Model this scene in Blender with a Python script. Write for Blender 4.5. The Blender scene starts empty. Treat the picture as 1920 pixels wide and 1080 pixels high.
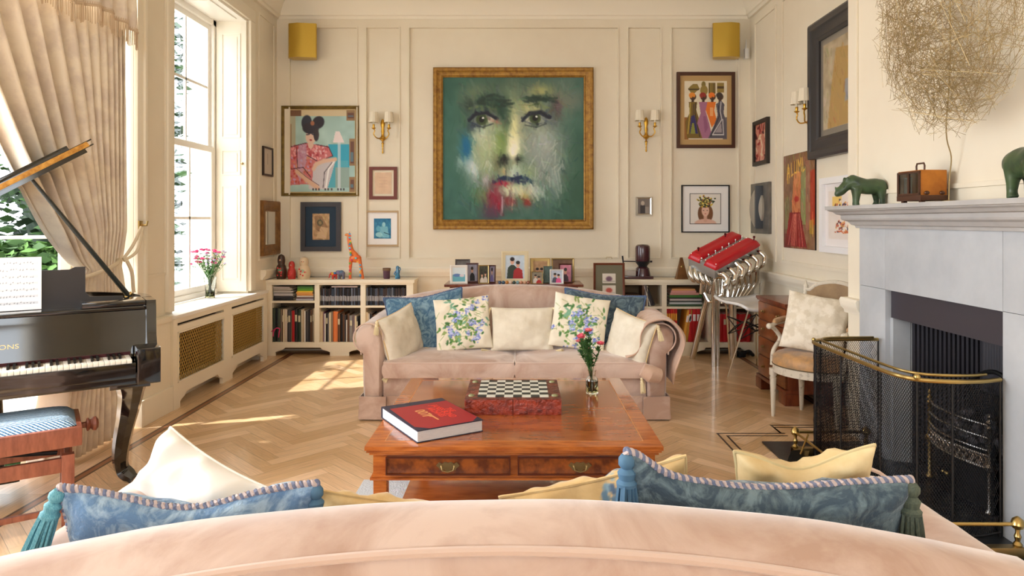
import bpy, bmesh, math, random
import numpy as np
from mathutils import Vector, Matrix, noise as mnoise
random.seed(7)
rng = np.random.default_rng(5)
PI = math.pi
S = bpy.context.scene
COL = S.collection
# ------------------------------------------------------------ camera, sky, sun, lights, exposure
FPX, CX, CY, CAMZ = 1280.0, 973.0, 414.0, 1.4
cd = bpy.data.cameras.new('camera'); cam = bpy.data.objects.new('camera', cd); COL.objects.link(cam)
cam.location = (0, 0, CAMZ); cam.rotation_euler = (PI/2, 0, 0)
cd.sensor_width = 36; cd.lens = 36*FPX/1920; cd.clip_start = .05
cd.shift_x = -(CX-960)/1920; cd.shift_y = -(540-CY)/1920
S.camera = cam
def lin(c):
    c = [x/255 if max(c) > 1.001 else x for x in c[:3]]
    return tuple((x/12.92 if x <= .04045 else ((x+.055)/1.055)**2.4) for x in c)
w = bpy.data.worlds.new('sky'); S.world = w; w.use_nodes = True
bg = w.node_tree.nodes['Background']; bg.inputs['Color'].default_value = (.86, .93, 1, 1); bg.inputs['Strength'].default_value = 4.2
def light(name, kind, loc, rot, energy, color=(1, 1, 1), size=None, size_y=None):
    l = bpy.data.lights.new(name, kind); o = bpy.data.objects.new(name, l); COL.objects.link(o)
    o.location = loc; o.rotation_euler = rot; l.energy = energy; l.color = color
    if kind == 'AREA': l.shape = 'RECTANGLE'; l.size = size; l.size_y = size_y
    return o
sun = light('sun', 'SUN', (-8, 2, 8), (0, 0, 0), 5.5, (1, .95, .88))
sun.data.angle = math.radians(1.2)
sun.rotation_euler = Vector((1.0, .30, -1.10)).to_track_quat('-Z', 'Y').to_euler()
# unseen fill lamp added behind the camera, and daylight at the bay
light('rear_fill_light', 'AREA', (-.2, -2.42, 2.05), (PI/2, 0, 0), 14, (1, .98, .95), 3.6, 2.1)
light('daylight_bay', 'AREA', (-4.0, 2.2, 1.9), (PI/2, 0, -PI/2), 110, (.97, .98, 1), 2.2, 2.3)
S.view_settings.view_transform = 'Standard'; S.view_settings.look = 'None'
S.view_settings.gamma = 1; S.view_settings.use_curve_mapping = False
S.view_settings.exposure = .60
S.cycles.max_bounces = 10; S.cycles.diffuse_bounces = 5; S.cycles.caustics_reflective = False; S.cycles.caustics_refractive = False
# ------------------------------------------------------------ materials
def sock(n, name): return n.inputs[name]
def M(name, rgb, rough=.5, metal=0, col2=None, scale=4, detail=4, stretch=(1, 1, 1), contrast=(.35, .65), bump=0, bscale=60, bstretch=(1, 1, 1),
      spec=.5, coat=0, sheen=0, attr=False, trans=0, alpha=1, emit=0, wave=None, ior=1.45, distort=0):
    m = bpy.data.materials.new(name); m.use_nodes = True; nt = m.node_tree; N = nt.nodes; L = nt.links
    b = N['Principled BSDF']; b.inputs['Roughness'].default_value = rough; b.inputs['Metallic'].default_value = metal
    b.inputs['Specular IOR Level'].default_value = spec; b.inputs['Coat Weight'].default_value = coat; b.inputs['Coat Roughness'].default_value = .08
    b.inputs['Sheen Weight'].default_value = sheen; b.inputs['Sheen Roughness'].default_value = .4; b.inputs['IOR'].default_value = ior
    b.inputs['Transmission Weight'].default_value = trans; b.inputs['Alpha'].default_value = alpha
    c1 = (*lin(rgb), 1); b.inputs['Base Color'].default_value = c1
    if emit: b.inputs['Emission Color'].default_value = c1; b.inputs['Emission Strength'].default_value = emit
    tc = N.new('ShaderNodeTexCoord'); mp = N.new('ShaderNodeMapping'); mp.inputs['Scale'].default_value = stretch; L.new(tc.outputs['Object'], mp.inputs[0])
    src = None
    if attr:
        a = N.new('ShaderNodeAttribute'); a.attribute_name = 'Col'; src = a.outputs['Color']; L.new(src, b.inputs['Base Color'])
    if col2 is not None:
        n = N.new('ShaderNodeTexNoise'); n.inputs['Scale'].default_value = scale; n.inputs['Detail'].default_value = detail; n.inputs['Roughness'].default_value = .6; n.inputs['Distortion'].default_value = distort
        L.new(mp.outputs[0], n.inputs['Vector']); fac = n.outputs['Fac']
        if wave:
            wv = N.new('ShaderNodeTexWave'); wv.inputs['Scale'].default_value = wave; wv.inputs['Distortion'].default_value = 7; wv.inputs['Detail'].default_value = 3
            L.new(mp.outputs[0], wv.inputs['Vector'])
            mm = N.new('ShaderNodeMath'); mm.operation = 'MULTIPLY_ADD'; mm.inputs[1].default_value = .35; L.new(wv.outputs['Fac'], mm.inputs[0])
            m2 = N.new('ShaderNodeMath'); m2.operation = 'MULTIPLY'; m2.inputs[1].default_value = .65; L.new(fac, m2.inputs[0]); L.new(m2.outputs[0], mm.inputs[2]); fac = mm.outputs[0]
        r = N.new('ShaderNodeMapRange'); r.inputs['From Min'].default_value = contrast[0]; r.inputs['From Max'].default_value = contrast[1]; L.new(fac, r.inputs['Value'])
        mx = N.new('ShaderNodeMix'); mx.data_type = 'RGBA'; L.new(r.outputs[0], mx.inputs['Factor'])
        if attr:
            mx.blend_type = 'MULTIPLY'; L.new(src, mx.inputs['A']); mx.inputs['B'].default_value = (*lin(col2), 1)
        else:
            mx.inputs['A'].default_value = c1; mx.inputs['B'].default_value = (*lin(col2), 1)
        L.new(mx.outputs['Result'], b.inputs['Base Color'])
    if bump:
        mb = N.new('ShaderNodeMapping'); mb.inputs['Scale'].default_value = bstretch; L.new(tc.outputs['Object'], mb.inputs[0])
        n2 = N.new('ShaderNodeTexNoise'); n2.inputs['Scale'].default_value = bscale; n2.inputs['Detail'].default_value = 3; L.new(mb.outputs[0], n2.inputs['Vector'])
        bp = N.new('ShaderNodeBump'); bp.inputs['Strength'].default_value = bump; bp.inputs['Distance'].default_value = .01; L.new(n2.outputs['Fac'], bp.inputs['Height'])
        L.new(bp.outputs[0], b.inputs['Normal'])
    return m
MT = {}
def mt(k, *a, **kw):
    if k not in MT: MT[k] = M(k, *a, **kw)
    return MT[k]
def plain(rgb, rough=.6, metal=0, **kw):
    k = 'paint_%d_%d_%d_%d_%d' % (*[int(x) for x in rgb], int(rough*100), int(metal*100)); return mt(k, rgb, rough, metal, **kw)
wall_m = mt('cream_wall_paint', (237, 228, 208), .75, col2=(231, 220, 199), scale=1.2, bump=.05, bscale=30)
trim_m = mt('cream_trim_paint', (241, 233, 215), .5)
white_m = mt('white_gloss_paint', (246, 242, 234), .35)
ceil_m = mt('ceiling_paint', (238, 228, 210), .8)
velvet = mt('pink_beige_velvet', (208, 184, 170), .85, col2=(180, 149, 132), scale=3.2, detail=7, distort=.8, contrast=(.40, .60), sheen=.6, bump=.12, bscale=9)
cream_fab = mt('cream_cloth', (230, 222, 204), .85, col2=(216, 206, 186), scale=9, bump=.3, bscale=22, sheen=.2)
gold_fab = mt('gold_cloth', (208, 174, 118), .55, col2=(226, 200, 150), scale=14, bump=.3, bscale=25, sheen=.3)
blue_fab = mt('blue_chenille', (74, 112, 142), .9, col2=(136, 168, 186), scale=9, detail=5, distort=3.5, contrast=(.42, .62), bump=.5, bscale=90, sheen=.3)
blueg_fab = mt('slate_blue_chenille', (62, 80, 94), .9, col2=(112, 132, 140), scale=9, detail=5, distort=3.5, contrast=(.42, .62), bump=.5, bscale=90, sheen=.3)
rope_m = mt('rope_twist', (196, 186, 186), .8)
rope_b = mt('rope_blue', (82, 104, 140), .8)
yew = mt('polished_yew', (176, 98, 46), .2, col2=(134, 64, 26), scale=6, detail=6, stretch=(1, 3, 3), contrast=(.3, .75), coat=.6)
yew_lt = mt('yew_edge', (196, 112, 46), .25, col2=(150, 74, 26), scale=8, stretch=(1, 6, 6), coat=.5)
burl = mt('burl_veneer', (150, 78, 26), .28, col2=(88, 38, 12), scale=16, detail=8, contrast=(.4, .6), coat=.5)
mahog = mt('mahogany', (128, 62, 34), .3, col2=(92, 38, 20), scale=5, stretch=(4, 4, 1), coat=.4)
blackg = mt('black_piano_lacquer', (10, 10, 12), .06, coat=1)
ironm = mt('black_iron', (34, 34, 36), .5, metal=.6)
brass = mt('brass', (184, 158, 100), .28, metal=1)
abrass = mt('aged_brass', (156, 134, 92), .38, metal=1)
chrome = mt('chrome', (225, 222, 215), .1, metal=1)
silver = mt('silver_metal', (196, 192, 182), .28, metal=1)
gilt = mt('gilt_frame_wood', (164, 122, 50), .42, metal=.35, col2=(120, 80, 30), scale=20, contrast=(.4, .7))
stone = mt('pale_grey_stone', (190, 193, 197), .55, col2=(174, 178, 183), scale=3, bump=.04, bscale=40)
artm = mt('painted_picture', (255, 255, 255), .55, attr=True)
glassm = mt('clear_glass', (250, 255, 252), .02, trans=1, ior=1.45)
pagem = mt('book_pages', (228, 222, 208), .8, col2=(206, 198, 182), scale=40, stretch=(1, 1, 30))
blackm = plain((26, 24, 24), .5)
# ------------------------------------------------------------ geometry helpers
class MB:
    def __init__(s): s.bm = bmesh.new(); s.mats = []; s.cur = 0
    def m(s, mat):
        if mat not in s.mats: s.mats.append(mat)
        s.cur = s.mats.index(mat); return s
    def _add(s, vs, fs, X=None):
        V = [s.bm.verts.new(X @ Vector(v) if X else v) for v in vs]
        for f in fs:
            try: s.bm.faces.new([V[i] for i in f]).material_index = s.cur
            except ValueError: pass
        return V
    def box(s, x0, x1, y0, y1, z0, z1, bev=0, X=None):
        vs = [(x, y, z) for x in (x0, x1) for y in (y0, y1) for z in (z0, z1)]
        fs = [(0, 1, 3, 2), (4, 6, 7, 5), (0, 4, 5, 1), (2, 3, 7, 6), (0, 2, 6, 4), (1, 5, 7, 3)]
        if bev <= 0: s._add(vs, fs, X); return s
        t = bmesh.new(); V = [t.verts.new(v) for v in vs]
        for f in fs: t.faces.new([V[i] for i in f])
        bmesh.ops.bevel(t, geom=t.edges[:], offset=bev, segments=2, profile=.7, affect='EDGES')
        t.verts.index_update()
        s._add([v.co.copy() for v in t.verts], [[v.index for v in f.verts] for f in t.faces], X); t.free(); return s
    def prism(s, poly, a0, a1, axis='z', X=None):
        n = len(poly)
        def q(p, a): return (p[0], p[1], a) if axis == 'z' else ((a, p[0], p[1]) if axis == 'x' else (p[0], a, p[1]))
        vs = [q(p, a0) for p in poly]+[q(p, a1) for p in poly]
        fs = [tuple(range(n))[::-1], tuple(range(n, 2*n))]+[(i, (i+1) % n, n+(i+1) % n, n+i) for i in range(n)]
        s._add(vs, fs, X); return s
    def grid(s, rows, cu=False, cv=False, X=None, capu=False):
        nu, nv = len(rows), len(rows[0]); vs = [p for r in rows for p in r]; fs = []
        for i in range(nu-(0 if cu else 1)):
            for j in range(nv-(0 if cv else 1)):
                fs.append((i*nv+j, ((i+1) % nu)*nv+j, ((i+1) % nu)*nv+(j+1) % nv, i*nv+(j+1) % nv))
        if capu: fs += [tuple(range(nv))[::-1], tuple(range((nu-1)*nv, nu*nv))]
        s._add(vs, fs, X); return s
    def lathe(s, prof, o=(0, 0, 0), n=16, X=None, sx=1, sy=1):
        T = Matrix.Translation(o); T = X @ T if X else T
        rows = [[(max(r, .0002)*math.cos(2*PI*k/n)*sx, max(r, .0002)*math.sin(2*PI*k/n)*sy, z) for k in range(n)] for r, z in prof]
        return s.grid(rows, cv=True, X=T, capu=True)
    def tube(s, pts, r, n=8, closed=False, X=None):
        pts = [Vector(p) for p in pts]; m = len(pts); R = r if isinstance(r, (list, tuple)) else [r]*m
        rows = []; prev = None
        for i in range(m):
            a = pts[(i-1) % m] if (closed or i > 0) else pts[i]; b = pts[(i+1) % m] if (closed or i < m-1) else pts[i]
            t = (b-a)
            if t.length < 1e-9: t = Vector((0, 0, 1))
            t.normalize()
            if prev is None: up = Vector((0, 0, 1)) if abs(t.z) < .9 else Vector((1, 0, 0)); u = t.cross(up).normalized()
            else:
                u = prev-t*prev.dot(t)
                if u.length < 1e-6: u = t.cross(Vector((.3, .5, .8)))
                u.normalize()
            prev = u; v = t.cross(u)
            rows.append([pts[i]+(u*math.cos(2*PI*k/n)+v*math.sin(2*PI*k/n))*R[i] for k in range(n)])
        return s.grid(rows, cu=closed, cv=True, X=X, capu=not closed)
    def ball(s, c, r, n=12, X=None):
        r = r if isinstance(r, (tuple, list)) else (r, r, r)
        rows = []
        for i in range(n//2+1):
            t = PI*i/(n//2); q = max(math.sin(t), .002)
            rows.append([(c[0]+r[0]*q*math.cos(2*PI*k/n), c[1]+r[1]*q*math.sin(2*PI*k/n), c[2]+r[2]*math.cos(t)) for k in range(n)])
        return s.grid(rows, cv=True, X=X, capu=True)
    def mesh(s, name, ang=35):
        bmesh.ops.recalc_face_normals(s.bm, faces=s.bm.faces[:])
        me = bpy.data.meshes.new(name); s.bm.to_mesh(me); s.bm.free()
        for m in s.mats: me.materials.append(m)
        me.polygons.foreach_set('use_smooth', [True]*len(me.polygons)); me.set_sharp_from_angle(angle=math.radians(ang))
        return me
    def build(s, name, mat=None, parent=None, loc=None, rot=None, ang=35, kind=None):
        if mat is not None and not s.mats: s.mats.append(mat)
        o = bpy.data.objects.new(name, s.mesh(name, ang)); COL.objects.link(o)
        if parent: o.parent = parent
        if loc: o.location = loc
        if rot: o.rotation_euler = rot
        if kind: o['kind'] = kind
        return o
def tag(o, label=None, cat=None, group=None, kind=None):
    if label: o['label'] = label
    if cat: o['category'] = cat
    if group: o['group'] = group
    if kind: o['kind'] = kind
    return o
def thing(name, label, cat, loc=(0, 0, 0), rotz=0, group=None, rot=None):
    o = bpy.data.objects.new(name, None); COL.objects.link(o); o.location = loc; o.empty_display_size = .1
    o.rotation_euler = rot if rot else (0, 0, rotz)
    return tag(o, label, cat, group)
def dup(root, loc, label=None, group=None, rot=None):
    r = root.copy(); COL.objects.link(r); r.location = loc
    if rot: r.rotation_euler = rot
    if label: r['label'] = label
    if group: r['group'] = group
    for ch in list(root.children):
        c = ch.copy(); COL.objects.link(c); c.parent = r
        for g in list(ch.children):
            d = g.copy(); COL.objects.link(d); d.parent = c
    return r
def P(px, py, Y): return Vector(((px-CX)*Y/FPX, Y, CAMZ-(py-CY)*Y/FPX))
def PX(px, py, X):  # point on a plane of constant X
    Y = X*FPX/(px-CX); return Vector((X, Y, CAMZ-(py-CY)*Y/FPX))
def cat_rom(pts, n=6, closed=False):
    pts = [Vector(p) for p in pts]; m = len(pts); out = []
    for i in range(m if closed else m-1):
        p1, p2 = pts[i], pts[(i+1) % m]
        p0 = pts[(i-1) % m] if (closed or i > 0) else p1*2-p2
        p3 = pts[(i+2) % m] if (closed or i < m-2) else p2*2-p1
        for k in range(n):
            t = k/n; out.append(.5*((2*p1)+(p2-p0)*t+(2*p0-5*p1+4*p2-p3)*t*t+(3*p1-p0-3*p2+p3)*t**3))
    if not closed: out.append(pts[-1])
    return out
def text(s, size, mat, parent, X, depth=.0006, name='lettering', sx=1, bold=0):
    cu = bpy.data.curves.new(name, 'FONT'); cu.body = s; cu.size = size; cu.extrude = depth; cu.align_x = 'CENTER'; cu.align_y = 'CENTER'; cu.offset = bold
    o = bpy.data.objects.new(name, cu); COL.objects.link(o)
    me = bpy.data.meshes.new_from_object(o.evaluated_get(bpy.context.evaluated_depsgraph_get())); bpy.data.objects.remove(o)
    me.transform(X @ Matrix.Diagonal((sx, 1, 1, 1))); me.materials.clear(); me.materials.append(mat)
    q = bpy.data.objects.new(name, me); COL.objects.link(q); q.parent = parent; return q
# canvas painter: colours of the pictures themselves, stored per vertex
class Canvas:
    def __init__(s, w, h, bgc): s.w, s.h = w, h; s.a = np.zeros((h, w, 3)); s.a[:] = bgc; yy, xx = np.mgrid[0:h, 0:w]; s.x = xx/(w-1); s.y = yy/(h-1)
    def mix(s, m, c): m = np.clip(m, 0, 1)[..., None]; s.a = s.a*(1-m)+np.array(c, float)*m; return s
    def ell(s, cx, cy, rx, ry, c, ang=0, soft=.15, op=1):
        t = math.radians(ang); dx, dy = s.x-cx, s.y-cy; u = (dx*math.cos(t)+dy*math.sin(t))/rx; v = (-dx*math.sin(t)+dy*math.cos(t))/ry
        return s.mix(op*(1-np.sqrt(u*u+v*v))/soft+.5*op if soft < .5 else op*np.exp(-(u*u+v*v)*1.2), c)
    def glow(s, cx, cy, rx, ry, c, op=1, ang=0): return s.ell(cx, cy, rx, ry, c, ang, 1, op)
    def rect(s, x0, y0, x1, y1, c, op=1): return s.mix(((s.x >= x0) & (s.x <= x1) & (s.y >= y0) & (s.y <= y1))*float(op), c)
    def line(s, pts, wd, c, op=1):
        for (x0, y0), (x1, y1) in zip(pts, pts[1:]):
            dx, dy = x1-x0, y1-y0; L = dx*dx+dy*dy+1e-9; t = np.clip(((s.x-x0)*dx+(s.y-y0)*dy)/L, 0, 1)
            d = np.hypot(s.x-x0-t*dx, s.y-y0-t*dy); s.mix(op*np.clip((wd-d)/(wd*.6)+.2, 0, 1), c)
        return s
    def poly(s, pts, c, op=1):
        ins = np.zeros(s.x.shape, bool); n = len(pts)
        for i in range(n):
            x0, y0 = pts[i]; x1, y1 = pts[(i+1) % n]
            if y0 == y1: continue
            ins ^= ((y0 > s.y) != (y1 > s.y)) & (s.x < (x1-x0)*(s.y-y0)/(y1-y0)+x0)
        return s.mix(ins*float(op), c)
    def noise(s, amp, cell=6):
        r = rng.normal(size=(s.h//cell+2, s.w//cell+2, 1))*amp
        yi = s.y*(r.shape[0]-1.01); xi = s.x*(r.shape[1]-1.01); y0 = yi.astype(int); x0 = xi.astype(int); fy = (yi-y0)[..., None]; fx = (xi-x0)[..., None]
        s.a = s.a+(r[y0, x0]*(1-fy)*(1-fx)+r[y0+1, x0]*fy*(1-fx)+r[y0, x0+1]*(1-fy)*fx+r[y0+1, x0+1]*fy*fx); return s
    def strokes(s, n, L, wd, jit, region=None, angs=(-60, 60), op=.5):
        for _ in range(n):
            cx, cy = rng.uniform(region[0], region[2]), rng.uniform(region[1], region[3]); an = math.radians(rng.uniform(*angs)); l = L*rng.uniform(.4, 1)
            j = min(s.h-1, int(cy*(s.h-1))); i = min(s.w-1, int(cx*(s.w-1)))
            c = s.a[j, i]+rng.normal(size=3)*jit*.5+rng.normal()*jit
            s.line([(cx-l*math.cos(an), cy-l*math.sin(an)), (cx+l*math.cos(an), cy+l*math.sin(an))], wd*rng.uniform(.5, 1.2), c, op)
        return s
    def mesh(s, name, w, h, y=0.0, mat=None):
        W, H = s.w, s.h
        xs = (s.x-.5)*w; zs = (.5-s.y)*h
        co = np.stack([xs, np.full_like(xs, y), zs], -1).reshape(-1, 3)
        i, j = np.meshgrid(np.arange(W-1), np.arange(H-1)); k = (j*W+i).ravel()
        f = np.stack([k, k+W, k+W+1, k+1], -1)
        me = bpy.data.meshes.new(name); me.from_pydata(co.tolist(), [], f.tolist())
        a = me.color_attributes.new('Col', 'FLOAT_COLOR', 'POINT')
        c = np.clip(s.a, 0, 255)/255; c = np.where(c <= .04045, c/12.92, ((c+.055)/1.055)**2.4)
        a.data.foreach_set('color', np.concatenate([c, np.ones((H, W, 1))], -1).reshape(-1).astype(np.float32))
        me.materials.append(mat or artm); return me
# ============================================================ ROOM SHELL
XL, XR, YB, YF, ZC = -2.62, 2.50, 7.41, -2.5, 3.95
def struct(mb, name, mat, **k): return mb.build(name, mat, kind='structure', **k)
# floor: herringbone blocks with an inlaid border
def clip(poly, x0, x1, y0, y1):
    for ax, lim, sg in ((0, x0, 1), (0, x1, -1), (1, y0, 1), (1, y1, -1)):
        out = []
        for i in range(len(poly)):
            a, b = poly[i], poly[(i+1) % len(poly)]; da, db = (a[ax]-lim)*sg, (b[ax]-lim)*sg
            if da >= 0: out.append(a)
            if (da >= 0) != (db >= 0): t = da/(da-db); out.append(tuple(a[k]+(b[k]-a[k])*t for k in range(4)))
        poly = out
        if len(poly) < 3: return None
    return poly
fv, ff, fc, fuv = [], [], [], []
def floor_poly(poly, col):
    b = len(fv); fv.extend((p[0], p[1], 0) for p in poly); ff.append(tuple(range(b, b+len(poly)))); fc.extend([col]*len(poly)); fuv.extend((p[2], p[3]) for p in poly)
def plank(cx, cy, ax, ay, l, wd, box):
    bx, by = -ay, ax; o = rng.uniform(0, 50)
    q = [(cx+ax*s*l/2+bx*t*wd/2, cy+ay*s*l/2+by*t*wd/2, o+(s+1)*l/2, (t+1)/2) for s, t in ((-1, -1), (1, -1), (1, 1), (-1, 1))]
    q = clip(q, *box)
    if q:
        v = rng.uniform(-1, 1); base = np.array([222, 186, 142])+v*np.array([13, 15, 18])+rng.uniform(0, 1)**4*np.array([14, 16, 22])
        if sum((q[i][0]*q[(i+1) % len(q)][1]-q[(i+1) % len(q)][0]*q[i][1]) for i in range(len(q))) < 0: q = q[::-1]
        floor_poly(q, tuple(base))
pl_l, pl_w = .50, .0834; r2 = math.sqrt(.5)
inner = (-2.37, 2.25, -2.5, 7.2)
def H2W(a, b): return ((a-b)*r2, (a+b)*r2+2.5)
for i in range(-95, 96):
    for j in range(-14, 15):
        a0, b0 = i*pl_w+j*pl_l, i*pl_w-j*pl_l
        for ca, cb, da, db in ((a0+pl_l/2, b0+pl_w/2, 1, 0), (a0+pl_l+pl_w/2, b0+pl_w-pl_l/2, 0, 1)):
            x, y = H2W(ca, cb)
            if -2.9 < x < 2.9 and -3 < y < 7.8: plank(x, y, (da-db)*r2, (da+db)*r2, pl_l, pl_w, inner)
for x0, x1 in ((-2.7, -2.43), (2.31, 2.75)):
    y = -2.5
    while y < 7.45:
        n = max(1, round((x1-x0)/.09))
        for k in range(n): plank((x0+(k+.5)*(x1-x0)/n), y+.6, 0, 1, 1.2, (x1-x0)/n, (x0, x1, -2.5, 7.45))
        y += 1.2
for x in np.arange(-2.7, 2.75, 1.2):
    for k in range(2): plank(x+.6, 7.26+.1*k+.05, 1, 0, 1.2, .1, (-2.43, 2.31, 7.26, 7.45))
for x in np.arange(-4.6, -2.7, 1.0):
    for k in range(44): plank(x+.5, .8+.09*k, 1, 0, 1.0, .09, (-4.5, -2.7, .8, 4.66))
D, T = (70, 44, 30), (206, 160, 108)
def strip(x0, x1, y0, y1, c): floor_poly([(x0, y0, 0, .5), (x1, y0, 1, .5), (x1, y1, 1, .5), (x0, y1, 0, .5)], c)
for xa in (-2.43, 2.25):
    for k, (a, b, c) in enumerate(((0, .014, D), (.014, .046, (150, 96, 60)), (.046, .06, D))): strip(xa+a, xa+b, -2.5, 7.26, c)
for a, b, c in ((0, .014, D), (.014, .046, (150, 96, 60)), (.046, .06, D)): strip(-2.37, 2.25, 7.2+a, 7.2+b, c)
me = bpy.data.meshes.new('floor'); me.from_pydata(fv, [], ff)
ca = me.color_attributes.new('Col', 'FLOAT_COLOR', 'CORNER'); uv = me.uv_layers.new(name='UVMap')
order = [l.vertex_index for l in me.loops]
ca.data.foreach_set('color', np.array([(*lin(fc[k]), 1) for k in order], np.float32).ravel()); uv.data.foreach_set('uv', np.array([fuv[k] for k in order], np.float32).ravel())
fm = M('oak_herringbone', (200, 150, 100), .32, attr=True, coat=.25); nt = fm.node_tree; N, L = nt.nodes, nt.links
u = N.new('ShaderNodeUVMap'); sp = N.new('ShaderNodeSeparateXYZ'); L.new(u.outputs[0], sp.inputs[0])
e = N.new('ShaderNodeMath'); e.operation = 'PINGPONG'; e.inputs[1].default_value = .5; L.new(sp.outputs['Y'], e.inputs[0])
g = N.new('ShaderNodeMath'); g.operation = 'GREATER_THAN'; g.inputs[1].default_value = .018; L.new(e.outputs[0], g.inputs[0])
mpv = N.new('ShaderNodeMapping'); mpv.inputs['Scale'].default_value = (5, 6, 1); L.new(u.outputs[0], mpv.inputs[0])
nz = N.new('ShaderNodeTexNoise'); nz.inputs['Scale'].default_value = 1.6; nz.inputs['Detail'].default_value = 6; L.new(mpv.outputs[0], nz.inputs['Vector'])
mr = N.new('ShaderNodeMapRange'); mr.inputs['From Min'].default_value = .3; mr.inputs['From Max'].default_value = .7; mr.inputs['To Min'].default_value = .82; mr.inputs['To Max'].default_value = 1.08; L.new(nz.outputs['Fac'], mr.inputs[0])
mg = N.new('ShaderNodeMapRange'); mg.inputs['To Min'].default_value = .55; L.new(g.outputs[0], mg.inputs[0])
mu = N.new('ShaderNodeMath'); mu.operation = 'MULTIPLY'; L.new(mr.outputs[0], mu.inputs[0]); L.new(mg.outputs[0], mu.inputs[1])
at = [n for n in N if n.type == 'ATTRIBUTE'][0]; vm = N.new('ShaderNodeVectorMath'); vm.operation = 'SCALE'; L.new(at.outputs['Color'], vm.inputs[0]); L.new(mu.outputs[0], vm.inputs['Scale'])
L.new(vm.outputs[0], N['Principled BSDF'].inputs['Base Color'])
me.materials.append(fm); fo = bpy.data.objects.new('floor', me); COL.objects.link(fo); fo['kind'] = 'structure'
# inlaid border round the hearth
mb = MB(); inl = mt('inlay_dark_wood', (60, 38, 26), .35)
for off in (0, .05):
    for x0, x1, y0, y1 in ((1.30+off, 1.312+off, 2.3, 4.50-off), (1.30+off, 1.75, 4.488-off, 4.50-off), (1.72-off*.0, 1.732, 4.5, 4.68-off), (1.72, 2.25, 4.668-off, 4.68-off)):
        mb.box(x0, x1, y0, y1, .0003, .0016)
struct(mb, 'trim_1', inl)
mb = MB().box(1.53, 2.2, 2.70, 4.30, .0005, .012, .003)
struct(mb, 'trim_2', mt('black_slate_hearth', (30, 32, 36), .35, col2=(46, 48, 52), scale=8))
struct(MB().box(-2.75, 2.65, YF, YB+.15, ZC, ZC+.1).box(-4.6, -2.75, .8, 4.8, 3.3, 3.4), 'ceiling', ceil_m)
# back wall with raised panelling
def PZ(py): return CAMZ-(py-CY)/172.7
def BX(px): return (px-CX)/172.7
mb = MB().box(-2.75, 2.65, YB, YB+.15, 0, ZC)
fr = YB-.022
xs = [(-2.62, BX(543)), (BX(672), BX(686)), (BX(751), BX(766)), (BX(1160), BX(1175)), (BX(1240), BX(1256)), (BX(1385), 2.5)]
for a, b in xs: mb.box(a, b, fr, YB, .90, 3.60)
for (a, b), (c, d) in zip(xs, xs[1:]):
    mb.box(b, c, fr, YB, 3.50, 3.60); mb.box(b, c, fr, YB, .90, .99)
    for x0, x1, z0, z1 in ((b, b+.014, .99, 3.50), (c-.014, c, .99, 3.50), (b+.014, c-.014, 3.486, 3.50), (b+.014, c-.014, .99, 1.004)): mb.box(x0, x1, YB-.032, YB, z0, z1, .004)
struct(mb, 'wall_back', wall_m)
def rail(prof, where, name):   # prof: (distance from wall, z)
    mb = MB()
    for wside, a0, a1 in where:
        if wside == 'B': mb.prism([(YB-d, z) for d, z in prof], a0, a1, 'x')
        if wside == 'L': mb.prism([(XL+d, z) for d, z in prof], a0, a1, 'y')
        if wside == 'R': mb.prism([(XR-d, z) for d, z in prof], a0, a1, 'y')
        if wside == 'C': mb.prism([(2.17-d, z) for d, z in prof], a0, a1, 'y')
    return struct(mb, name, trim_m)
corn = [(0, 3.58), (.03, 3.58), (.035, 3.61), (.05, 3.62), (.055, 3.66), (.09, 3.72), (.15, 3.79), (.20, 3.81), (.205, 3.85), (.24, 3.87), (.25, 3.91), (.30, 3.93), (.30, 3.95), (0, 3.95)]
rail(corn, (('B', XL, XR), ('L', YF, YB-.05), ('R', 4.55, YB-.05), ('C', 1.4, 4.5)), 'trim_3')
dado = [(0, .80), (.025, .80), (.03, .82), (.05, .84), (.055, .86), (.06, .885), (.05, .90), (0, .90)]
rail(dado, (('B', XL, XR), ('L', 6.92, YB-.06), ('R', 4.5, YB-.06), ('C', 4.28, 4.5)), 'trim_4')
base = [(0, 0), (.03, 0), (.03, .15), (.022, .17), (.018, .19), (0, .19)]
rail(base, (('B', XL, XR), ('R', 4.5, YB-.03)), 'baseboard_back')
# left wall: pier, bay opening and window opening
bayA, bayB = 1.1, 4.64; wA, wB, wz0, wz1 = 5.14, 6.60, .70, 3.34
mb = MB().box(XL-.14, XL, YF, bayA, 0, ZC).box(XL-.14, XL, bayA, bayB, 3.2, ZC).box(XL-.5, XL, bayB, wA, .67, ZC).box(XL-.5, XL, bayB, 5.05, 0, .67)
mb.box(XL-.5, XL-.07, 5.05, 6.88, 0, .67).box(XL-.5, XL, 6.88, YB+.1, 0, .67).box(XL-.5, XL, wA, wB, wz1, ZC).box(XL-.5, XL, wB, YB+.1, .67, ZC)
for y0, y1 in ((4.78, 5.06), (6.86, 7.30)):
    for a, b, c, d in ((y0, y0+.02, 1.0, 3.5), (y1-.02, y1, 1.0, 3.5), (y0+.02, y1-.02, 1.0, 1.02), (y0+.02, y1-.02, 3.48, 3.5)): mb.box(XL, XL+.012, a, b, c, d, .003)
struct(mb, 'wall_left', wall_m)
mb = MB()   # architrave round the bay opening and the window
for y0, y1, z0, z1 in ((bayB, bayB+.10, .19, 3.3), (bayA-.1, bayA, 0, 3.3), (bayA, bayB, 3.2, 3.3)):
    mb.box(XL, XL+.03, y0, y1, z0, z1, .006).box(XL, XL+.045, y1-.03 if z0 < 3 else y0, y1, z0 if z0 < 3 else 3.27, z1, .006)
for y0, y1, z0, z1 in ((wA-.09, wA-.002, .72, wz1), (wB+.002, wB+.12, .72, wz1), (wA-.09, wB+.12, wz1+.001, 3.46)): mb.box(XL, XL+.03, y0, y1, z0, z1, .008)
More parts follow.
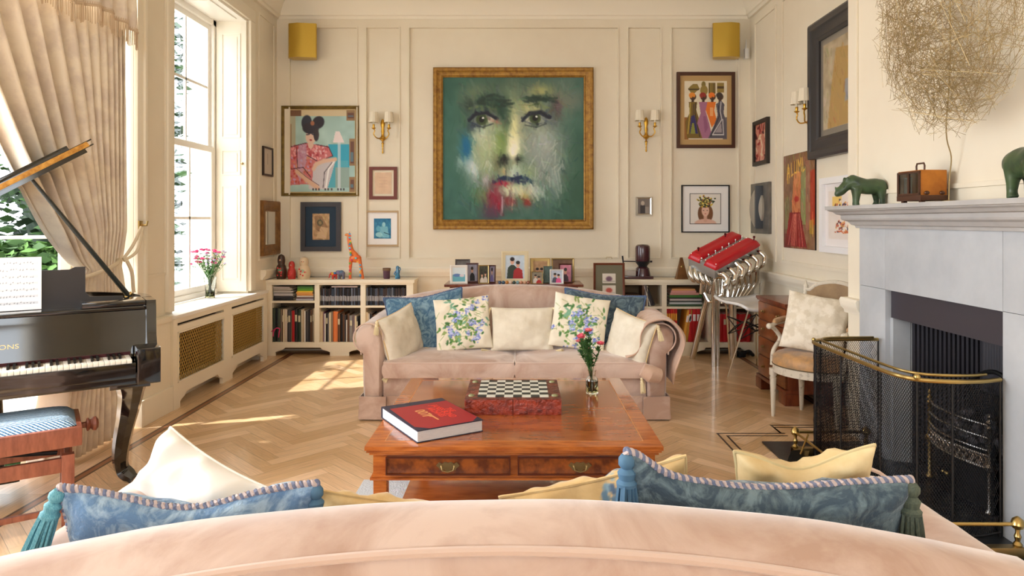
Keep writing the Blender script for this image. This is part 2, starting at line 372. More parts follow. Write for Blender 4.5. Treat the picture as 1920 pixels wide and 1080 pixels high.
struct(mb, 'trim_5', trim_m)
mb = MB().box(XL, XL+.075, bayB, 5.03, 0, .18, .008).box(XL, XL+.055, bayB, 5.03, .18, .66, .004).box(XL, XL+.07, bayB-.004, 5.03, .66, .70, .01)
mb.box(XL-.5, XL+.075, bayB-.03, bayB, 0, .18, .005)
struct(mb, 'baseboard_left', trim_m)
# chimney breast and right wall (with the firebox niche)
fy0, fy1, fz = 3.006, 3.97, 1.0
mb = MB().box(XR, XR+.15, YF, fy0, 0, ZC).box(XR, XR+.15, fy1, YB+.1, 0, ZC).box(XR, XR+.15, fy0, fy1, fz, ZC).box(XR+.12, XR+.15, fy0, fy1, 0, fz)
for a, b, c, d in ((4.53, 4.55, 1.0, 3.5), (6.45, 6.48, 1.0, 3.5), (4.55, 6.45, 1.0, 1.03), (4.55, 6.45, 3.47, 3.5), (6.62, 6.65, 1, 3.5), (7.2, 7.23, 1, 3.5), (6.65, 7.2, 1, 1.03), (6.65, 7.2, 3.47, 3.5)): mb.box(XR-.014, XR, a, b, c, d, .004)
struct(mb, 'wall_right', wall_m)
mb = MB().box(2.17, XR, 1.5, fy0, 0, ZC).box(2.17, XR, fy1, 4.5, 0, ZC).box(2.17, XR, fy0, fy1, fz, ZC)
for a, b, c, d in ((4.36, 4.385, 1.56, 3.5), (1.7, 1.725, 1.56, 3.5), (1.725, 4.36, 1.56, 1.585)): mb.box(2.156, 2.17, a, b, c, d, .004)
struct(mb, 'wall_chimney', wall_m)
mb = MB()
rz0, rz1 = 1.6, 3.0  # unseen rear opening, added and sized to let sky light in
mb.box(-2.75, 2.65, YF-.15, YF, 0, rz0).box(-2.75, 2.65, YF-.15, YF, rz1, ZC).box(-2.75, -2.0, YF-.15, YF, rz0, rz1).box(1.6, 2.65, YF-.15, YF, rz0, rz1)
struct(mb, 'wall_front', wall_m)
# bay: canted and side window of the bay
def glazing(name, A, B, z0, z1, rows, cols, fw=.06, th=.05, bars=.022, off=0):
    A, B = Vector((*A, 0)), Vector((*B, 0)); d = (B-A); Lg = d.length; X = Matrix.Translation(A) @ Matrix.Rotation(math.atan2(d.y, d.x), 4, 'Z')
    mb = MB().box(0, fw, -th/2, th/2, z0, z1, .004, X=X).box(Lg-fw, Lg, -th/2, th/2, z0, z1, .004, X=X).box(fw, Lg-fw, -th/2, th/2, z0, z0+fw*1.4, .004, X=X).box(fw, Lg-fw, -th/2, th/2, z1-fw, z1, .004, X=X)
    for r in range(1, rows):
        z = z0+(z1-z0)*r/rows; b = bars*1.7 if r*2 == rows else bars; mb.box(fw, Lg-fw, -th/3, th/3, z-b/2, z+b/2, X=X)
    for c in range(1, cols):
        x = Lg*c/cols; mb.box(x-bars/2, x+bars/2, -th/3, th/3, z0, z1, X=X)
    o = struct(mb, name, white_m)
    return o
bp = [(-3.05, 4.64), (-4.25, 3.62), (-4.25, 1.9), (-3.05, .9)]
glazing('window_1', bp[1], bp[0], .02, 3.2, 5, 2)
glazing('window_3', bp[2], bp[1], .02, 3.2, 5, 3)
glazing('window_4', bp[3], bp[2], .02, 3.2, 5, 2)
mb = MB().box(-3.12, XL-.5+.02, bayB-.02, bayB+.1, 0, 3.3).box(-3.12, XL, .7, .9, 0, 3.3); struct(mb, 'trim_6', trim_m)
# window 2: sashes, outer frame, panelled reveal
wx = -2.95
mb = MB().box(wx-.05, wx+.03, wA-.0, wA+.07, wz0, wz1).box(wx-.05, wx+.03, wB-.07, wB, wz0, wz1).box(wx-.05, wx+.03, wA, wB, wz1-.07, wz1).box(wx-.06, wx+.05, wA, wB, wz0, wz0+.05, .006)
zm = 2.08
for z0, z1, dx in ((wz0+.05, zm+.02, .012), (zm-.02, wz1-.07, -.02)):
    a, b, x = wA+.07, wB-.07, wx+dx
    mb.box(x-.018, x+.018, a, a+.05, z0, z1).box(x-.018, x+.018, b-.05, b, z0, z1).box(x-.018, x+.018, a+.05, b-.05, z0, z0+.055).box(x-.018, x+.018, a+.05, b-.05, z1-.05, z1)
    mb.box(x-.01, x+.01, a+.05, b-.05, (z0+z1)/2-.012, (z0+z1)/2+.012)
    for t in (1/3, 2/3): y = a+.05+(b-a-.1)*t; mb.box(x-.01, x+.01, y-.011, y+.011, z0, z1)
w2 = struct(mb, 'window_2', white_m)
MB().box(wx-.003, wx+.001, wA+.1, wB-.1, wz0+.1, wz1-.1).build('glass_pane', mt('window_glass', (255, 255, 255), .0, trans=1, ior=1.01, alpha=.08), w2)
mb = MB().box(wx, XL, wA, wA+.02, wz0, wz1).box(wx, XL, wA, wB, wz1-.02, wz1)
for a, b in ((wA+.12, wA+.7), (wA+.78, wB-.12)): mb.box(wx+.08, XL-.06, a, b, wz1-.03, wz1-.02, .004)
struct(mb, 'trim_7', white_m)
# folding shutter against the far reveal
t = thing('window_shutter', 'cream panelled folding shutter opened back beside the sash window', 'shutter', (XL-.005, wB-.03, wz0+.02))
mb = MB().box(-.29, 0, 0, .028, 0, 2.60, .003)
for z0, z1 in ((.10, 1.02), (1.12, 1.36), (1.48, 2.48)):
    for x0, x1, a, b in ((-.235, -.225, z0, z1), (-.065, -.055, z0, z1), (-.225, -.065, z0, z0+.01), (-.225, -.065, z1-.01, z1)): mb.box(x0, x1, -.008, .001, a, b)
    mb.box(-.205, -.085, -.006, .001, z0+.03, z1-.03, .003)
mb.build('shutter_leaf', trim_m, t)
MB().lathe([(.006, 0), (.006, .012), (.013, .018), (.013, .026), (.004, .032)], X=Matrix.Translation((-.03, 0, 1.23)) @ Matrix.Rotation(PI/2, 4, 'X')).build('knob', abrass, t)
# deep window sill and radiator cover
mb = MB().box(wx+.05, XL+.09, 5.03, 6.90, .672, .70, .006)
tag(mb.build('window_sill_board', white_m), 'white painted sill board on top of the radiator cover', 'window sill')
t = thing('radiator_cover', 'cream radiator cover with two brass lattice grilles under the sash window', 'radiator cover', (XL, 5.03, 0))
X0, X1 = .003, .075; Wd = 1.87
def foot_poly(a, b, top, h=.10):
    return [(a, h*.0), (a+.0, top), (b, top), (b, 0), (b-.10, 0), (b-.10, h*.45), (b-.13, h*.6), (b-.17, h*.7), (b-.2, h), (a+.2, h), (a+.17, h*.7), (a+.13, h*.6), (a+.10, h*.45), (a+.10, 0)]
mb = MB()
mid = .94
for a, b in ((0, mid), (mid, Wd)):
    pl = foot_poly(a, b, .19); mb.prism(pl, X1-.03, X1, 'x')
g1, g2 = (.06, .86), (1.02, 1.78); gz0, gz1 = .19, .57
for a, b in ((0, g1[0]), (g1[1], g2[0]), (g2[1], Wd)): mb.box(X0, X1, a, b, .19, .67)
for a, b in (g1, g2):
    mb.box(X1-.03, X1, a, b, gz1, .615).box(X1-.03, X1, a, b, .635, .67)
    for p, q, r, s_ in ((a, a+.012, gz0, gz1), (b-.012, b, gz0, gz1), (a, b, gz0, gz0+.012), (a, b, gz1-.012, gz1)): mb.box(X1-.01, X1+.008, p, q, r, s_, .003)
mb.build('panel', trim_m, t)
for a, b in (g1, g2):
    g = MB(); bk = .0042
    def diag(sl):
        st = .036; k = -(gz1-gz0) if sl > 0 else 0; c = a-(gz1-gz0)
        while c < b+(gz1-gz0):
            # line y = c + sl*(z-gz0)
            pts = []
            for z in (gz0+.01, gz1-.01):
                pts.append((c+sl*(z-gz0)*.75, z))
            (ya, za), (yb, zb) = pts
            lo, hi = a+.01, b-.01
            def cutp(y0, z0, y1, z1):
                t0, t1 = 0, 1
                for lim, sg in ((lo, 1), (hi, -1)):
                    d0, d1 = (y0-lim)*sg, (y1-lim)*sg
                    if d0 < 0 and d1 < 0: return None
                    if d0 < 0: t0 = max(t0, d0/(d0-d1))
                    if d1 < 0: t1 = min(t1, d0/(d0-d1))
                return (t0, t1) if t1-t0 > .02 else None
            tt = cutp(ya, za, yb, zb)
            if tt:
                p = [(X1-.018, ya+(yb-ya)*q, za+(zb-za)*q) for q in tt]; g.tube(p, bk, 4)
            c += st
    diag(1); diag(-1)
    g.build('lattice_grille', mt('antique_brass_mesh', (176, 146, 84), .4, metal=.8), t)
MB().box(-.03, -.02, .04, Wd-.04, .20, .60).build('backing', mt('painted_void_shade', (40, 32, 24), .9), t)  # dark sheet stands in for the shade behind the grilles
# outside: white rendered house wing, hedge, trees, lawn
tag(MB().box(-4.52, -2.8, 9.3, 9.6, -1, 8).build('neighbouring_wall', mt('white_render', (250, 250, 248), .9, bump=.8, bscale=14)), 'white rendered outside wall seen through the sash window', 'building')
struct(MB().box(-16, -3.3, -6, 16, -.35, -.3), 'ground', mt('paved_terrace', (188, 186, 178), .9, col2=(160, 160, 152), scale=3))
def foliage(name, label, cat, c, r, n, cols, seed):
    rr = random.Random(seed); mb = MB()
    for k in range(n):
        while True:
            p = Vector((rr.uniform(-1, 1), rr.uniform(-1, 1), rr.uniform(-1, 1)))
            q = (abs(p.x)**4+abs(p.y)**4+abs(p.z)**4)**.25
            if .7 < q <= 1: break
        p = Vector((p.x*r[0], p.y*r[1], p.z*r[2])); s_ = rr.uniform(.05, .11)
        X = Matrix.Translation(p) @ Matrix.Rotation(rr.uniform(0, 6), 4, 'Z') @ Matrix.Rotation(rr.uniform(0, 3), 4, 'X')
        mb.m(cols[k % len(cols)])._add([(-s_, 0, 0), (0, -s_*.5, 0), (s_, 0, s_*.3), (0, s_*.5, 0)], [(0, 1, 2, 3)], X)
    mb.m(cols[0]).ball((0, 0, 0), (r[0]*.86, r[1]*.86, r[2]*.86), 14)
    return tag(mb.build(name, loc=c), label, cat)
g1m, g2m, g3m = plain((46, 74, 30), .8), plain((70, 104, 40), .8), plain((26, 44, 24), .8)
foliage('clipped_hedge', 'clipped bright green hedge outside the bay window', 'hedge', (-6.0, 7.75, .3), (1.1, .45, .90), 3400, (g1m, g2m), 1)
foliage('garden_tree', 'dark green tree outside beside the white rendered wall', 'tree', (-5.52, 8.80, 2.65), (1.15, .45, 2.9), 3600, (g3m, g1m), 2)
# ============================================================ SOFAS
def sofa(name, label, loc, rotz):
    t = thing(name, label, 'sofa', loc, rotz)
    def T(x): return .88-.115*min(abs(x), 1.0)**2-(.06*max(0, (abs(x)-.96)/.075)**2)
    def Wl(x): return .852-.16*x*x-(.05*max(0, (abs(x)-.93)/.1)**2)
    def nzf(p, a=.006, s=5): return mnoise.noise(Vector(p)*s)*a
    # back: camel-backed roll
    rows = []; n = 56
    for i in range(n+1):
        x = -1.035+2.07*i/n; e = max(0, (abs(x)-.97)/.065); sh = .10*e*e; tz, wz = T(x)-sh*.7, Wl(x)-sh*.5
        sec = [(.60+sh*.4, .36), (.63+sh*.4, .50), (.655+sh*.4, .62), (.675+sh*.4, tz-.12), (.69+sh*.4, tz-.05), (.715+sh*.3, tz-.015), (.755, tz-.001), (.80, tz+.001), (.84-sh*.2, tz-.004), (.875-sh*.3, wz+.013), (.893-sh*.4, wz), (.903-sh*.4, wz-.02), (.91-sh*.4, wz-.10), (.912-sh*.4, .45), (.915-sh*.4, .17)]
        rows.append([(x, y+nzf((x, y, z), .008, 3.5), z+nzf((x+9, y, z), .005, 4)) for y, z in sec])
    MB().grid(rows, capu=True).build('backrest', velvet, t, ang=60)
    MB().tube([(x, .897-.10*max(0, (abs(x)-.97)/.065)**2*.4, Wl(x)+.001-.05*max(0, (abs(x)-.97)/.065)**2) for x in [-1.02+2.04*i/60 for i in range(61)]], .0085, 8).build('welt', mt('velvet_piping', (206, 180, 165), .8, sheen=.7), t)
    # arms: scrolled
    for s in (-1, 1):
        prof = [(.925, .16), (.925, .40), (.925, .56)]+[(1.027-.105*math.cos(a), .575+.105*math.sin(a)) for a in [PI*k/12 for k in range(1, 17)]]+[(1.078, .46), (1.076, .30), (1.076, .16)]
        rows = []
        for k in range(15):
            y = .035+k*.058; ins = .02 if k == 0 else 0
            rr = []
            for px, pz in prof:
                qx = px+(ins if px < 1.0 else -ins); qz = pz-(ins if pz > .4 else 0)+(.004*(k/14))
                rr.append((s*(qx+nzf((px*3, y*4, pz*3), .007, 3)), y+(0 if k else .0)-.0, qz+nzf((px*3+5, y*4, pz*3), .006, 3)))
            rows.append(rr)
        rows.insert(0, [(s*(1.0+(abs(p[0])-1.0)*.9), .028, .40+(p[2]-.40)*.95) for p in rows[0]])
        a = MB().grid(rows, cv=True, capu=True).build('arm', velvet, t, ang=50)
        lp = [(s*(p[0]), .034, p[1]) for p in prof[2:-2]]
        MB().tube(lp, .006, 6).build('welt', MT['velvet_piping'], a)
    # frame body and seat front
    MB().box(-.93, .93, .06, .90, .05, .302, .015).build('base', velvet, t)
    # skirt with corner pleats
    sk = MB(); path = []
    segs = [((-1.085, .92), (-1.085, .02)), ((-1.085, .02), (-.90, .015)), ((-.90, .04), (.90, .04)), ((.90, .015), (1.085, .02)), ((1.085, .02), (1.085, .92)), ((1.085, .925), (-1.085, .925))]
    for (x0, y0), (x1, y1) in segs:
        m = max(2, int(math.hypot(x1-x0, y1-y0)/.04)); rows = []
        nx, ny = (y1-y0), -(x1-x0); q = math.hypot(nx, ny); nx /= q; ny /= q
        for k in range(m+1):
            u = k/m; x, y = x0+(x1-x0)*u, y0+(y1-y0)*u; r = []
            for z, d in ((.170, .004), (.168, -.004), (.10, -.005), (.012, -.010), (.008, 0), (.012, .006), (.168, .008)):
                wv = nzf((x*2, y*2, z), .008, 5)*(1-z/.17); r.append((x+nx*-(d-wv), y+ny*-(d-wv), z))
            rows.append(r)
        sk.grid(rows, capu=True)
    sk.build('skirt', velvet, t, ang=50)
    MB().box(-1.05, 1.05, .06, .88, .0, .02).build('foot_plinth', blackm, t)
    # two seat cushions
    for x0, x1 in ((-.918, -.003), (.003, .918)):
        mb = MB(); nu, nv = 30, 22; top, bot = [], []
        cx, hw = (x0+x1)/2, (x1-x0)/2
        for i in range(nu+1):
            r, r2_ = [], []
            u = -1+2*i/nu
            for j in range(nv+1):
                v = -1+2*j/nv
                e = max(abs(u)**8, abs(v)**8)
                crown = (1-u*u)**.6*(1-v*v)**.6 if abs(u) < 1 and abs(v) < 1 else 0
                x = cx+hw*u*(1-.012*v**6); y = .33+.335*v*(1-.01*u**6); z = .408+.045*crown+nzf((x*1.5, y*1.5, 0), .014, 5)*crown**.5
                r.append((x, y, z)); r2_.append((x, y, .302))
            top.append(r); bot.append(r2_)
        mb.grid(top); mb.grid([row[::-1] for row in bot])
        edge = [(i, 0) for i in range(nu+1)]+[(nu, j) for j in range(1, nv+1)]+[(i, nv) for i in range(nu-1, -1, -1)]+[(0, j) for j in range(nv-1, 0, -1)]
        band = []
        for i, j in edge:
            a, b = Vector(top[i][j]), Vector(bot[i][j]); c = Vector((cx, .33, 0)); o = Vector((a.x-c.x, a.y-c.y, 0)).normalized()*.014
            band.append([a, a*.75+b*.25+o, a*.4+b*.6+o*1.1, b])
        mb.grid(band, cu=True)
        c = mb.build('seat_cushion', velvet, t, ang=50)
        MB().tube([Vector(top[i][j]) for i, j in edge], .0055, 6, closed=True).build('welt', MT['velvet_piping'], c)
    return t
SX = -.03
sofa('sofa', 'pink-beige velvet camel-back sofa under the large painting, facing us', (SX, 4.76, 0), 0)
sofa('sofa', 'pink-beige velvet sofa in the foreground seen from behind', (SX+.01, 2.04, -.006), PI)
# ============================================================ CUSHIONS
def tassel(parent, p, L=.085, r=.02, mat=None, name='tassel', d=(0, 0, -1), fl=1.6):
    X = Matrix.Translation(p) @ Vector(d).to_track_quat('-Z', 'Y').to_matrix().to_4x4()
    mb = MB().ball((0, 0, -r*.9), r*.8, 10, X=X).lathe([(r*.5, -r*1.5), (r*.85, -r*1.9), (r*.7, -r*2.5), (r*.95, -r*2.8), (r*.9, -r*3.1)], n=12, X=X)
    n = 26
    for k in range(n):
        a = k*2.4; q = r*.8*math.sqrt((k+.5)/n); qb = q*fl
        mb.tube([(q*math.cos(a), q*math.sin(a), -r*2.8), (q*1.25*math.cos(a), q*1.25*math.sin(a), -r*2.8-L*.4), (qb*math.cos(a+.1), qb*math.sin(a+.1), -r*2.8-L*random.uniform(.92, 1.05))], [r*.16, r*.17, r*.12], 4, X=X)
    return mb.build(name, mat, parent)
def pillow(label, c, w, h, th, rot, mat, seed=0, ear=0, tas2=None, fine=3, pinch=.07, wr=.012, rope=None, welt=None, tas=None, tasmat=None, art=None, tL=.085, tr=.02, dip=0, cat='cushion', corners=(0, 1, 2, 3), name='cushion', cover='cushion_cover', td=None, bend=0):
    t = thing(name, label, cat, c, rot=rot)
    n = 28 if not art else 90
    def pt(u, v, s):
        x = u*w/2*(1-pinch*(1-v*v)*abs(u)**3); z = v*h/2*(1-pinch*(1-u*u)*abs(v)**3)
        if dip and v > 0: z -= dip*v*(math.exp(-((u+.05)/.55)**2))
        if ear and v > 0: z += ear*v*v*math.exp(-((u+1)/.22)**2)
        pu, pv = max(0, 1-u**2), max(0, 1-v**2)
        y = s*th/2*(pu*pv)**.42
        q = Vector((x*7+seed*3.1, z*7, s*2+seed)); edge = (pu*pv)**.25
        y += mnoise.noise(q)*wr*1.6*edge + mnoise.noise(q*2.7)*wr*.8*edge*(1+1.2*(abs(u)**3+abs(v)**3))
        y += bend*(u*u)
        return (x, y, z)
    g = [-math.cos(PI*i/n) if not art else -1+2*i/n for i in range(n+1)]
    mb = MB()
    fr_ = [[pt(u, v, -1) for v in g] for u in g]; bk = [[pt(u, v, 1) for v in g] for u in g]
    for i in range(n+1):
        for j in (0, n):
            m = (Vector(fr_[i][j])+Vector(bk[i][j]))/2; fr_[i][j] = bk[i][j] = tuple(m)
            m = (Vector(fr_[j][i])+Vector(bk[j][i]))/2; fr_[j][i] = bk[j][i] = tuple(m)
    mb.grid(fr_); mb.grid([r[::-1] for r in bk])
    bmesh.ops.remove_doubles(mb.bm, verts=mb.bm.verts[:], dist=1e-5)
    o = mb.build(cover, mat, t, ang=80)
    if art is not None:
        me = o.data; a = me.color_attributes.new('Col', 'FLOAT_COLOR', 'POINT'); H, W = art.a.shape[:2]; cc = []
        for v in me.vertices:
            i = min(W-1, max(0, int((v.co.x/w+.5)*(W-1)))); j = min(H-1, max(0, int((.5-v.co.z/h)*(H-1)))); cc += [*lin(tuple(np.clip(art.a[j, i], 0, 255)+1.001)), 1]
        a.data.foreach_set('color', cc)
    ring = [fr_[i][0] for i in range(0, n)]+[fr_[n][j] for j in range(0, n)]+[fr_[i][n] for i in range(n, 0, -1)]+[fr_[0][j] for j in range(n, 0, -1)]
    if rope:
        R = .0085 if fine < 5 else .0078; ring_s = cat_rom(ring, fine, closed=True); L = [0]
        for a, b in zip(ring_s, ring_s[1:]): L.append(L[-1]+(b-a).length)
        for k, (mm) in enumerate(rope):
            pts = []
            for i, p in enumerate(ring_s):
                tg = (ring_s[(i+1) % len(ring_s)]-ring_s[i-1]).normalized(); u = tg.cross(Vector((0, 1, 0))).normalized(); v2 = tg.cross(u)
                ph = L[i]/(.030 if fine < 5 else .017)*2*PI+k*PI*2/len(rope); pts.append(p+(u*math.cos(ph)+v2*math.sin(ph))*R*.55)
            # resample finely for the twist
            MB().tube(pts, R*.72, 6, closed=True).build('rope_cord', mm, t)
    if welt: MB().tube(cat_rom(ring, 1, closed=True), .0045, 6, closed=True).build('piping', welt, t)
    if tas:
        for k in corners:
            u, v = ((-1, 1), (1, 1), (-1, -1), (1, -1))[k]; p = pt(u, v, 1)
            iv = o.matrix_world if False else None
            Rm = t.rotation_euler.to_matrix().inverted(); dv = Rm @ Vector(td[k] if td and k in td else (0, 0, -1))
            if v < 0: p = (p[0], p[1]-.012, p[2])
            tassel(t, p, tL, tr, (tas2 or {}).get(k, tas), d=dv)
    return t
R_ = math.radians
def place(px, py, Y): return P(px, py, Y)
def floral(seed):
    c = Canvas(90, 90, (232, 224, 204)); rr = random.Random(seed)
    c.noise(5, 20)
    for k in range(60):
        x, y = rr.gauss(.5, .22), rr.gauss(.5, .25)
        c.line([(x, y), (x+rr.uniform(-.12, .12), y+rr.uniform(-.1, .1))], .008, (150, 170, 110), .7)
    for k in range(130):
        x, y = rr.gauss(.48, .2), rr.gauss(.5, .25); c.ell(x, y, rr.uniform(.03, .055), .020, ((96, 140, 72), (70, 116, 66), (140, 162, 96), (120, 168, 140))[k % 4], rr.uniform(0, 180), .3, .8)
    for k in range(20):
        x, y = rr.gauss(.5, .21), rr.gauss(.52, .24)
        for q in range(12): c.ell(x+rr.gauss(0, .028), y+rr.gauss(0, .028), .018, .016, ((128, 142, 206), (164, 176, 224), (106, 118, 190), (190, 200, 234))[q % 4], 0, .3, .8)
    return c
flm = M('floral_linen', (255, 255, 255), .85, attr=True, bump=.2, bscale=30)
YC = 5.24
pillow('blue chenille cushion leaning at the left end of the far sofa', place(800, 606, YC+.0), .60, .47, .14, (R_(-14), R_(-7), R_(8)), blue_fab, 1, rope=(rope_b, rope_b), dip=.02)
pillow('slate-blue chenille cushion leaning at the right end of the far sofa', place(1130, 604, YC+.0), .62, .46, .14, (R_(-14), R_(5), R_(-8)), blueg_fab, 2, rope=(rope_b, rope_b), dip=.01)
pillow('square floral cushion with cream ground left of the centre cushion on the far sofa', place(868, 607, YC-.15), .42, .40, .12, (R_(-18), R_(-5), R_(4)), flm, 3, art=floral(4), pinch=.05)
pillow('square floral cushion with more blue left unfaded, behind the flower vase, on the far sofa', place(1086, 605, YC-.15), .42, .41, .12, (R_(-18), R_(9), R_(-4)), flm, 4, art=floral(11), pinch=.05)
CT = mt('cream_tassel', (236, 220, 180), .8)
pillow('plain cream oblong cushion with tasselled corners in the middle of the far sofa', place(979, 617, YC-.14), .47, .33, .15, (R_(-16), 0, 0), cream_fab, 5, tas=CT, tL=.04, tr=.013, pinch=.06, td={0: (-.5, -.3, -1), 1: (.5, -.3, -1), 2: (-1, -.7, .2), 3: (1, -.7, .2)})
pillow('cream tasselled cushion propped against the left arm of the far sofa', place(752, 628, 4.98), .40, .36, .15, (R_(-10), R_(-12), R_(62)), cream_fab, 6, tas=CT, tL=.06, tr=.015, pinch=.06, td={0: (0, -.3, -1), 2: (-.6, -.5, -1), 3: (.6, -1, -.1)}, corners=(0, 2, 3), welt=gold_fab)
pillow('cream tasselled cushion propped against the right arm of the far sofa', place(1180, 640, 4.94), .42, .38, .16, (R_(-12), R_(10), R_(-55)), cream_fab, 7, tas=CT, tL=.07, tr=.016, pinch=.06, td={1: (.2, -.3, -1), 3: (0, -.6, -1)}, corners=(1, 3), welt=gold_fab)
# foreground cushions, resting on the near sofa
BT = mt('teal_tassel', (72, 140, 160), .7, col2=(120, 180, 192), scale=60, stretch=(8, 8, 1)); GT = mt('olive_tassel', (66, 78, 70), .7, col2=(92, 100, 84), scale=60, stretch=(8, 8, 1)); BT2 = mt('blue_tassel', (78, 116, 146), .7)
lt_blue = mt('light_blue_chenille', (98, 132, 170), .9, col2=(160, 186, 208), scale=9, detail=5, distort=3.5, contrast=(.42, .62), bump=.5, bscale=90, sheen=.3)
pink_c, navy_c = mt('cord_pink', (192, 176, 174), .8), mt('cord_navy', (112, 120, 146), .8)
pillow('blue chenille cushion with rope edge over the right of the foreground sofa back', (.535, 1.53, .622), .62, .46, .15, (R_(12), R_(1.5), 0), blueg_fab, 8, ear=.05, fine=8, rope=(pink_c, navy_c), tas=GT, tL=.085, tr=.024, dip=.02, corners=(0, 1), tas2={0: BT2}, pinch=.04, wr=.02, td={1: (0, 0, -1)})
pillow('light blue chenille cushion with rope edge over the left of the foreground sofa back', (-.73, 1.56, .60), .555, .45, .15, (R_(14), R_(0), R_(2)), lt_blue, 9, fine=8, rope=(pink_c, navy_c), tas=BT, tL=.10, tr=.022, dip=.05, corners=(0, 1), tas2={1: BT2}, pinch=.04, wr=.02, td={0: (-.35, -.05, -1)})
pillow('white linen cushion slumped on the left arm of the foreground sofa', (-.90, 1.84, .60), .40, .34, .17, (R_(-24), R_(16), R_(-26)), mt('white_linen', (238, 234, 228), .85, bump=.3, bscale=14), 10, wr=.03, pinch=.08, welt=mt('linen_piping', (228, 222, 214), .8))
pillow('gold brocade cushion just left of centre behind the foreground sofa back', (-.34, 1.78, .520), .42, .42, .15, (R_(24), R_(8), R_(3)), gold_fab, 11, wr=.03, welt=gold_fab, pinch=.06)
brc = Canvas(90, 90, (210, 178, 124)); rq = random.Random(3)
brc.noise(10, 8)
for x, y in ((.62, .10), (.2, .4), (.75, .6)):
    for k in range(16): brc.ell(x+rq.gauss(0, .05), y+rq.gauss(0, .04), .025, .02, ((104, 140, 170), (140, 172, 190), (84, 110, 140))[k % 3], rq.uniform(0, 180), .3, .8)
for k in range(30): brc.ell(rq.random(), rq.random(), .03, .008, (196, 162, 108), rq.uniform(0, 180), .4, .6)
brm = M('gold_brocade', (255, 255, 255), .6, attr=True, bump=.3, bscale=25, sheen=.3)
pillow('gold brocade cushion with blue flowers beside the big blue rope-edged cushion', (.235, 1.80, .57), .48, .42, .15, (R_(24), R_(-14), R_(-4)), brm, 12, wr=.025, art=brc, welt=gold_fab, pinch=.07)
pillow('cream silk cushion standing behind the big blue cushion on the foreground sofa', (.735, 1.79, .645), .345, .40, .15, (R_(22), R_(-4), R_(-4)), mt('cream_silk', (228, 208, 164), .5, col2=(212, 184, 132), scale=8, bump=.3, bscale=14), 13, wr=.03, dip=.05, welt=mt('silk_piping', (214, 196, 150), .6), pinch=.09)
# throw rumpled over the right arm of the far sofa
mb = MB(); rows = []
pf = [(.80, .445), (.86, .47), (.90, .53), (.912, .60), (.95, .668), (1.02, .695), (1.09, .675), (1.14, .61), (1.148, .545), (1.12, .47), (1.10, .40), (1.095, .31)]
pts = cat_rom([Vector((a, 0, b)) for a, b in pf], 4)
for k in range(26):
    y = .02+.62*k/25; r = []
    for i, p in enumerate(pts):
        s_ = i/len(pts); f = .018*math.sin(k*1.15+s_*5)+.02*mnoise.noise(Vector((y*6, s_*5, 2)))
        cen = Vector((1.02, 0, .55)); o = (p-cen); o.normalize(); q = p+o*(.010+abs(f)*.8)
        r.append((q.x, y+.05*math.sin(s_*6+1)*(1-k/25)-.05, q.z-.10*(s_ > .7)*(s_-.7)*(1-k/25)))
    rows.append(r)
o = mb.grid(rows).build('throw_blanket', mt('pink_beige_throw', (214, 182, 160), .85, col2=(196, 162, 140), scale=5, sheen=.4, bump=.1, bscale=12), loc=(SX, 4.76, 0), ang=80)
sd = o.modifiers.new('t', 'SOLIDIFY'); sd.thickness = .008; sd.offset = 1
tag(o, 'pink-beige throw rumpled over the right arm of the far sofa', 'blanket')
o = MB().tube([(1.0, -.045, .33), (.93, -.06, .35), (.88, -.055, .375)], [.05, .062, .045], 14).build('rolled_throw_end', MT['pink_beige_throw'], o)
# ============================================================ COFFEE TABLE
t = thing('coffee_table', 'low square yew coffee table with two burr drawers between the sofas', 'coffee table', (-.02, 2.78, 0))
hw, Dp = .61, 1.22
mb = MB()
for z0, z1, d in ((.462, .480, 0), (.452, .462, .006), (.440, .452, .016)): mb.box(-hw+d, hw-d, d, Dp-d, z0, z1, .004)
top = mb.build('tabletop', yew_lt, t)
MB().box(-hw+.075, hw-.075, .075, Dp-.075, .4801, .4806).build('veneer_field', yew, top)
mb = MB()
for a, b, c, d in ((-hw+.07, hw-.07, .07, .0735), (-hw+.07, hw-.07, Dp-.0735, Dp-.07), (-hw+.07, -hw+.0735, .0735, Dp-.0735), (hw-.0735, hw-.07, .0735, Dp-.0735)): mb.box(a, b, c, d, .4801, .4807)
mb.build('inlay_line', mt('boxwood_line', (206, 140, 76), .3), top)
mb = MB()
for a, b, c, d in ((-hw+.03, hw-.03, .03, .05), (-hw+.03, hw-.03, Dp-.05, Dp-.03), (-hw+.03, -hw+.05, .05, Dp-.05), (hw-.05, hw-.03, .05, Dp-.05)): mb.box(a, b, c, d, .352, .44)
for z0, z1, d in ((.335, .345, .018), (.345, .356, .024)): mb.box(-hw+d, hw-d, d, Dp-d, z0, z1, .003)
mb.build('apron', yew_lt, t)
for x in (-hw+.03, hw-.085):
    for y in (.03, Dp-.085): MB().box(x, x+.055, y, y+.055, 0, .335, .003).build('leg', yew_lt, t)
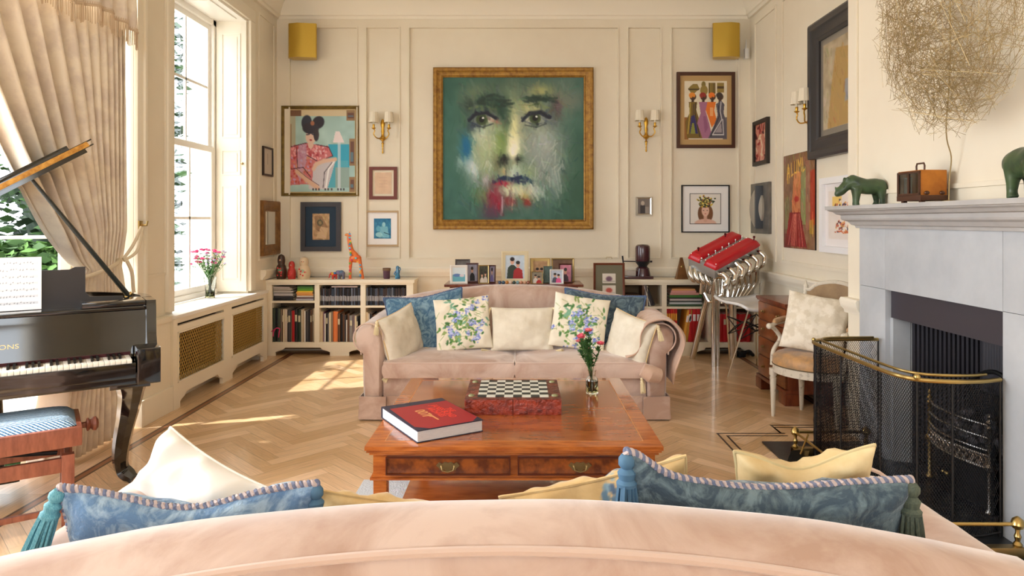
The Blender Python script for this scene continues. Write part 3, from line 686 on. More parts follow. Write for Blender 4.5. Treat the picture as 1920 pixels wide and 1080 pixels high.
for x0, x1 in ((-.525, -.015), (.015, .525)):
    d = MB().box(x0, x1, .012, .032, .362, .432, .004).build('drawer', burl, t)
    mb = MB()
    for a, b, c, e_ in ((x0, x1, .360, .3655), (x0, x1, .4285, .434), (x0, x0+.0055, .3655, .4285), (x1-.0055, x1, .3655, .4285)): mb.box(a, b, .006, .014, c, e_, .002)
    mb.build('cock_bead', mt('dark_bead', (84, 34, 16), .3), d)
    cx = (x0+x1)/2; mb = MB()
    o2 = [(-.048, .004), (-.036, .016), (-.024, .010), (-.014, .018), (0, .014), (.014, .018), (.024, .010), (.036, .016), (.048, .004), (.036, -.006), (.030, -.016), (.014, -.012), (0, -.024), (-.014, -.012), (-.030, -.016), (-.036, -.006)]
    mb.prism([(cx+a, .397+b) for a, b in o2], .006, .012, 'y')
    for q in (-.026, .026): mb.ball((cx+q, .003, .399), .005, 8)
    mb.tube([(cx-.026, 0, .398), (cx-.022, -.006, .385), (cx, -.010, .380), (cx+.022, -.006, .385), (cx+.026, 0, .398)], .0028, 6)
    mb.build('drawer_handle', abrass, d)
MB().box(-.525, .525, .085, Dp-.085, .085, .103, .004).build('lower_shelf', yew, t)
# rug
c = Canvas(120, 100, (208, 216, 224)); c.strokes(260, .05, .006, 14, (0, 0, 1, 1), (-40, 70), .8)
for k in range(60): c.line([(rng.random(), rng.random()), (rng.random(), rng.random())][:1]*1+[(rng.random(), rng.random())], .003, (150, 164, 182), .25)
me = c.mesh('rug', 1.72, 1.75, mat=M('rug_pile', (255, 255, 255), .95, attr=True, bump=.6, bscale=120)); me.transform(Matrix.Translation((0, 0, .01)) @ Matrix.Rotation(-PI/2, 4, 'X'))
o = bpy.data.objects.new('rug', me); COL.objects.link(o); o.location = (.03, 2.78, 0)
sd = o.modifiers.new('t', 'SOLIDIFY'); sd.thickness = .009; sd.offset = 0
tag(o, 'pale blue and white patterned rug under the coffee table', 'rug')
# book lying on the table: corners found on the table plane
tz = .4808
def onz(px, py, z): Y = (CAMZ-z)*FPX/(py-CY); return Vector(((px-CX)*Y/FPX, Y, z))
A, B_, C_ = onz(782, 831.5, tz), onz(906, 809, tz), onz(718, 783, tz)
d1 = (B_-A); d2 = (C_-A); Lw = d1.length; Lh = d2.length; ang = math.atan2(d1.y, d1.x); hh = .052
t = thing('book', 'thick red and navy hardback lying on the coffee table', 'book', A, ang)
ang2 = math.atan2(d2.y, d2.x)-ang; sgn = 1

Lh_ = Lh
navy, redc = mt('navy_cloth', (44, 44, 64), .5), mt('crimson_cover', (158, 26, 38), .4)
MB().box(.004, Lw-.004, .004, Lh_-.01, .004, hh-.004).build('page_block', mt('white_pages', (226, 226, 228), .7, col2=(196, 198, 204), scale=30, stretch=(1, 1, 40)), t)
mb = MB().box(0, Lw, 0, Lh_, 0, .004, .001).box(0, Lw, 0, Lh_, hh-.004, hh, .001).box(0, Lw, Lh_-.006, Lh_, .004, hh-.004); cv = mb.build('cover', navy, t)
MB().prism([(.012, .055), (.06, .004), (Lw-.05, .004), (Lw-.004, .05), (Lw-.004, Lh_-.06), (.02, Lh_-.06)], hh+.0001, hh+.0006, 'z').build('red_panel', redc, cv)
og = mt('orange_foil', (232, 62, 44), .35)
mtx = Matrix.Translation((Lw*.62, Lh_*.50, hh+.0008)) @ Matrix.Rotation(-PI/2, 4, 'Z')
for s_, dx, sz in (('THE', .060, .042), ('JAMES BOND', .026, .046), ('ARCHIVES', -.010, .042)): text(s_, sz, og, cv, mtx @ Matrix.Translation((0, dx, 0)), .0003, sx=.85, bold=.0006)
gm = mt('gold_foil', (216, 152, 96), .35)
text('007', .066, gm, cv, mtx @ Matrix.Translation((-.02, -.068, 0)), .0003, bold=.001)
X = mtx @ Matrix.Translation((.03, -.058, 0))
MB().prism([(.0, .012), (.085, .012), (.085, .004), (.03, .002), (.022, -.006), (.012, -.006), (.010, -.032), (-.002, -.032), (0, 0)], 0, .0005, 'z', X=X).build('pistol_emblem', gm, cv)
# chess box
t = thing('chess_set_box', 'carved red-brown wooden chess box with black and white board top on the coffee table', 'chess box', (-.028, 3.226, tz))
cbm = mt('carved_rosewood', (150, 56, 34), .35, col2=(96, 30, 18), scale=26, contrast=(.4, .65), bump=.9, bscale=55, coat=.2)
for x0, x1 in ((-.229, -.001), (.001, .229)):
    MB().box(x0, x1, 0, .40, 0, .074, .003).build('half_box', cbm, t)
mb = MB().box(-.229, .229, 0, .40, .0742, .0765, .001).build('carved_rim', mt('carved_rim', (130, 64, 48), .4, col2=(84, 44, 38), scale=30, contrast=(.4, .6), bump=1, bscale=60), t)
sq = .0425; x00 = -4*sq; y00 = .034
kb, kw = MB(), MB()
for i in range(8):
    for j in range(8): (kb if (i+j) % 2 == 0 else kw).box(x00+i*sq, x00+(i+1)*sq, y00+j*sq, y00+(j+1)*sq, .0766, .0785)
kb.build('dark_squares', mt('black_stone', (30, 36, 40), .3), t); kw.build('light_squares', mt('ivory_stone', (224, 224, 214), .3), t)
for x, y in ((-.20, .06), (.20, .06), (-.20, .34), (.20, .34)): MB().lathe([(.016, .0766), (.014, .082), (.006, .085), (0, .085)], (x, y, 0), 10).build('corner_boss', mt('jade_boss', (140, 140, 100), .4), t)
# glass vase with pink flowers
def flower_vase(label, loc, h, r, heads, stems_h, colset, wd, seed, prof=None, leaf=(58, 96, 44), frac=.55, lean=(0, 0), leafn=9):
    rr = random.Random(seed); t = thing('flower_vase', label, 'flower vase', loc)
    pr = prof or [(r*.9, 0), (r, .006), (r, h*.55), (r*.92, h*.66), (r*.55, h*.76), (r*.6, h*.93), (r*.72, h)]
    inn = [(max(.001, q-.003), z) for q, z in pr[::-1] if z > .01]+[(.001, .008)]
    rows = [[(q*math.cos(2*PI*k/20), q*math.sin(2*PI*k/20), z) for k in range(20)] for q, z in pr+inn]
    MB().grid(rows, cv=True, capu=True).build('vase', glassm, t)
    MB().lathe([(max(.001, q-.0045), z) for q, z in [(p[0], max(.01, p[1])) for p in pr] if z <= h*frac], n=20).build('water', mt('vase_water', (224, 226, 170), .02, trans=.9, ior=1.33), t)
    st = MB(); lv = MB(); gm_ = plain(leaf, .6); hd = {}
    for k in range(heads):
        a = rr.uniform(0, 2*PI); d = wd*math.sqrt(rr.random()); tx, ty = d*math.cos(a)+lean[0], d*math.sin(a)+lean[1]; tzz = h+stems_h*rr.uniform(.45, 1)
        b = (rr.uniform(-.4, .4)*r, rr.uniform(-.4, .4)*r, .015)
        st.tube(cat_rom([b, (b[0]*-.5+tx*.15, b[1]*-.5+ty*.15, h*.9), (tx*.7, ty*.7, h+(tzz-h)*.6), (tx, ty, tzz)], 4), .0016, 5)
        for q in range(leafn):
            f = rr.uniform(.1, .95); p = Vector((tx*f, ty*f, h+(tzz-h)*f)); X = Matrix.Translation(p) @ Matrix.Rotation(rr.uniform(0, 6), 4, 'Z') @ Matrix.Rotation(rr.uniform(-1.1, -.2), 4, 'Y'); l = rr.uniform(.02, .04)
            lv._add([(0, 0, 0), (l*.4, l*.2, 0), (l, 0, -.004), (l*.4, -l*.2, 0), (l*.4, 0, .003)], [(0, 3, 4), (0, 4, 1), (1, 4, 2), (4, 3, 2)], X)
        cset = colset[k % len(colset)]; hd.setdefault(cset, []).append((tx, ty, tzz))
    st.build('stems', gm_, t); lv.build('leaves', gm_, t)
    for col, L in hd.items():
        for p in L:
            mb = MB(); s_ = .016 if col[0] > 180 and col[2] < 190 else .010
            for ring_, (cnt, til) in enumerate(((5, .3), (7, .8), (8, 1.25))):
                for q in range(cnt):
                    X = Matrix.Translation(p) @ Matrix.Rotation(2*PI*q/cnt+ring_+rr.random()*.3, 4, 'Z') @ Matrix.Rotation(-PI/2+til+rr.uniform(-.15, .15), 4, 'Y'); l = s_*(1+ring_*.35)
                    mb._add([(0, 0, 0), (l*.6, l*.4, .002), (l, l*.15, .004), (l, -l*.15, .004), (l*.6, -l*.4, .002), (l*.55, 0, -.003)], [(0, 5, 1), (0, 4, 5), (1, 5, 2), (5, 4, 3), (2, 5, 3)], X)
            mb.build('flower_head', plain(col, .7), t)
    return t
flower_vase('small square-shouldered glass vase of pink flowers on the coffee table', (.389, 3.634, tz), .125, .033, 12, .20, ((232, 96, 120), (60, 100, 50), (240, 130, 140), (60, 100, 50)), .085, 5, lean=(-.012, 0), leafn=34)
flower_vase('glass vase of pink and lilac flowers on the window sill', (-2.80, 6.19, .7005), .19, .048, 46, .24, ((214, 74, 130), (226, 120, 160), (190, 176, 214), (206, 198, 226)), .17, 9, prof=[(.038, 0), (.042, .006), (.040, .06), (.046, .13), (.056, .19)], leaf=(84, 130, 70), frac=.5, lean=(.0, 0))
# ============================================================ PICTURES
def picture(name, label, cat, c, w, h, fw, depth, fmat, art, rotz=0, mount=None, mw=0, inner=None, prof=0, mwb=None, artname='picture', group=None):
    """c = world centre of the picture's back; local front faces -Y"""
    t = thing(name, label, cat, c, rotz, group)
    mb = MB()
    P4 = [(-w/2, -h/2), (w/2, -h/2), (w/2, h/2), (-w/2, h/2)]
    if fw > 0:
        sec = [(0, 0), (0, -depth*.8), (fw*.12, -depth), (fw*.35, -depth*.97), (fw*.45, -depth*.8), (fw*.8, -depth*.62), (fw*.86, -depth*.7), (fw, -depth*.55), (fw, 0)] if prof else [(0, 0), (0, -depth), (fw, -depth), (fw, 0)]
        rows = [[(sx*(w/2-d), y, sz*(h/2-d)) for d, y in sec] for sx, sz in ((-1, -1), (1, -1), (1, 1), (-1, 1))]
        mb.grid(rows, cu=True, cv=True); mb.build('frame', fmat, t, ang=30)
    iw, ih = w-2*fw, h-2*fw
    MB().box(-iw/2-.002, iw/2+.002, -depth*.3, 0, -ih/2-.002, ih/2+.002).build('mount' if mount else 'backing', mount or blackm, t)
    if inner:
        iw2, ih2 = iw-2*mw, ih-2*(mwb or mw); MB().box(-iw2/2-.006, iw2/2+.006, -depth*.3-.002, -depth*.3, -ih2/2-.006, ih2/2+.006).build('inner_slip', inner, t)
    aw, ah = iw-2*mw, ih-2*(mwb or mw)
    o = bpy.data.objects.new(artname, art.mesh(artname, aw, ah, -depth*.3-.003)); COL.objects.link(o); o.parent = t
    return t
def on_back(x0, y0, x1, y1): # wall recess plane
    return Vector((((x0+x1)/2-CX)/172.7, YB-.001, CAMZ-((y0+y1)/2-CY)/172.7)), (x1-x0)/172.7, (y1-y0)/172.7
# --- large painted face
c = Canvas(230, 230, (58, 98, 84)); c.noise(7, 12)
G = c.glow
G(.10, .55, .25, .6, (62, 108, 94), .7); G(.95, .8, .2, .45, (56, 92, 70), .8); G(.85, .1, .2, .2, (120, 136, 122), .6)
G(.5, .08, .35, .12, (48, 72, 62), .8)
G(.42, .42, .26, .40, (128, 148, 112), .85); G(.62, .45, .24, .42, (126, 144, 124), .85); G(.72, .55, .16, .25, (134, 148, 140), .9)
G(.30, .52, .12, .2, (146, 162, 126), .9); G(.22, .14, .10, .10, (120, 136, 104), .8); G(.70, .10, .10, .05, (176, 176, 112), .8); G(.88, .16, .14, .07, (116, 124, 108), .8)
G(.17, .5, .05, .10, (30, 96, 128), 1); G(.20, .62, .05, .09, (176, 196, 196), .8); G(.14, .60, .04, .03, (190, 206, 206), .6)
G(.49, .40, .06, .25, (200, 206, 150), .95); G(.50, .48, .045, .10, (226, 228, 196), .95); G(.43, .40, .035, .16, (70, 106, 60), .85); G(.40, .48, .05, .12, (116, 150, 70), .8); G(.60, .30, .05, .10, (206, 210, 156), .6)
G(.36, .20, .12, .05, (34, 60, 50), 1); G(.34, .15, .14, .04, (52, 80, 64), .9); G(.42, .26, .06, .08, (38, 70, 56), .9); G(.18, .20, .05, .05, (44, 64, 52), .8)
G(.65, .15, .09, .022, (28, 52, 46), 1); G(.74, .14, .06, .02, (36, 60, 50), .9); G(.80, .22, .04, .08, (84, 58, 60), .7); G(.62, .18, .08, .02, (190, 190, 140), .5)
for ex, ey, fl in ((.285, .295, 1), (.665, .285, -1)):
    G(ex, ey, .13, .075, (52, 66, 66), .8); G(ex+.02*fl, ey+.005, .09, .042, (206, 208, 184), .95)
    c.line([(ex-.10, ey+.0), (ex-.05, ey-.045), (ex+.03, ey-.05), (ex+.10, ey-.005)], .014, (28, 36, 52), .9); c.line([(ex-.09, ey+.02), (ex-.02, ey+.05), (ex+.06, ey+.035)], .008, (46, 60, 70), .7)
    c.ell(ex-.01, ey, .042, .042, (66, 84, 52), 0, .3, 1); c.ell(ex-.01, ey, .022, .024, (14, 22, 20), 0, .3, 1); c.ell(ex, ey-.012, .009, .008, (232, 236, 230), 0, .3, .9)
    c.line([(ex-.10, ey-.075), (ex, ey-.10), (ex+.09, ey-.07)], .010, (110, 130, 80), .6); G(ex-.02, ey+.085, .09, .02, (56, 84, 74), .8)
G(.375, .31, .02, .02, (170, 60, 60), .6); G(.22, .345, .05, .03, (36, 50, 76), .8); G(.28, .38, .05, .02, (198, 214, 214), .6)
G(.44, .58, .04, .035, (40, 44, 40), 1); G(.535, .575, .022, .018, (34, 40, 38), 1); G(.385, .60, .03, .06, (92, 90, 60), .8); G(.49, .60, .03, .02, (110, 120, 90), .6); G(.55, .55, .03, .05, (92, 128, 84), .6)
G(.50, .68, .08, .03, (196, 208, 198), .7); c.line([(.38, .725), (.44, .70), (.50, .715), (.56, .70), (.62, .73)], .014, (38, 60, 86), .9); G(.55, .735, .06, .012, (30, 46, 70), 1); G(.44, .72, .04, .02, (50, 76, 96), .8)
G(.39, .74, .05, .02, (150, 34, 60), 1); G(.50, .78, .10, .035, (196, 206, 160), .9); G(.58, .83, .06, .04, (176, 160, 84), .8); G(.30, .72, .03, .05, (196, 180, 190), .7); G(.62, .78, .04, .05, (204, 210, 184), .7)
G(.37, .86, .06, .09, (120, 44, 58), .95); G(.34, .95, .08, .06, (84, 62, 78), .9); G(.47, .87, .05, .05, (150, 60, 62), .8); G(.60, .88, .03, .03, (150, 44, 40), .95); G(.40, .90, .015, .04, (176, 30, 56), .9)
c.line([(.42, .84), (.42, .95)], .006, (196, 186, 190), .7); c.line([(.50, .82), (.49, .93)], .006, (190, 150, 130), .7); G(.28, .83, .06, .06, (116, 128, 80), .7); G(.80, .72, .05, .12, (170, 184, 178), .45)
G(.50, .36, .05, .16, (222, 224, 168), .8); G(.505, .50, .05, .08, (236, 238, 208), .9); G(.31, .47, .10, .12, (176, 192, 150), .75); G(.27, .41, .06, .04, (206, 216, 196), .7); G(.70, .45, .11, .13, (176, 186, 172), .65); G(.63, .22, .09, .03, (206, 208, 140), .7); G(.36, .36, .10, .03, (186, 200, 160), .6); G(.67, .37, .09, .03, (176, 190, 160), .6)
G(.46, .30, .03, .08, (54, 84, 66), .7); G(.30, .60, .07, .07, (168, 182, 140), .6); G(.44, .66, .03, .03, (196, 150, 80), .6); G(.50, .645, .07, .03, (176, 200, 184), .7); G(.62, .66, .06, .05, (150, 176, 120), .6); G(.49, .80, .12, .03, (214, 218, 190), .7); G(.66, .80, .04, .05, (206, 214, 200), .7)
G(.22, .66, .03, .06, (204, 214, 214), .7); G(.16, .48, .03, .08, (24, 104, 140), .9)
G(.42, .585, .05, .03, (40, 44, 40), .9); G(.54, .575, .03, .022, (34, 40, 38), .9)
c.line([(.36, .735), (.44, .705), (.50, .72), (.56, .70), (.64, .735)], .016, (34, 54, 76), .8); G(.43, .745, .05, .016, (176, 30, 60), .9); G(.36, .84, .05, .07, (146, 40, 62), .8)
c.a = (c.a-np.array([104, 118, 98]))*1.22+np.array([108, 122, 104])
c.strokes(700, .045, .010, 9, (.12, .05, .9, .95), (20, 110), .5); c.strokes(260, .06, .010, 4, (0, 0, 1, 1), (60, 110), .35)
c.strokes(220, .02, .004, 16, (.2, .6, .75, .92), (40, 110), .6); c.strokes(80, .04, .004, 30, (.55, .05, .95, .7), (-70, 20), .35)
for ex, ey in ((.285, .295), (.665, .285)):
    c.ell(ex-.01, ey, .036, .036, (62, 80, 48), 0, .4, .85); c.ell(ex-.01, ey, .019, .021, (14, 22, 20), 0, .3, 1); c.ell(ex, ey-.010, .008, .007, (236, 240, 234), 0, .3, .9); c.line([(ex-.09, ey-.0), (ex-.05, ey-.04), (ex+.03, ey-.045), (ex+.09, ey-.005)], .009, (28, 36, 48), .8)
for k in range(46): x = rng.uniform(.22, .46); y = .205-.05*math.sin((x-.2)/.28*PI)+rng.normal()*.016; c.line([(x, y), (x+rng.uniform(.02, .05), y+rng.uniform(-.012, .014))], .010, ((34, 58, 50), (46, 76, 62), (26, 44, 44))[k % 3], .42)
for k in range(40): x = rng.uniform(.57, .78); y = .165-.02*math.sin((x-.56)/.24*PI)+rng.normal()*.010; c.line([(x, y), (x+rng.uniform(.02, .05), y+rng.uniform(-.01, .012))], .008, ((30, 54, 48), (44, 70, 58))[k % 2], .45)
for k in range(60): x, y = rng.uniform(.62, .86), rng.uniform(.42, .80); c.line([(x, y), (x+rng.uniform(-.05, .02), y+rng.uniform(.03, .08))], .006, ((176, 192, 184), (150, 170, 160), (206, 216, 206))[k % 3], .35)
for k in range(40): x, y = rng.uniform(.20, .36), rng.uniform(.40, .66); c.line([(x, y), (x+rng.uniform(-.02, .03), y+rng.uniform(.02, .06))], .006, ((190, 204, 170), (160, 186, 150), (210, 222, 206))[k % 3], .4)
for ex in (.285, .665): c.line([(ex-.10, .305), (ex-.055, .262), (ex+.02, .250), (ex+.09, .285)], .011, (24, 32, 48), .85); c.line([(ex-.08, .335), (ex, .350), (ex+.07, .325)], .006, (50, 62, 66), .6)
cc, W_, H_ = on_back(813, 128, 1112, 430)
picture('painting', 'large gilt-framed painting of a face in green brushstrokes above the sofa', 'painting', cc, W_, H_, .105, .055, gilt, c, prof=1, artname='canvas')
# --- seated woman print
c = Canvas(120, 146, (168, 200, 196)); c.noise(5, 10)
c.rect(0, 0, 1, .07, (214, 196, 160)); c.rect(0, .0, .22, .07, (120, 84, 60)); c.rect(.0, .07, .14, .6, (178, 176, 150)); c.rect(.62, .42, .92, .95, (56, 168, 200)); c.rect(.5, .62, .9, .95, (84, 176, 198)); c.rect(.72, .70, .92, .95, (150, 176, 170))
for x0, y0, x1, y1 in ((0, .17, .08, .62), (.92, .35, 1, .68), (.88, 0, 1, .13), (.92, .82, 1, 1), (0, .6, .08, .85)):
    c.rect(x0, y0, x1, y1, (150, 118, 84)); c.rect(x0+.015, y0+.03, x1-.015, y1-.03, (110, 76, 64)); c.rect(x0+.02, (y0+y1)/2, x1-.02, y1-.05, (90, 130, 150), .8)
c.poly([(.72, .26), (.78, .26), (.85, .40), (.68, .40)], (238, 226, 228)); c.rect(.75, .4, .79, .98, (220, 228, 236), .7)
c.poly([(.38, .62), (.72, .62), (.60, .97), (.34, .97), (.30, .8)], (206, 200, 206)); c.line([(.70, .63), (.62, .72), (.58, .95)], .014, (246, 244, 246)); c.line([(.67, .64), (.56, .76), (.54, .95)], .006, (60, 50, 60))
c.poly([(.06, .45), (.30, .40), (.44, .42), (.62, .45), (.68, .56), (.52, .62), (.40, .66), (.38, .90), (.04, .92), (.05, .7)], (206, 116, 120))
for k in range(120): c.ell(rng.uniform(.08, .6), rng.uniform(.43, .6), .02, .012, ((236, 160, 160), (180, 60, 76), (232, 190, 196), (196, 90, 96))[k % 4], rng.uniform(0, 180), .4, .6)
for k in range(110): c.ell(rng.uniform(.05, .36), rng.uniform(.58, .9), .02, .014, ((222, 120, 110), (190, 80, 70), (198, 160, 200), (210, 150, 120))[k % 4], rng.uniform(0, 180), .4, .6)
c.poly([(.18, .42), (.30, .42), (.30, .62), (.20, .9), (.16, .7)], (196, 176, 212), .6)
for L in ([(.06, .45), (.30, .40)], [(.44, .42), (.62, .45), (.68, .56), (.5, .62)], [(.08, .72), (.25, .70), (.36, .82)], [(.15, .45), (.17, .7)], [(.30, .55), (.45, .62)]): c.line(L, .007, (70, 30, 46), .8)
c.line([(.72, .60), (.55, .62), (.44, .66), (.40, .72)], .03, (226, 190, 166)); c.line([(.16, .75), (.30, .85), (.46, .95)], .036, (222, 182, 156)); c.line([(.16, .72), (.30, .82), (.48, .92)], .005, (80, 40, 50), .7)
c.ell(.36, .33, .075, .085, (226, 194, 176)); c.ell(.36, .42, .04, .05, (226, 194, 176)); c.ell(.30, .15, .075, .09, (50, 54, 70), 10); c.ell(.47, .15, .09, .075, (44, 40, 50), -20); c.ell(.36, .22, .12, .07, (52, 48, 60)); c.ell(.44, .30, .04, .08, (60, 50, 56)); c.ell(.385, .16, .03, .03, (170, 110, 80), 0, .3, .8)
c.line([(.30, .30), (.34, .295)], .008, (40, 40, 60)); c.line([(.38, .295), (.42, .30)], .008, (40, 40, 60)); c.ell(.36, .365, .02, .01, (170, 60, 70))
for k in range(12): c.rect(.38+k*.045, .955, .405+k*.045, .985, (60, 50, 60), .8 if k % 4 != 3 else 0)
cc, W_, H_ = on_back(529, 199, 674, 368)
olive = mt('olive_gilt', (128, 104, 44), .4, metal=.4, col2=(98, 76, 30), scale=20)
picture('framed_print', 'print of a seated woman in pink dress and dark headscarf, olive gilt frame', 'picture', cc, W_, H_, .035, .035, olive, c, prof=1, mount=plain((206, 180, 130), .6), mw=.012)
c = Canvas(50, 66, (186, 150, 110)); c.noise(16, 6); c.poly([(.1, .1), (.5, .05), (.9, .5), (.6, .8), (.2, .6)], (120, 86, 60), .5); c.poly([(.5, .5), (.9, .55), (.8, .95), (.2, .95)], (204, 170, 132)); c.ell(.45, .35, .18, .13, (90, 84, 60)); c.ell(.45, .35, .1, .07, (150, 130, 90)); c.strokes(60, .1, .02, 18, (0, 0, 1, 1), (20, 70), .5)
cc, W_, H_ = on_back(565, 379, 640, 471)
picture('framed_print', 'small brown print with dark blue mount in a charcoal frame', 'picture', cc, W_, H_, .05, .03, plain((58, 56, 62), .5), c, mount=plain((34, 56, 78), .7), mw=.075, mwb=.075, prof=0)
c = Canvas(40, 50, (222, 190, 160)); c.noise(4, 6)
for k in range(7): c.line([(.25, .25+.07*k), (.75, .25+.07*k)], .008, (186, 140, 116), .6)
cc, W_, H_ = on_back(693, 313, 745, 374)
picture('framed_print', 'small pinkish document in a red-brown frame below the left wall light', 'picture', cc, W_, H_, .035, .025, plain((112, 50, 40), .4), c, mount=plain((236, 224, 200), .7), mw=.025)
c = Canvas(50, 50, (40, 120, 160)); c.noise(12, 6); c.ell(.58, .3, .10, .12, (150, 204, 214)); c.poly([(.35, .4), (.8, .4), (.9, .95), (.3, .95)], (120, 186, 204)); c.ell(.25, .5, .12, .15, (96, 170, 196)); c.ell(.3, .8, .2, .12, (150, 206, 214)); c.strokes(60, .08, .015, 20, (0, 0, 1, 1), (0, 90), .6); c.line([(.6, .7), (.95, .8)], .02, (10, 50, 80))
cc, W_, H_ = on_back(686, 395, 749, 462)
picture('framed_print', 'small blue-toned print with wide white mount in a pale wood frame', 'picture', cc, W_, H_, .02, .025, plain((186, 158, 120), .5), c, mount=plain((244, 242, 240), .7), mw=.07, mwb=.065)
# --- four women carrying vessels
c = Canvas(110, 150, (226, 216, 192)); c.noise(3, 10)
Tn = (176, 140, 60)
c.rect(0, .62, .10, 1, (150, 100, 50)); c.rect(.9, .62, 1, 1, (120, 110, 110))
c.poly([(.08, .13), (.20, .05), (.30, .05), (.36, .13), (.24, .21), (.16, .21)], (140, 120, 60)); c.poly([(.08, .13), (.36, .13), (.34, .16), (.10, .16)], (84, 70, 40))
c.ell(.45, .06, .05, .055, (130, 116, 60)); c.ell(.46, .16, .09, .085, (150, 128, 64)); c.rect(.56, .03, .73, .22, (150, 126, 60)); [c.rect(.585+.04*k, .03, .60+.04*k, .22, (70, 60, 40)) for k in range(4)]
c.rect(.77, .03, .93, .20, (150, 128, 64)); c.rect(.77, .09, .93, .13, (84, 64, 36))
for hx, tcol in ((.20, (224, 140, 50)), (.45, (150, 50, 40)), (.66, (232, 120, 40)), (.84, (60, 52, 50))):
    c.ell(hx, .27, .075, .06, (70, 50, 38)); c.ell(hx-.02, .245, .075, .05, tcol); c.line([(hx, .3), (hx-.01, .38)], .035, (66, 46, 36))
c.poly([(.10, .36), (.30, .36), (.28, .5), (.36, .68), (.42, .98), (.06, .98), (.02, .7), (.12, .55)], (120, 96, 40)); c.poly([(.16, .6), (.24, .58), (.32, .9), (.12, .9)], (50, 46, 100)); c.poly([(.18, .72), (.22, .72), (.26, .9), (.14, .9)], (136, 140, 60)); c.line([(.14, .38), (.13, .55), (.08, .9)], .012, (196, 170, 70)); c.line([(.26, .38), (.25, .55), (.36, .95)], .014, (60, 50, 40)); c.line([(.22, .4), (.20, .6)], .01, (60, 50, 60))
c.poly([(.34, .36), (.54, .36), (.50, .52), (.58, .72), (.66, .98), (.42, .98), (.30, .72), (.38, .55)], (166, 110, 140)); c.poly([(.44, .6), (.5, .6), (.56, .8), (.48, .9)], (140, 84, 120), .7)
c.poly([(.54, .36), (.74, .36), (.70, .5), (.76, .68), (.64, .80), (.56, .62), (.5, .5)], (228, 122, 40)); c.rect(.60, .45, .67, .60, (240, 200, 150), .6)
c.poly([(.74, .40), (.86, .33), (.94, .40), (.92, .55), (.99, .72), (.99, .98), (.56, .98), (.70, .75), (.78, .58)], (92, 88, 98)); c.line([(.86, .36), (.84, .52), (.88, .66), (.66, .92), (.92, .92), (.90, .66)], .012, (206, 204, 204)); c.line([(.80, .42), (.82, .6), (.62, .95)], .01, (40, 36, 44)); c.poly([(.86, .72), (.88, .88), (.72, .88)], (160, 150, 156))
cc, W_, H_ = on_back(1268, 136, 1377, 278)
picture('framed_print', 'picture of four robed women carrying vessels on their heads in a dark brown frame', 'picture', cc, W_, H_, .035, .03, plain((74, 42, 28), .4), c, mount=plain((190, 156, 104), .7), mw=.05, mwb=.06)
c = Canvas(90, 90, (230, 224, 216)); rq = random.Random(8)
c.ell(.38, .66, .13, .26, (116, 76, 48)); c.ell(.62, .66, .13, .26, (122, 80, 50)); c.ell(.5, 1.0, .36, .16, (224, 180, 160)); c.line([(.5, .7), (.5, .9)], .07, (214, 168, 146)); c.ell(.5, .56, .125, .20, (226, 184, 162)); c.ell(.5, .38, .17, .08, (60, 46, 36))
for k in range(150): c.ell(.5+rq.gauss(0, .10), .25+rq.gauss(0, .07), .035, .025, ((210, 176, 50), (60, 76, 46), (150, 90, 50), (230, 214, 120), (40, 50, 40), (120, 110, 60))[k % 6], rq.uniform(0, 180), .3, .85)
c.ell(.44, .56, .03, .012, (50, 40, 44)); c.ell(.56, .56, .03, .012, (50, 40, 44)); c.ell(.5, .67, .03, .012, (190, 70, 70))
cc, W_, H_ = on_back(1277, 347, 1367, 436)
picture('framed_photograph', 'photograph of a woman wearing a crown of flowers, wide white mount and thin black frame', 'picture', cc, W_, H_, .012, .025, blackm, c, mount=plain((240, 238, 236), .7), mw=.085, inner=blackm)
c = Canvas(30, 40, (120, 110, 104)); c.ell(.4, .3, .15, .15, (190, 176, 160)); c.rect(.2, .45, .6, 1, (60, 54, 56)); c.rect(.6, .55, .9, 1, (150, 140, 130))
cc, W_, H_ = on_back(1192, 369, 1222, 404)
picture('framed_photograph', 'tiny dark photograph in a silver frame below the right wall light', 'picture', cc, W_, H_, .022, .02, silver, c, prof=1)
# left wall
def on_side(X, x0, x1, y0, y1, at_x):   # extents along Y from px columns, height from rows measured at column at_x
    a, b = X*FPX/(x0-CX), X*FPX/(x1-CX); Ym = X*FPX/(at_x-CX)
    z1, z0 = CAMZ-(y0-CY)*Ym/FPX, CAMZ-(y1-CY)*Ym/FPX; return (a+b)/2, (z0+z1)/2, abs(a-b), abs(z1-z0)
c = Canvas(30, 60, (206, 196, 180)); c.line([(.5, .2), (.5, .6)], .03, (120, 110, 100), .6)
y, z, W_, H_ = on_side(XL, 491, 509, 276, 330, 500)
picture('framed_print', 'narrow small print in a thin dark frame beside the window on the left wall', 'picture', (XL+.001, y, z), W_, H_, .018, .02, plain((50, 40, 36), .4), c, rotz=PI/2)
y, z, W_, H_ = on_side(XL, 486, 521, 377, 478, 504)
t = picture('wall_mirror', 'small mirror in a broad old gold frame on the left wall', 'mirror', (XL+.001, y, z), W_, H_, .11, .04, mt('old_gold', (150, 106, 56), .45, metal=.3, col2=(116, 78, 38), scale=14), Canvas(4, 4, (200, 190, 170)), rotz=PI/2, prof=1, artname='mirror_glass')
for ch in t.children:
    if ch.name.startswith('mirror_glass'): ch.data.materials[0] = mt('mirror_glass', (220, 220, 216), .04, metal=1)
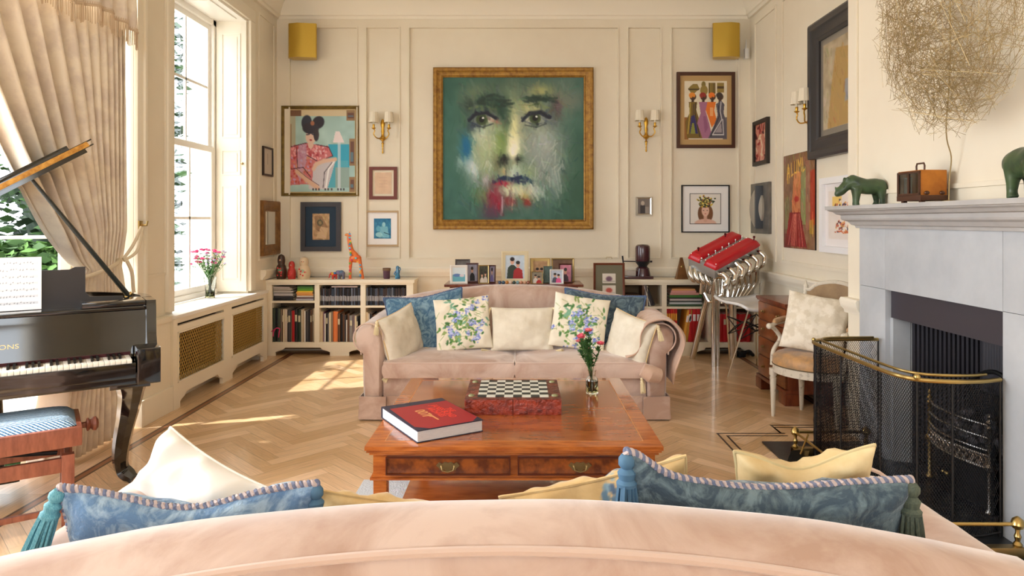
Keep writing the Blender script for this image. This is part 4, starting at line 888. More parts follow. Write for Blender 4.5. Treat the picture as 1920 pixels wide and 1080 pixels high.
# right wall
c = Canvas(50, 60, (200, 130, 110)); c.noise(14, 6)
for k in range(40): c.ell(rng.random(), rng.random(), .12, .04, ((226, 200, 170), (150, 40, 40), (90, 30, 30), (214, 160, 140))[k % 4], rng.uniform(0, 180), .3, .8)
y, z, W_, H_ = on_side(XR, 1417, 1444, 224, 309, 1431)
picture('framed_print', 'small red figure print in a black frame on the right wall', 'picture', (XR-.001, y, z), W_, H_, .04, .035, plain((44, 36, 32), .5), c, rotz=-PI/2)
y, z, W_, H_ = on_side(XR, 1413, 1447, 343, 438, 1430)
t = thing('wall_relief', 'grey metal relief panel with a rounded disc on the right wall', 'wall relief', (XR-.001, y, z), -PI/2)
MB().box(-W_/2, W_/2, -.03, 0, -H_/2, H_/2, .004).build('back_panel', mt('pewter', (128, 124, 118), .45, metal=.5, col2=(104, 102, 98), scale=8), t)
rows = [[(-.0-.20*math.cos(a)*math.cos(b) if False else (-W_*.05-W_*.34*math.cos(a)*1, -.03-.05*math.sin(b)*math.cos(a), H_*.42*math.sin(a)))[0:3] for b in (0, PI/2)] for a in [(-PI/2)+PI*k/12 for k in range(13)]]
MB().lathe([(.001, -.001), (H_*.40, -.001), (H_*.40, .02), (H_*.3, .05), (.001, .07)], X=Matrix.Translation((-W_*.05, -.03, 0)) @ Matrix.Rotation(PI/2, 4, 'X') @ Matrix.Diagonal((.8, 1, 1, 1)), n=28).build('disc', mt('grey_plaster', (168, 160, 146), .6), t)
MB().box(W_*.12, W_*.20, -.10, -.03, -H_*.40, H_*.44, .003).build('fin', mt('pewter_dark', (90, 96, 104), .4, metal=.6), t)
c = Canvas(90, 150, (136, 100, 70)); c.noise(12, 8)
c.rect(0, 0, .3, 1, (124, 96, 76), .6); c.rect(.58, .15, .72, .75, (140, 150, 96), .8); c.rect(.72, .1, .85, .8, (166, 110, 90), .6); c.rect(.86, .2, 1, .75, (176, 52, 24), .9); c.rect(.84, .7, .96, .84, (200, 160, 50), .7); c.rect(.05, .45, .2, .8, (130, 134, 90), .7)
c.poly([(.36, .2), (.58, .2), (.56, .45), (.56, .62), (.3, .62), (.28, .5)], (198, 120, 74)); c.ell(.45, .27, .10, .09, (212, 140, 90)); c.ell(.44, .48, .08, .03, (170, 40, 30))
c.poly([(.2, .62), (.56, .62), (.75, .98), (.05, .98)], (140, 36, 34)); c.rect(.0, .85, .25, 1, (110, 40, 36), .6)
c.strokes(300, .05, .012, 26, (0, 0, 1, 1), (60, 110), .6)
for k in range(16): x = rng.uniform(.15, .65); c.line([(.45+(x-.45)*.4, .64), (x, .97)], .006, (220, 130, 110), .7)
for x0 in (.14, .16, .20): c.line([(x0, .14), (x0-.01, .30)], .014, (206, 160, 70), .8)
for L in ([(.12, .26), (.16, .10), (.21, .24)], [(.13, .20), (.20, .19)], [(.26, .09), (.27, .23), (.33, .21)], [(.37, .08), (.37, .20), (.44, .20), (.44, .07)], [(.49, .20), (.49, .07), (.54, .14), (.58, .06), (.59, .19)], [(.63, .06), (.64, .20), (.69, .18)]): c.line(L, .011, (232, 186, 80), 1)
y, z, W_, H_ = on_side(XR, 1472, 1531, 287, 466, 1500)
picture('painting', 'tall unframed red and brown painting of a standing figure on the right wall', 'painting', (XR-.001, y, z), W_, H_, 0, .03, None, c, rotz=-PI/2, artname='canvas')
c = Canvas(80, 120, (176, 160, 132)); c.noise(10, 8); c.ell(.75, .25, .14, .10, (206, 160, 130)); c.poly([(.3, .1), (.6, .15), (.7, .5), (.9, 1), (.1, 1), (.2, .5)], (178, 146, 90)); c.poly([(.5, .5), (.8, .5), (.8, .7), (.5, .75)], (150, 150, 150)); c.ell(.85, .8, .15, .12, (186, 90, 70)); c.strokes(160, .05, .014, 16, (0, 0, 1, 1), (50, 120), .6)
y0, y1 = XR*FPX/(1527.5-CX), 4.60; zc0, zc1 = CAMZ-(300-CY)*y0/FPX, CAMZ-(50-CY)*y0/FPX
picture('painting', 'tall portrait painting in a deep charcoal frame beside the chimney breast', 'painting', (XR-.001, (y0+y1)/2, (zc0+zc1)/2), y0-y1, zc1-zc0, .17, .07, plain((56, 54, 56), .35), c, rotz=-PI/2, prof=1, mount=mt('silver_slip', (150, 144, 134), .4, metal=.4), mw=.05, artname='canvas')
c = Canvas(70, 100, (232, 222, 214)); c.noise(3, 10); rq = random.Random(2)
c.rect(.12, .12, .42, .40, (236, 196, 90), .8)
for k in range(160): c.ell(rq.uniform(.2, .95), rq.choice((rq.gauss(.33, .06), rq.gauss(.74, .06))), .02, .03, ((60, 60, 90), (200, 90, 60), (220, 160, 90), (120, 60, 50), (240, 220, 200))[k % 5], rq.uniform(0, 90), .3, .85)
for k in range(40): c.ell(rq.uniform(.2, .95), rq.gauss(.84, .015), .03, .012, (204, 110, 70), 0, .3, .8)
y, z, W_, H_ = on_side(XR, 1546, 1640, 332, 478, 1546); y1_ = y+W_/2
z0_, z1_ = CAMZ-(472-CY)*y1_/FPX, CAMZ-(335-CY)*y1_/FPX
picture('framed_print', 'colourful print in a white box frame partly hidden behind the mantelshelf', 'picture', (XR-.001, y1_-.38, (z0_+z1_)/2), .76, z1_-z0_, .05, .045, plain((240, 240, 242), .4), c, rotz=-PI/2, mount=plain((236, 230, 228), .7), mw=.06)
# ============================================================ WALL LIGHTS, SPEAKERS
def sconce(label, loc, rotz):
    t = thing('wall_light', label, 'wall light', loc, rotz, 'pair of gilt two-candle wall lights with pleated half shades' if False else None)
    mb = MB(); X = Matrix.Translation((0, -.012, 0))
    mb.lathe([(.0, -.155), (.006, -.15), (.010, -.135), (.005, -.125), (.008, -.10), (.004, -.09), (.011, -.07), (.006, -.06), (.016, -.04), (.006, -.03), (.010, -.015), (.03, .0), (.034, .02), (.018, .035), (.012, .06), (.018, .09), (.012, .12), (.022, .15), (.024, .18), (.014, .21), (0, .225)], X=X, n=14, sy=.6)
    mb.build('backplate', mt('bright_gilt', (206, 160, 66), .3, metal=1), t)
    for s in (-1, 1):
        mb = MB().tube(cat_rom([(0, -.03, .01), (s*.05, -.07, .01), (s*.082, -.085, .05), (s*.07, -.085, .085), (s*.082, -.085, .11)], 6), .006, 8)
        mb.lathe([(.004, .10), (.022, .112), (.024, .118), (.010, .122), (.011, .13), (.013, .15), (.011, .155)], (s*.082, -.085, 0), 12)
        a = mb.build('arm', MT['bright_gilt'], t)
        MB().lathe([(.009, .15), (.009, .21)], (s*.082, -.085, 0), 10).build('candle_tube', plain((238, 230, 206), .6), a)
        rows = []
        for k in range(25):
            an = 2*PI*k/24; fl = 1+.03*math.cos(an*12)
            rows.append([(s*.082+.052*fl*math.cos(an), -.085+.052*fl*math.sin(an), .175), (s*.082+.042*fl*math.cos(an), -.085+.042*fl*math.sin(an), .285)])
        sh = MB().grid(rows).build('lamp_shade', mt('shade_parchment', (236, 226, 204), .8), a)
    return t
Lz = CAMZ-(262-CY)/172.7
sconce('gilt two-arm wall light on the panel left of the large painting', (BX(718), YB-.001, Lz), 0)
sconce('gilt two-arm wall light on the panel right of the large painting', (BX(1211), YB-.001, Lz+.02), 0)
q = PX(1520, 225, XR); sconce('gilt two-arm wall light on the right wall beside the dark framed portrait', (XR-.001, q.y, q.z-.03), -PI/2)
goldp = mt('brushed_gold', (200, 168, 74), .32, metal=.85)
def speaker(label, x0, x1, y0, y1, flip):
    c_, W_, H_ = on_back(x0, y0, x1, y1); D_ = .20; sc = (YB-D_)/YB; cx = c_.x*sc; zc = CAMZ+(c_.z-CAMZ)*sc; W_ *= sc; H_ *= sc
    t = thing('wall_speaker', label, 'speaker', (cx, YB-D_, zc-H_/2))
    pr = [(-W_/2, .06), (-W_/2+.02, .015), (-W_*.12, -.012), (W_*.1, 0), (W_/2-.005, .02), (W_/2, .04), (W_/2-.03, D_-.06), (-W_/2+.03, D_-.06)]
    if flip: pr = [(-a, b) for a, b in pr][::-1]
    MB().prism(pr, 0, H_, 'z').build('speaker_body', goldp, t, ang=30)
    MB().box(-.03, .03, D_-.07, D_-.002, H_*.35, H_*.65, .004).tube([(0, D_-.08, H_*.5), (0, D_-.03, H_*.5)], .02, 10).build('wall_bracket', plain((120, 116, 108), .5), t)
    return t
speaker('brushed gold loudspeaker high in the left corner of the far wall', 537, 592, 43, 107, False)
speaker('brushed gold loudspeaker high in the right corner of the far wall', 1338, 1391, 42, 106, True)
q = P(1399, 102, YB-.08); tag(MB().box(-.022, .022, -.03, .03, -.05, .06, .012).lathe([(.012, .058), (.008, .10), (.004, .16)], n=8).build('motion_sensor', plain((232, 230, 226), .5), loc=q), 'small white sensor with a stalk beside the right gold loudspeaker', 'sensor')
# ============================================================ BOOKCASES
BY = 7.08; bz = .79
def bpx(px): return (px-CX)/180.7
def bkz(py): return CAMZ-(py-CY)/180.7
bcm = mt('cream_bookcase', (240, 230, 208), .5)
def bookcase(label, x0, x1, cols, shelves, toe):
    t = thing('bookcase', label, 'bookcase', ((x0+x1)/2, BY, 0)); o = (x0+x1)/2; Dd = YB-.05-BY
    mb = MB().box(x0-o-.015, x1-o+.015, -.02, Dd, bz-.035, bz, .008).box(x0-o, x1-o, -.005, Dd, bz-.055, bz-.035, .003); mb.build('top_board', bcm, t)
    edges = [x0]+[e for c_ in cols for e in c_]+[x1]
    for i in range(0, len(edges), 2): MB().box(edges[i]-o, edges[i+1]-o, 0, Dd, .0 if i in (0, len(edges)-2) else .12, bz-.055, .002).build('upright', bcm, t)
    MB().box(x0-o+.01, x1-o-.01, Dd-.01, Dd, .02, bz-.06).build('back_panel', mt('bookcase_back', (120, 96, 70), .7), t)
    for (a, b), z in zip(cols, shelves): MB().box(a-o, b-o, .004, Dd-.01, z-.011, z+.011).build('shelf', bcm, t)
    mb = MB().box(x0-o+.002, x1-o-.002, .002, Dd-.01, .12, .14); w_ = (x1-x0)/2
    for k in range(2):
        a, b = x0-o+k*w_, x0-o+(k+1)*w_; mb.prism(foot_poly(a, b, .125, .085), -.004, .015, 'y')
    mb.build('plinth', bcm, t)
    return t
Lc = [(bpx(510), bpx(590)), (bpx(599), bpx(676)), (bpx(685.5), bpx(762))]
bookcase('low cream bookcase against the far wall behind the left end of the sofa', bpx(499), bpx(775), Lc, [bkz(566), bkz(575), bkz(575)], 0)
Rc = [(bpx(1160), bpx(1241)), (bpx(1250), bpx(1328)), (bpx(1337), bpx(1414))]
bookcase('low cream bookcase against the far wall behind the chrome engine sculpture', bpx(1151), bpx(1424), Rc, [bkz(577)]*3, 0)
def book(x, z, wd, h, col, label, group=None, dp=.2, tilt=0, band=None, lay=False, y=None, case=False):
    """upright book standing at left edge x (or lying when lay)"""
    mb = MB(); cm = plain(col, .45 if case else .55)
    if not lay:
        mb.m(cm).box(0, .0022, 0, dp, 0, h).box(wd-.0022, wd, 0, dp, 0, h)
        sp = [(0, .004), (wd*.15, .0008), (wd*.5, -.0012), (wd*.85, .0008), (wd, .004)]
        mb.grid([[(a, b, 0), (a, b, h)] for a, b in sp])
        mb.m(pagem).box(.0022, wd-.0022, .004, dp-.004, .004, h-.004)
        if band: mb.m(plain(band, .5)).box(wd*.15, wd*.85, -.0022, -.0005, h*.62, h*.82)
        if case: mb.m(plain((196, 196, 200), .5)).box(wd*.25, wd*.75, -.002, -.0005, h*.25, h*.55)
    else:
        mb.m(cm).box(0, wd, 0, dp, 0, .002).box(0, wd, 0, dp, h-.002, h); mb.grid([[(0, b, a), (wd, b, a)] for a, b in ((0, .004), (h*.3, 0), (h*.7, 0), (h, .004))])
        mb.m(pagem).box(.003, wd-.003, .004, dp-.004, .002, h-.002)
    o = mb.build('dvd_case' if case else 'book', loc=(x, (y or BY+.02), z), rot=(0, tilt, 0)); return tag(o, label, 'DVD case' if case else 'book', group)
rq = random.Random(21)
def cname(c):
    names = {'black': (34, 32, 36), 'dark green': (44, 56, 44), 'cream': (226, 212, 184), 'beige': (196, 172, 140), 'red': (196, 34, 40), 'brown': (98, 66, 46), 'grey': (140, 138, 138), 'white': (232, 230, 226), 'orange': (232, 132, 72), 'purple': (104, 60, 96), 'blue': (70, 110, 160), 'taupe': (140, 122, 104), 'charcoal': (66, 64, 68), 'pink': (214, 110, 140), 'yellow': (226, 190, 60), 'green': (80, 130, 60)}
    return min(names, key=lambda k: sum((a-b)**2 for a, b in zip(names[k], c)))
def ordinal(n): return '%d%s' % (n, 'th' if 10 <= n % 100 <= 20 else {1: 'st', 2: 'nd', 3: 'rd'}.get(n % 10, 'th'))
def row(cell, z, top, spec, where, grp):
    x = cell[0]+.002; i = 0
    for wd, col, hf in spec:
        if x+wd > cell[1]-.001: break
        i += 1; h = (top-z)*hf
        book(x, z+.0005, wd, h, col, '%s book, %s from left, %s' % (cname(col), ordinal(i), where), grp, dp=.22, y=BY+.015+rq.uniform(0, .02), band=(210, 200, 170) if rq.random() < .35 else None); x += wd+.0008
K_, DG, CR, BE, RD, BR, GY, WH, OR, PU, TA, CH = (34, 32, 36), (44, 56, 44), (226, 212, 184), (196, 172, 140), (196, 34, 40), (98, 66, 46), (140, 138, 138), (232, 230, 226), (236, 132, 72), (104, 60, 96), (140, 122, 104), (66, 64, 68)
floor_z = .14
row(Lc[0], floor_z, bkz(577), [(.028, DG, .98), (.022, K_, .98), (.024, (70, 80, 70), .97), (.018, TA, .95), (.012, BR, .94), (.014, CR, .95), (.026, (206, 190, 176), .95), (.008, K_, .88), (.028, CH, .93), (.008, TA, .9), (.032, RD, .90), (.03, K_, .96), (.03, DG, .93), (.022, CR, .93), (.014, BE, .95), (.012, WH, .9), (.028, CH, .88), (.02, K_, .9), (.016, BR, .93), (.014, TA, .96), (.012, CR, .97), (.016, CH, .97)], 'lower left shelf of left bookcase', 'books on the lower left shelf of the left bookcase')
row(Lc[1], floor_z, bkz(583), [(.016, CR, .97), (.014, BE, .96), (.012, PU, .95), (.012, WH, .9), (.02, K_, .93), (.014, GY, .9), (.018, CR, .94), (.02, TA, .97), (.05, OR, .97), (.026, BR, .9), (.024, K_, .88), (.016, BR, .93), (.018, CH, .86), (.010, WH, .7), (.024, BR, .9), (.03, GY, .84), (.022, (120, 104, 110), .86), (.018, CR, .84), (.014, CH, .8)], 'lower middle shelf of left bookcase', 'books on the lower middle shelf of the left bookcase')
row(Lc[2], floor_z, bkz(583), [(.020, CR, .95), (.012, WH, .9), (.03, K_, .9), (.03, BR, .85), (.03, CH, .9)], 'lower right shelf of left bookcase', 'books on the lower right shelf of the left bookcase')
x = Lc[2][0]+.13
for k, (cl, hh_) in enumerate((((60, 120, 170), .03), ((40, 90, 140), .03), ((226, 120, 160), .05), ((206, 80, 130), .02))):
    book(x, .30+sum((.03, .03, .05, .02)[:k])+.001*k, .19, hh_, cl, '%s book, %s from bottom of flat pile, lower right shelf, left bookcase' % (cname(cl), ordinal(k+1)), 'flat pile on the lower right shelf', lay=True, dp=.2)
book(x, .1405, .19, .158, (52, 60, 80), 'dark blue box under the flat pile, lower right shelf, left bookcase', None, lay=True, dp=.2)
def dvds(cell, z, hgt, grp, lab):
    x = cell[0]+.003
    while x+.0145 < cell[1]:
        wd = .0135; col = rq.choice(((38, 36, 42), (60, 64, 76), (48, 40, 44), (84, 92, 110), (30, 30, 34), (120, 130, 150), (70, 56, 56), (54, 66, 84)))
        book(x, z, wd, hgt*rq.uniform(.93, 1), col, lab, grp, dp=.135, case=True, y=BY+.02+rq.uniform(0, .012)); x += wd+.001
dvds(Lc[1], bkz(575)+.0115, .185, 'DVD cases on the upper middle shelf of the left bookcase', 'dark DVD case packed upright on the upper middle shelf of the left bookcase')
dvds(Lc[2], bkz(575)+.0115, .185, 'DVD cases on the upper right shelf of the left bookcase', 'dark DVD case packed upright on the upper right shelf of the left bookcase')
book(Lc[1][0]+.12, bkz(575)+.0115+.187, .27, .012, (206, 190, 186), 'pale flat book laid on top of the DVD cases in the left bookcase', None, lay=True, dp=.13)
def pile(x, z, items, lab, grp):
    for k, (wd, h, col, dx) in enumerate(items):
        book(x+dx, z+.0005, wd, h, col, '%s book, %s from bottom, %s' % (cname(col), ordinal(k+1), lab), grp, lay=True, dp=.21); z += h+.0008
pile(Lc[0][0]+.008, bkz(566)+.0115, [(.21, .03, K_, 0), (.205, .018, CH, .002), (.20, .022, (190, 186, 190), .005), (.19, .012, GY, .0), (.205, .014, (200, 196, 190), .004), (.17, .01, (150, 140, 130), .01), (.19, .016, (180, 170, 160), .002), (.17, .014, (190, 180, 176), .0)], 'left pile on upper left shelf, left bookcase', 'left pile on the upper left shelf')
pile(Lc[0][0]+.245, bkz(566)+.0115, [(.18, .02, (180, 176, 186), 0), (.17, .012, (90, 50, 60), .01), (.175, .016, (206, 196, 190), .004), (.17, .02, (216, 150, 80), .006), (.17, .016, (230, 170, 90), .0), (.165, .012, (236, 206, 60), .01), (.165, .026, (90, 150, 50), .012), (.16, .02, (70, 120, 60), .012)], 'right pile on upper left shelf, left bookcase', 'right pile on the upper left shelf')
# right bookcase
row(Rc[0], floor_z, bkz(590), [(.03, BR, .9)]*8+[(.03, RD, .93), (.035, (206, 110, 110), .96), (.03, (190, 60, 66), .94), (.03, (200, 90, 96), .9), (.03, RD, .85)], 'lower left shelf of right bookcase', 'books on the lower left shelf of the right bookcase')
x = Rc[1][0]+.004; i = 0
for wd, col, h, tl in ((.02, (206, 30, 36), .36, 0), (.018, (196, 30, 34), .36, 0), (.02, (214, 40, 40), .36, 0), (.018, (200, 60, 40), .36, 0), (.02, (206, 40, 40), .36, 0), (.03, (226, 160, 60), .34, .16), (.022, (200, 150, 60), .34, .16), (.04, RD, .35, 0), (.04, (190, 24, 30), .35, 0), (.036, RD, .35, 0)):
    i += 1; book(x+(.05 if tl else 0), floor_z+.0005, wd, h, col, '%s %s annual, %s from left, lower middle shelf of right bookcase' % (cname(col), 'leaning' if tl else 'upright', ordinal(i)), 'red annuals in the right bookcase', dp=.23, tilt=tl, band=(236, 180, 60) if i < 6 else (240, 230, 230)); x += wd+.003
    if i == 7: x += .055
row(Rc[2], floor_z, bkz(588), [(.035, RD, .97), (.035, (190, 24, 34), .97), (.035, RD, .97), (.035, (200, 30, 40), .97), (.035, RD, .97), (.06, (214, 100, 110), .98), (.035, RD, .96), (.04, (186, 24, 34), .97), (.035, RD, .97), (.035, RD, .97)], 'lower right shelf of right bookcase', 'red books on the lower right shelf of the right bookcase')
pile(Rc[1][0]+.03, bkz(577)+.0115, [(.35, .022, (50, 76, 50), 0), (.34, .02, (196, 200, 204), .004), (.34, .014, (60, 70, 66), .004), (.33, .02, (200, 190, 190), .006), (.33, .012, (50, 40, 44), .006), (.34, .026, (70, 120, 56), .002), (.30, .022, (206, 150, 140), .01), (.26, .022, (220, 160, 150), .02), (.24, .018, (226, 170, 110), .03)], 'pile on upper middle shelf, right bookcase', 'pile on the upper middle shelf of the right bookcase')
pile(Rc[0][0]+.01, bkz(577)+.0115, [(.22, .05, BR, 0), (.22, .03, (150, 130, 110), 0), (.22, .02, CR, 0), (.21, .02, (96, 70, 50), 0)], 'flat pile on upper left shelf, right bookcase', 'pile on the upper left shelf of the right bookcase')
x = Rc[0][1]-.20
for k, (wd, h, col, tl) in enumerate(((.02, .22, BR, 0), (.018, .215, (120, 100, 96), 0), (.012, .21, CR, 0), (.014, .22, (96, 90, 90), -.12), (.008, .22, WH, -.3), (.02, .21, CH, -.35), (.02, .20, K_, -.38))):
    book(x, bkz(577)+.012+(wd*math.sin(-tl) if tl else 0), wd, h, col, '%s %s book, %s right of the flat pile, upper left shelf, right bookcase' % (cname(col), 'leaning' if tl else 'upright', ordinal(k+1)), 'upright books on the upper left shelf of the right bookcase', tilt=tl, dp=.2); x += wd+.004
for k in range(5):
    book(Rc[2][0]+.03+.05*k, bkz(577)+.012, .04, .2, (CH, BR, GY, CR, K_)[k], '%s book, %s from left, upper right shelf behind the chrome pipes' % (cname((CH, BR, GY, CR, K_)[k]), ordinal(k+1)), 'books on the upper right shelf of the right bookcase')
# ============================================================ ORNAMENTS ON THE BOOKCASES
def PT(px, py_bottom=None, Y=7.2): return Vector(((px-CX)*Y/FPX, Y, bz+.0005))
def doll(label, px, h, r, cols, seed):
    t = thing('nesting_doll', label, 'nesting doll', PT(px, Y=7.16))
    body, head, apron = cols; pr = [(r*.78, 0), (r*.85, .01*h), (r, h*.22), (r*.98, h*.36), (r*.80, h*.52), (r*.62, h*.60), (r*.70, h*.70), (r*.68, h*.82), (r*.48, h*.94), (.001, h)]
    pts = cat_rom([Vector((a, 0, b)) for a, b in pr], 3)
    MB().lathe([(p.x, p.z) for p in pts], n=24).build('body', plain(body, .3, coat=.4), t)
    X = Matrix.Translation((0, -r*.30, h*.76)); MB().ball((0, 0, 0), (r*.46, r*.42, h*.13), 16, X=X).build('face', plain(head, .4), t)
    MB().ball((0, -r*.18, h*.32), (r*.75, r*.86, h*.24), 16).build('painted_apron', plain(apron, .35, coat=.3), t)
    mb = MB(); rr = random.Random(seed)
    for k in range(7): a = rr.uniform(-.6, .6); mb.ball((r*.8*math.sin(a), -r*1.0*math.cos(a), h*rr.uniform(.15, .5)), (.010, .004, .010), 8)
    mb.build('painted_flowers', plain((206, 60, 60), .4), t)
    mb = MB().ball((-r*.16, -r*.70, h*.78), (.004, .002, .004), 8).ball((r*.16, -r*.70, h*.78), (.004, .002, .004), 8); mb.build('eyes', blackm, t)
    return t
doll('tall dark brown nesting doll with a green apron, leftmost on the left bookcase', 527.5, .26, .057, ((60, 34, 24), (222, 168, 130), (90, 150, 120)), 1)
doll('small red nesting doll between two larger dolls on the left bookcase', 547, .19, .045, ((196, 56, 50), (226, 190, 160), (214, 84, 70)), 2)
doll('cream nesting doll with white scarf, rightmost of the three dolls on the left bookcase', 570, .235, .068, ((214, 190, 156), (222, 160, 116), (150, 170, 140)), 3)
def patches(mb, pts, cols, s, rr):
    for p, n_ in pts:
        q = Vector(n_).to_track_quat('Z', 'Y').to_matrix().to_4x4(); mb.m(plain(rr.choice(cols), .4)).box(-s, s, -s*.7, s*.7, 0, .003, X=Matrix.Translation(p) @ q)
rr = random.Random(4); gc = ((230, 90, 50), (60, 140, 190), (120, 170, 60), (240, 170, 50), (200, 60, 100), (90, 190, 200))
t = thing('giraffe_ornament', 'tall multicoloured patchwork giraffe ornament on the left bookcase', 'ornament', PT(661, Y=7.18), rot=(0, 0, 0))
mb = MB().tube(cat_rom([(.055, 0, .20), (.03, 0, .25), (-.01, 0, .30), (-.035, 0, .40), (-.04, 0, .455)], 5), [.034-.0009*k for k in range(21)], 10).ball((.03, 0, .215), (.065, .035, .045), 14)
for x, y in ((-.015, -.02), (-.02, .02), (.075, -.02), (.07, .02)): mb.tube([(x, y, .21), (x*1.3, y, .1), (x*1.5, y, 0)], [.018, .012, .014], 8)
mb.build('body', plain((232, 120, 56), .4), t)
mb = MB().ball((-.055, 0, .462), (.028, .013, .015), 10).tube([(-.035, -.008, .47), (-.03, -.01, .495)], .003, 6).tube([(-.035, .008, .47), (-.03, .01, .495)], .003, 6); mb.build('head', plain((226, 140, 70), .4), t)
for k in range(26):
    z = .02+.018*k; a = rr.uniform(-.5, .5)
    if z > .26: p = (-.015-.05*(z-.26)+.012*math.sin(a), -.031+.05*(z-.26), z)
    elif z > .18: p = (rr.uniform(-.02, .08), -.036, z)
    else: p = (rr.choice((-.02, .09)), -.034, z)
    MB().box(-.010, .010, -.002, .002, -.009, .009, .001, X=Matrix.Translation(p) @ Matrix.Rotation(a, 4, 'Y')).build('patch', plain(gc[k % 6], .4), t)
def elephant(label, px, s, body, rz, cols):
    t = thing('elephant_ornament', label, 'ornament', PT(px, Y=7.16), rz)
    mb = MB().ball((0, 0, s*.62), (s*.42, s*.27, s*.32), 16).ball((-s*.42, 0, s*.72), (s*.22, s*.19, s*.22), 14).tube(cat_rom([(-s*.55, 0, s*.7), (-s*.68, 0, s*.5), (-s*.70, 0, s*.25), (-s*.80, 0, s*.15)], 4), [s*.09]*4+[s*.07]*4+[s*.05]*5, 8)
    for x, y in ((-.22, -.14), (-.22, .14), (.24, -.14), (.24, .14)): mb.tube([(x*s, y*s, s*.5), (x*s, y*s, 0)], s*.105, 10)
    mb.build('body', plain(body, .4), t)
    for y in (-1, 1): MB().ball((-s*.32, y*s*.20, s*.74), (s*.15, s*.035, s*.2), 12).build('ear', plain(cols[0], .4), t)
    MB().ball((s*.02, 0, s*.72), (s*.30, s*.285, s*.24), 12).build('blanket', plain(cols[1], .5), t)
    return t
elephant('small grey patchwork elephant ornament left of the giraffe', 640, .095, (110, 110, 130), 0, ((120, 110, 150), (90, 120, 150)))
elephant('tiny red and yellow elephant ornament, leftmost of the animals on the left bookcase', 627, .075, (206, 60, 50), .5, ((236, 180, 60), (60, 130, 190)))
t = thing('pottery_cup', 'small brown and purple pottery cup on the left bookcase', 'cup', PT(725, Y=7.18))
MB().lathe([(.030, 0), (.033, .005), (.040, .112), (.036, .112), (.030, .012), (.001, .010)], n=20).build('cup', plain((92, 60, 76), .4), t); MB().lathe([(.0415, .085), (.0425, .112), (.0405, .113), (.0400, .086)], n=20).build('rim_band', plain((120, 92, 66), .5), t)
t = thing('glazed_figurine', 'small turquoise glazed figurine, rightmost ornament on the left bookcase', 'figurine', PT(745.5, Y=7.18))
MB().lathe([(.026, 0), (.028, .02), (.020, .05), (.026, .075), (.016, .095), (.02, .115), (.014, .132), (.001, .138)], n=16, sy=.7).build('body', mt('turquoise_glaze', (60, 140, 176), .2, coat=.6, col2=(40, 90, 130), scale=30), t); MB().tube([(-.02, -.01, .08), (-.034, -.012, .05), (-.015, -.02, .04)], .007, 8).tube([(.02, -.01, .08), (.032, -.012, .1), (.024, -.012, .125)], .006, 8).build('arm', MT['turquoise_glaze'], t)
# pink paper flamingo-like ribbon at the bookcase edge
p = P(516, 620, BY-.03)
tag(MB().tube(cat_rom([(-.02, 0, -.06), (-.015, 0, -.01), (.01, 0, .025), (.045, 0, .02), (.04, 0, -.02), (.035, 0, -.07)], 5), .006, 6).tube([(.0, 0, .02), (-.04, 0, -.01)], .005, 6).build('ribbon', plain((206, 60, 110), .6), loc=p), 'bright pink ribbon hanging at the left end of the left bookcase', 'ribbon')
# right bookcase top: coffee grinder, metronome
t = thing('coffee_grinder', 'dark maroon hand-cranked grinder with domed top on the right bookcase', 'coffee grinder', PT(1205, Y=7.2))
mar = mt('maroon_enamel', (66, 32, 40), .25, coat=.5); bl = plain((34, 36, 44), .3, metal=.3)
MB().box(-.20, .10, -.07, .07, 0, .03, .006).lathe([(.082, .03), (.08, .05), (.068, .11), (.052, .125)], n=24).build('base', mar, t)
MB().lathe([(.045, .12), (.05, .14), (.072, .165), (.08, .18), (.074, .185)], n=24).build('collar', bl, t)
MB().lathe([(.076, .185), (.078, .20), (.078, .32), (.072, .345), (.055, .358), (.001, .362)], n=24).build('domed_hopper', mar, t)
mb = MB().tube([(-.06, 0, .18), (-.20, 0, .183)], .006, 8).tube([(-.205, 0, .165), (-.21, 0, .215), (-.213, 0, .24)], [.006, .009, .008], 8).tube([(.06, 0, .18), (.10, 0, .18)], .01, 8); mb.build('crank_handle', bl, t)
MB().box(-.175, -.08, -.055, .055, .032, .085, .004).build('drawer', plain((196, 190, 186), .5), t)
t = thing('metronome', 'brown wooden pyramid metronome on the right bookcase', 'metronome', PT(1277.5, Y=7.16))
mb = MB(); mb._add([(-.062, -.05, 0), (.062, -.05, 0), (.062, .05, 0), (-.062, .05, 0), (-.052, -.042, .03), (.052, -.042, .03), (.052, .042, .03), (-.052, .042, .03), (-.012, -.010, .225), (.012, -.010, .225), (.012, .010, .225), (-.012, .010, .225)], [(0, 1, 5, 4), (1, 2, 6, 5), (2, 3, 7, 6), (3, 0, 4, 7), (4, 5, 9, 8), (5, 6, 10, 9), (6, 7, 11, 10), (7, 4, 8, 11), (8, 9, 10, 11), (0, 3, 2, 1)])
mb.build('case', mt('metronome_wood', (126, 84, 40), .4, col2=(98, 62, 28), scale=10), t); MB().ball((0, -.026, .13), (.012, .006, .012), 10).build('dial', brass, t)
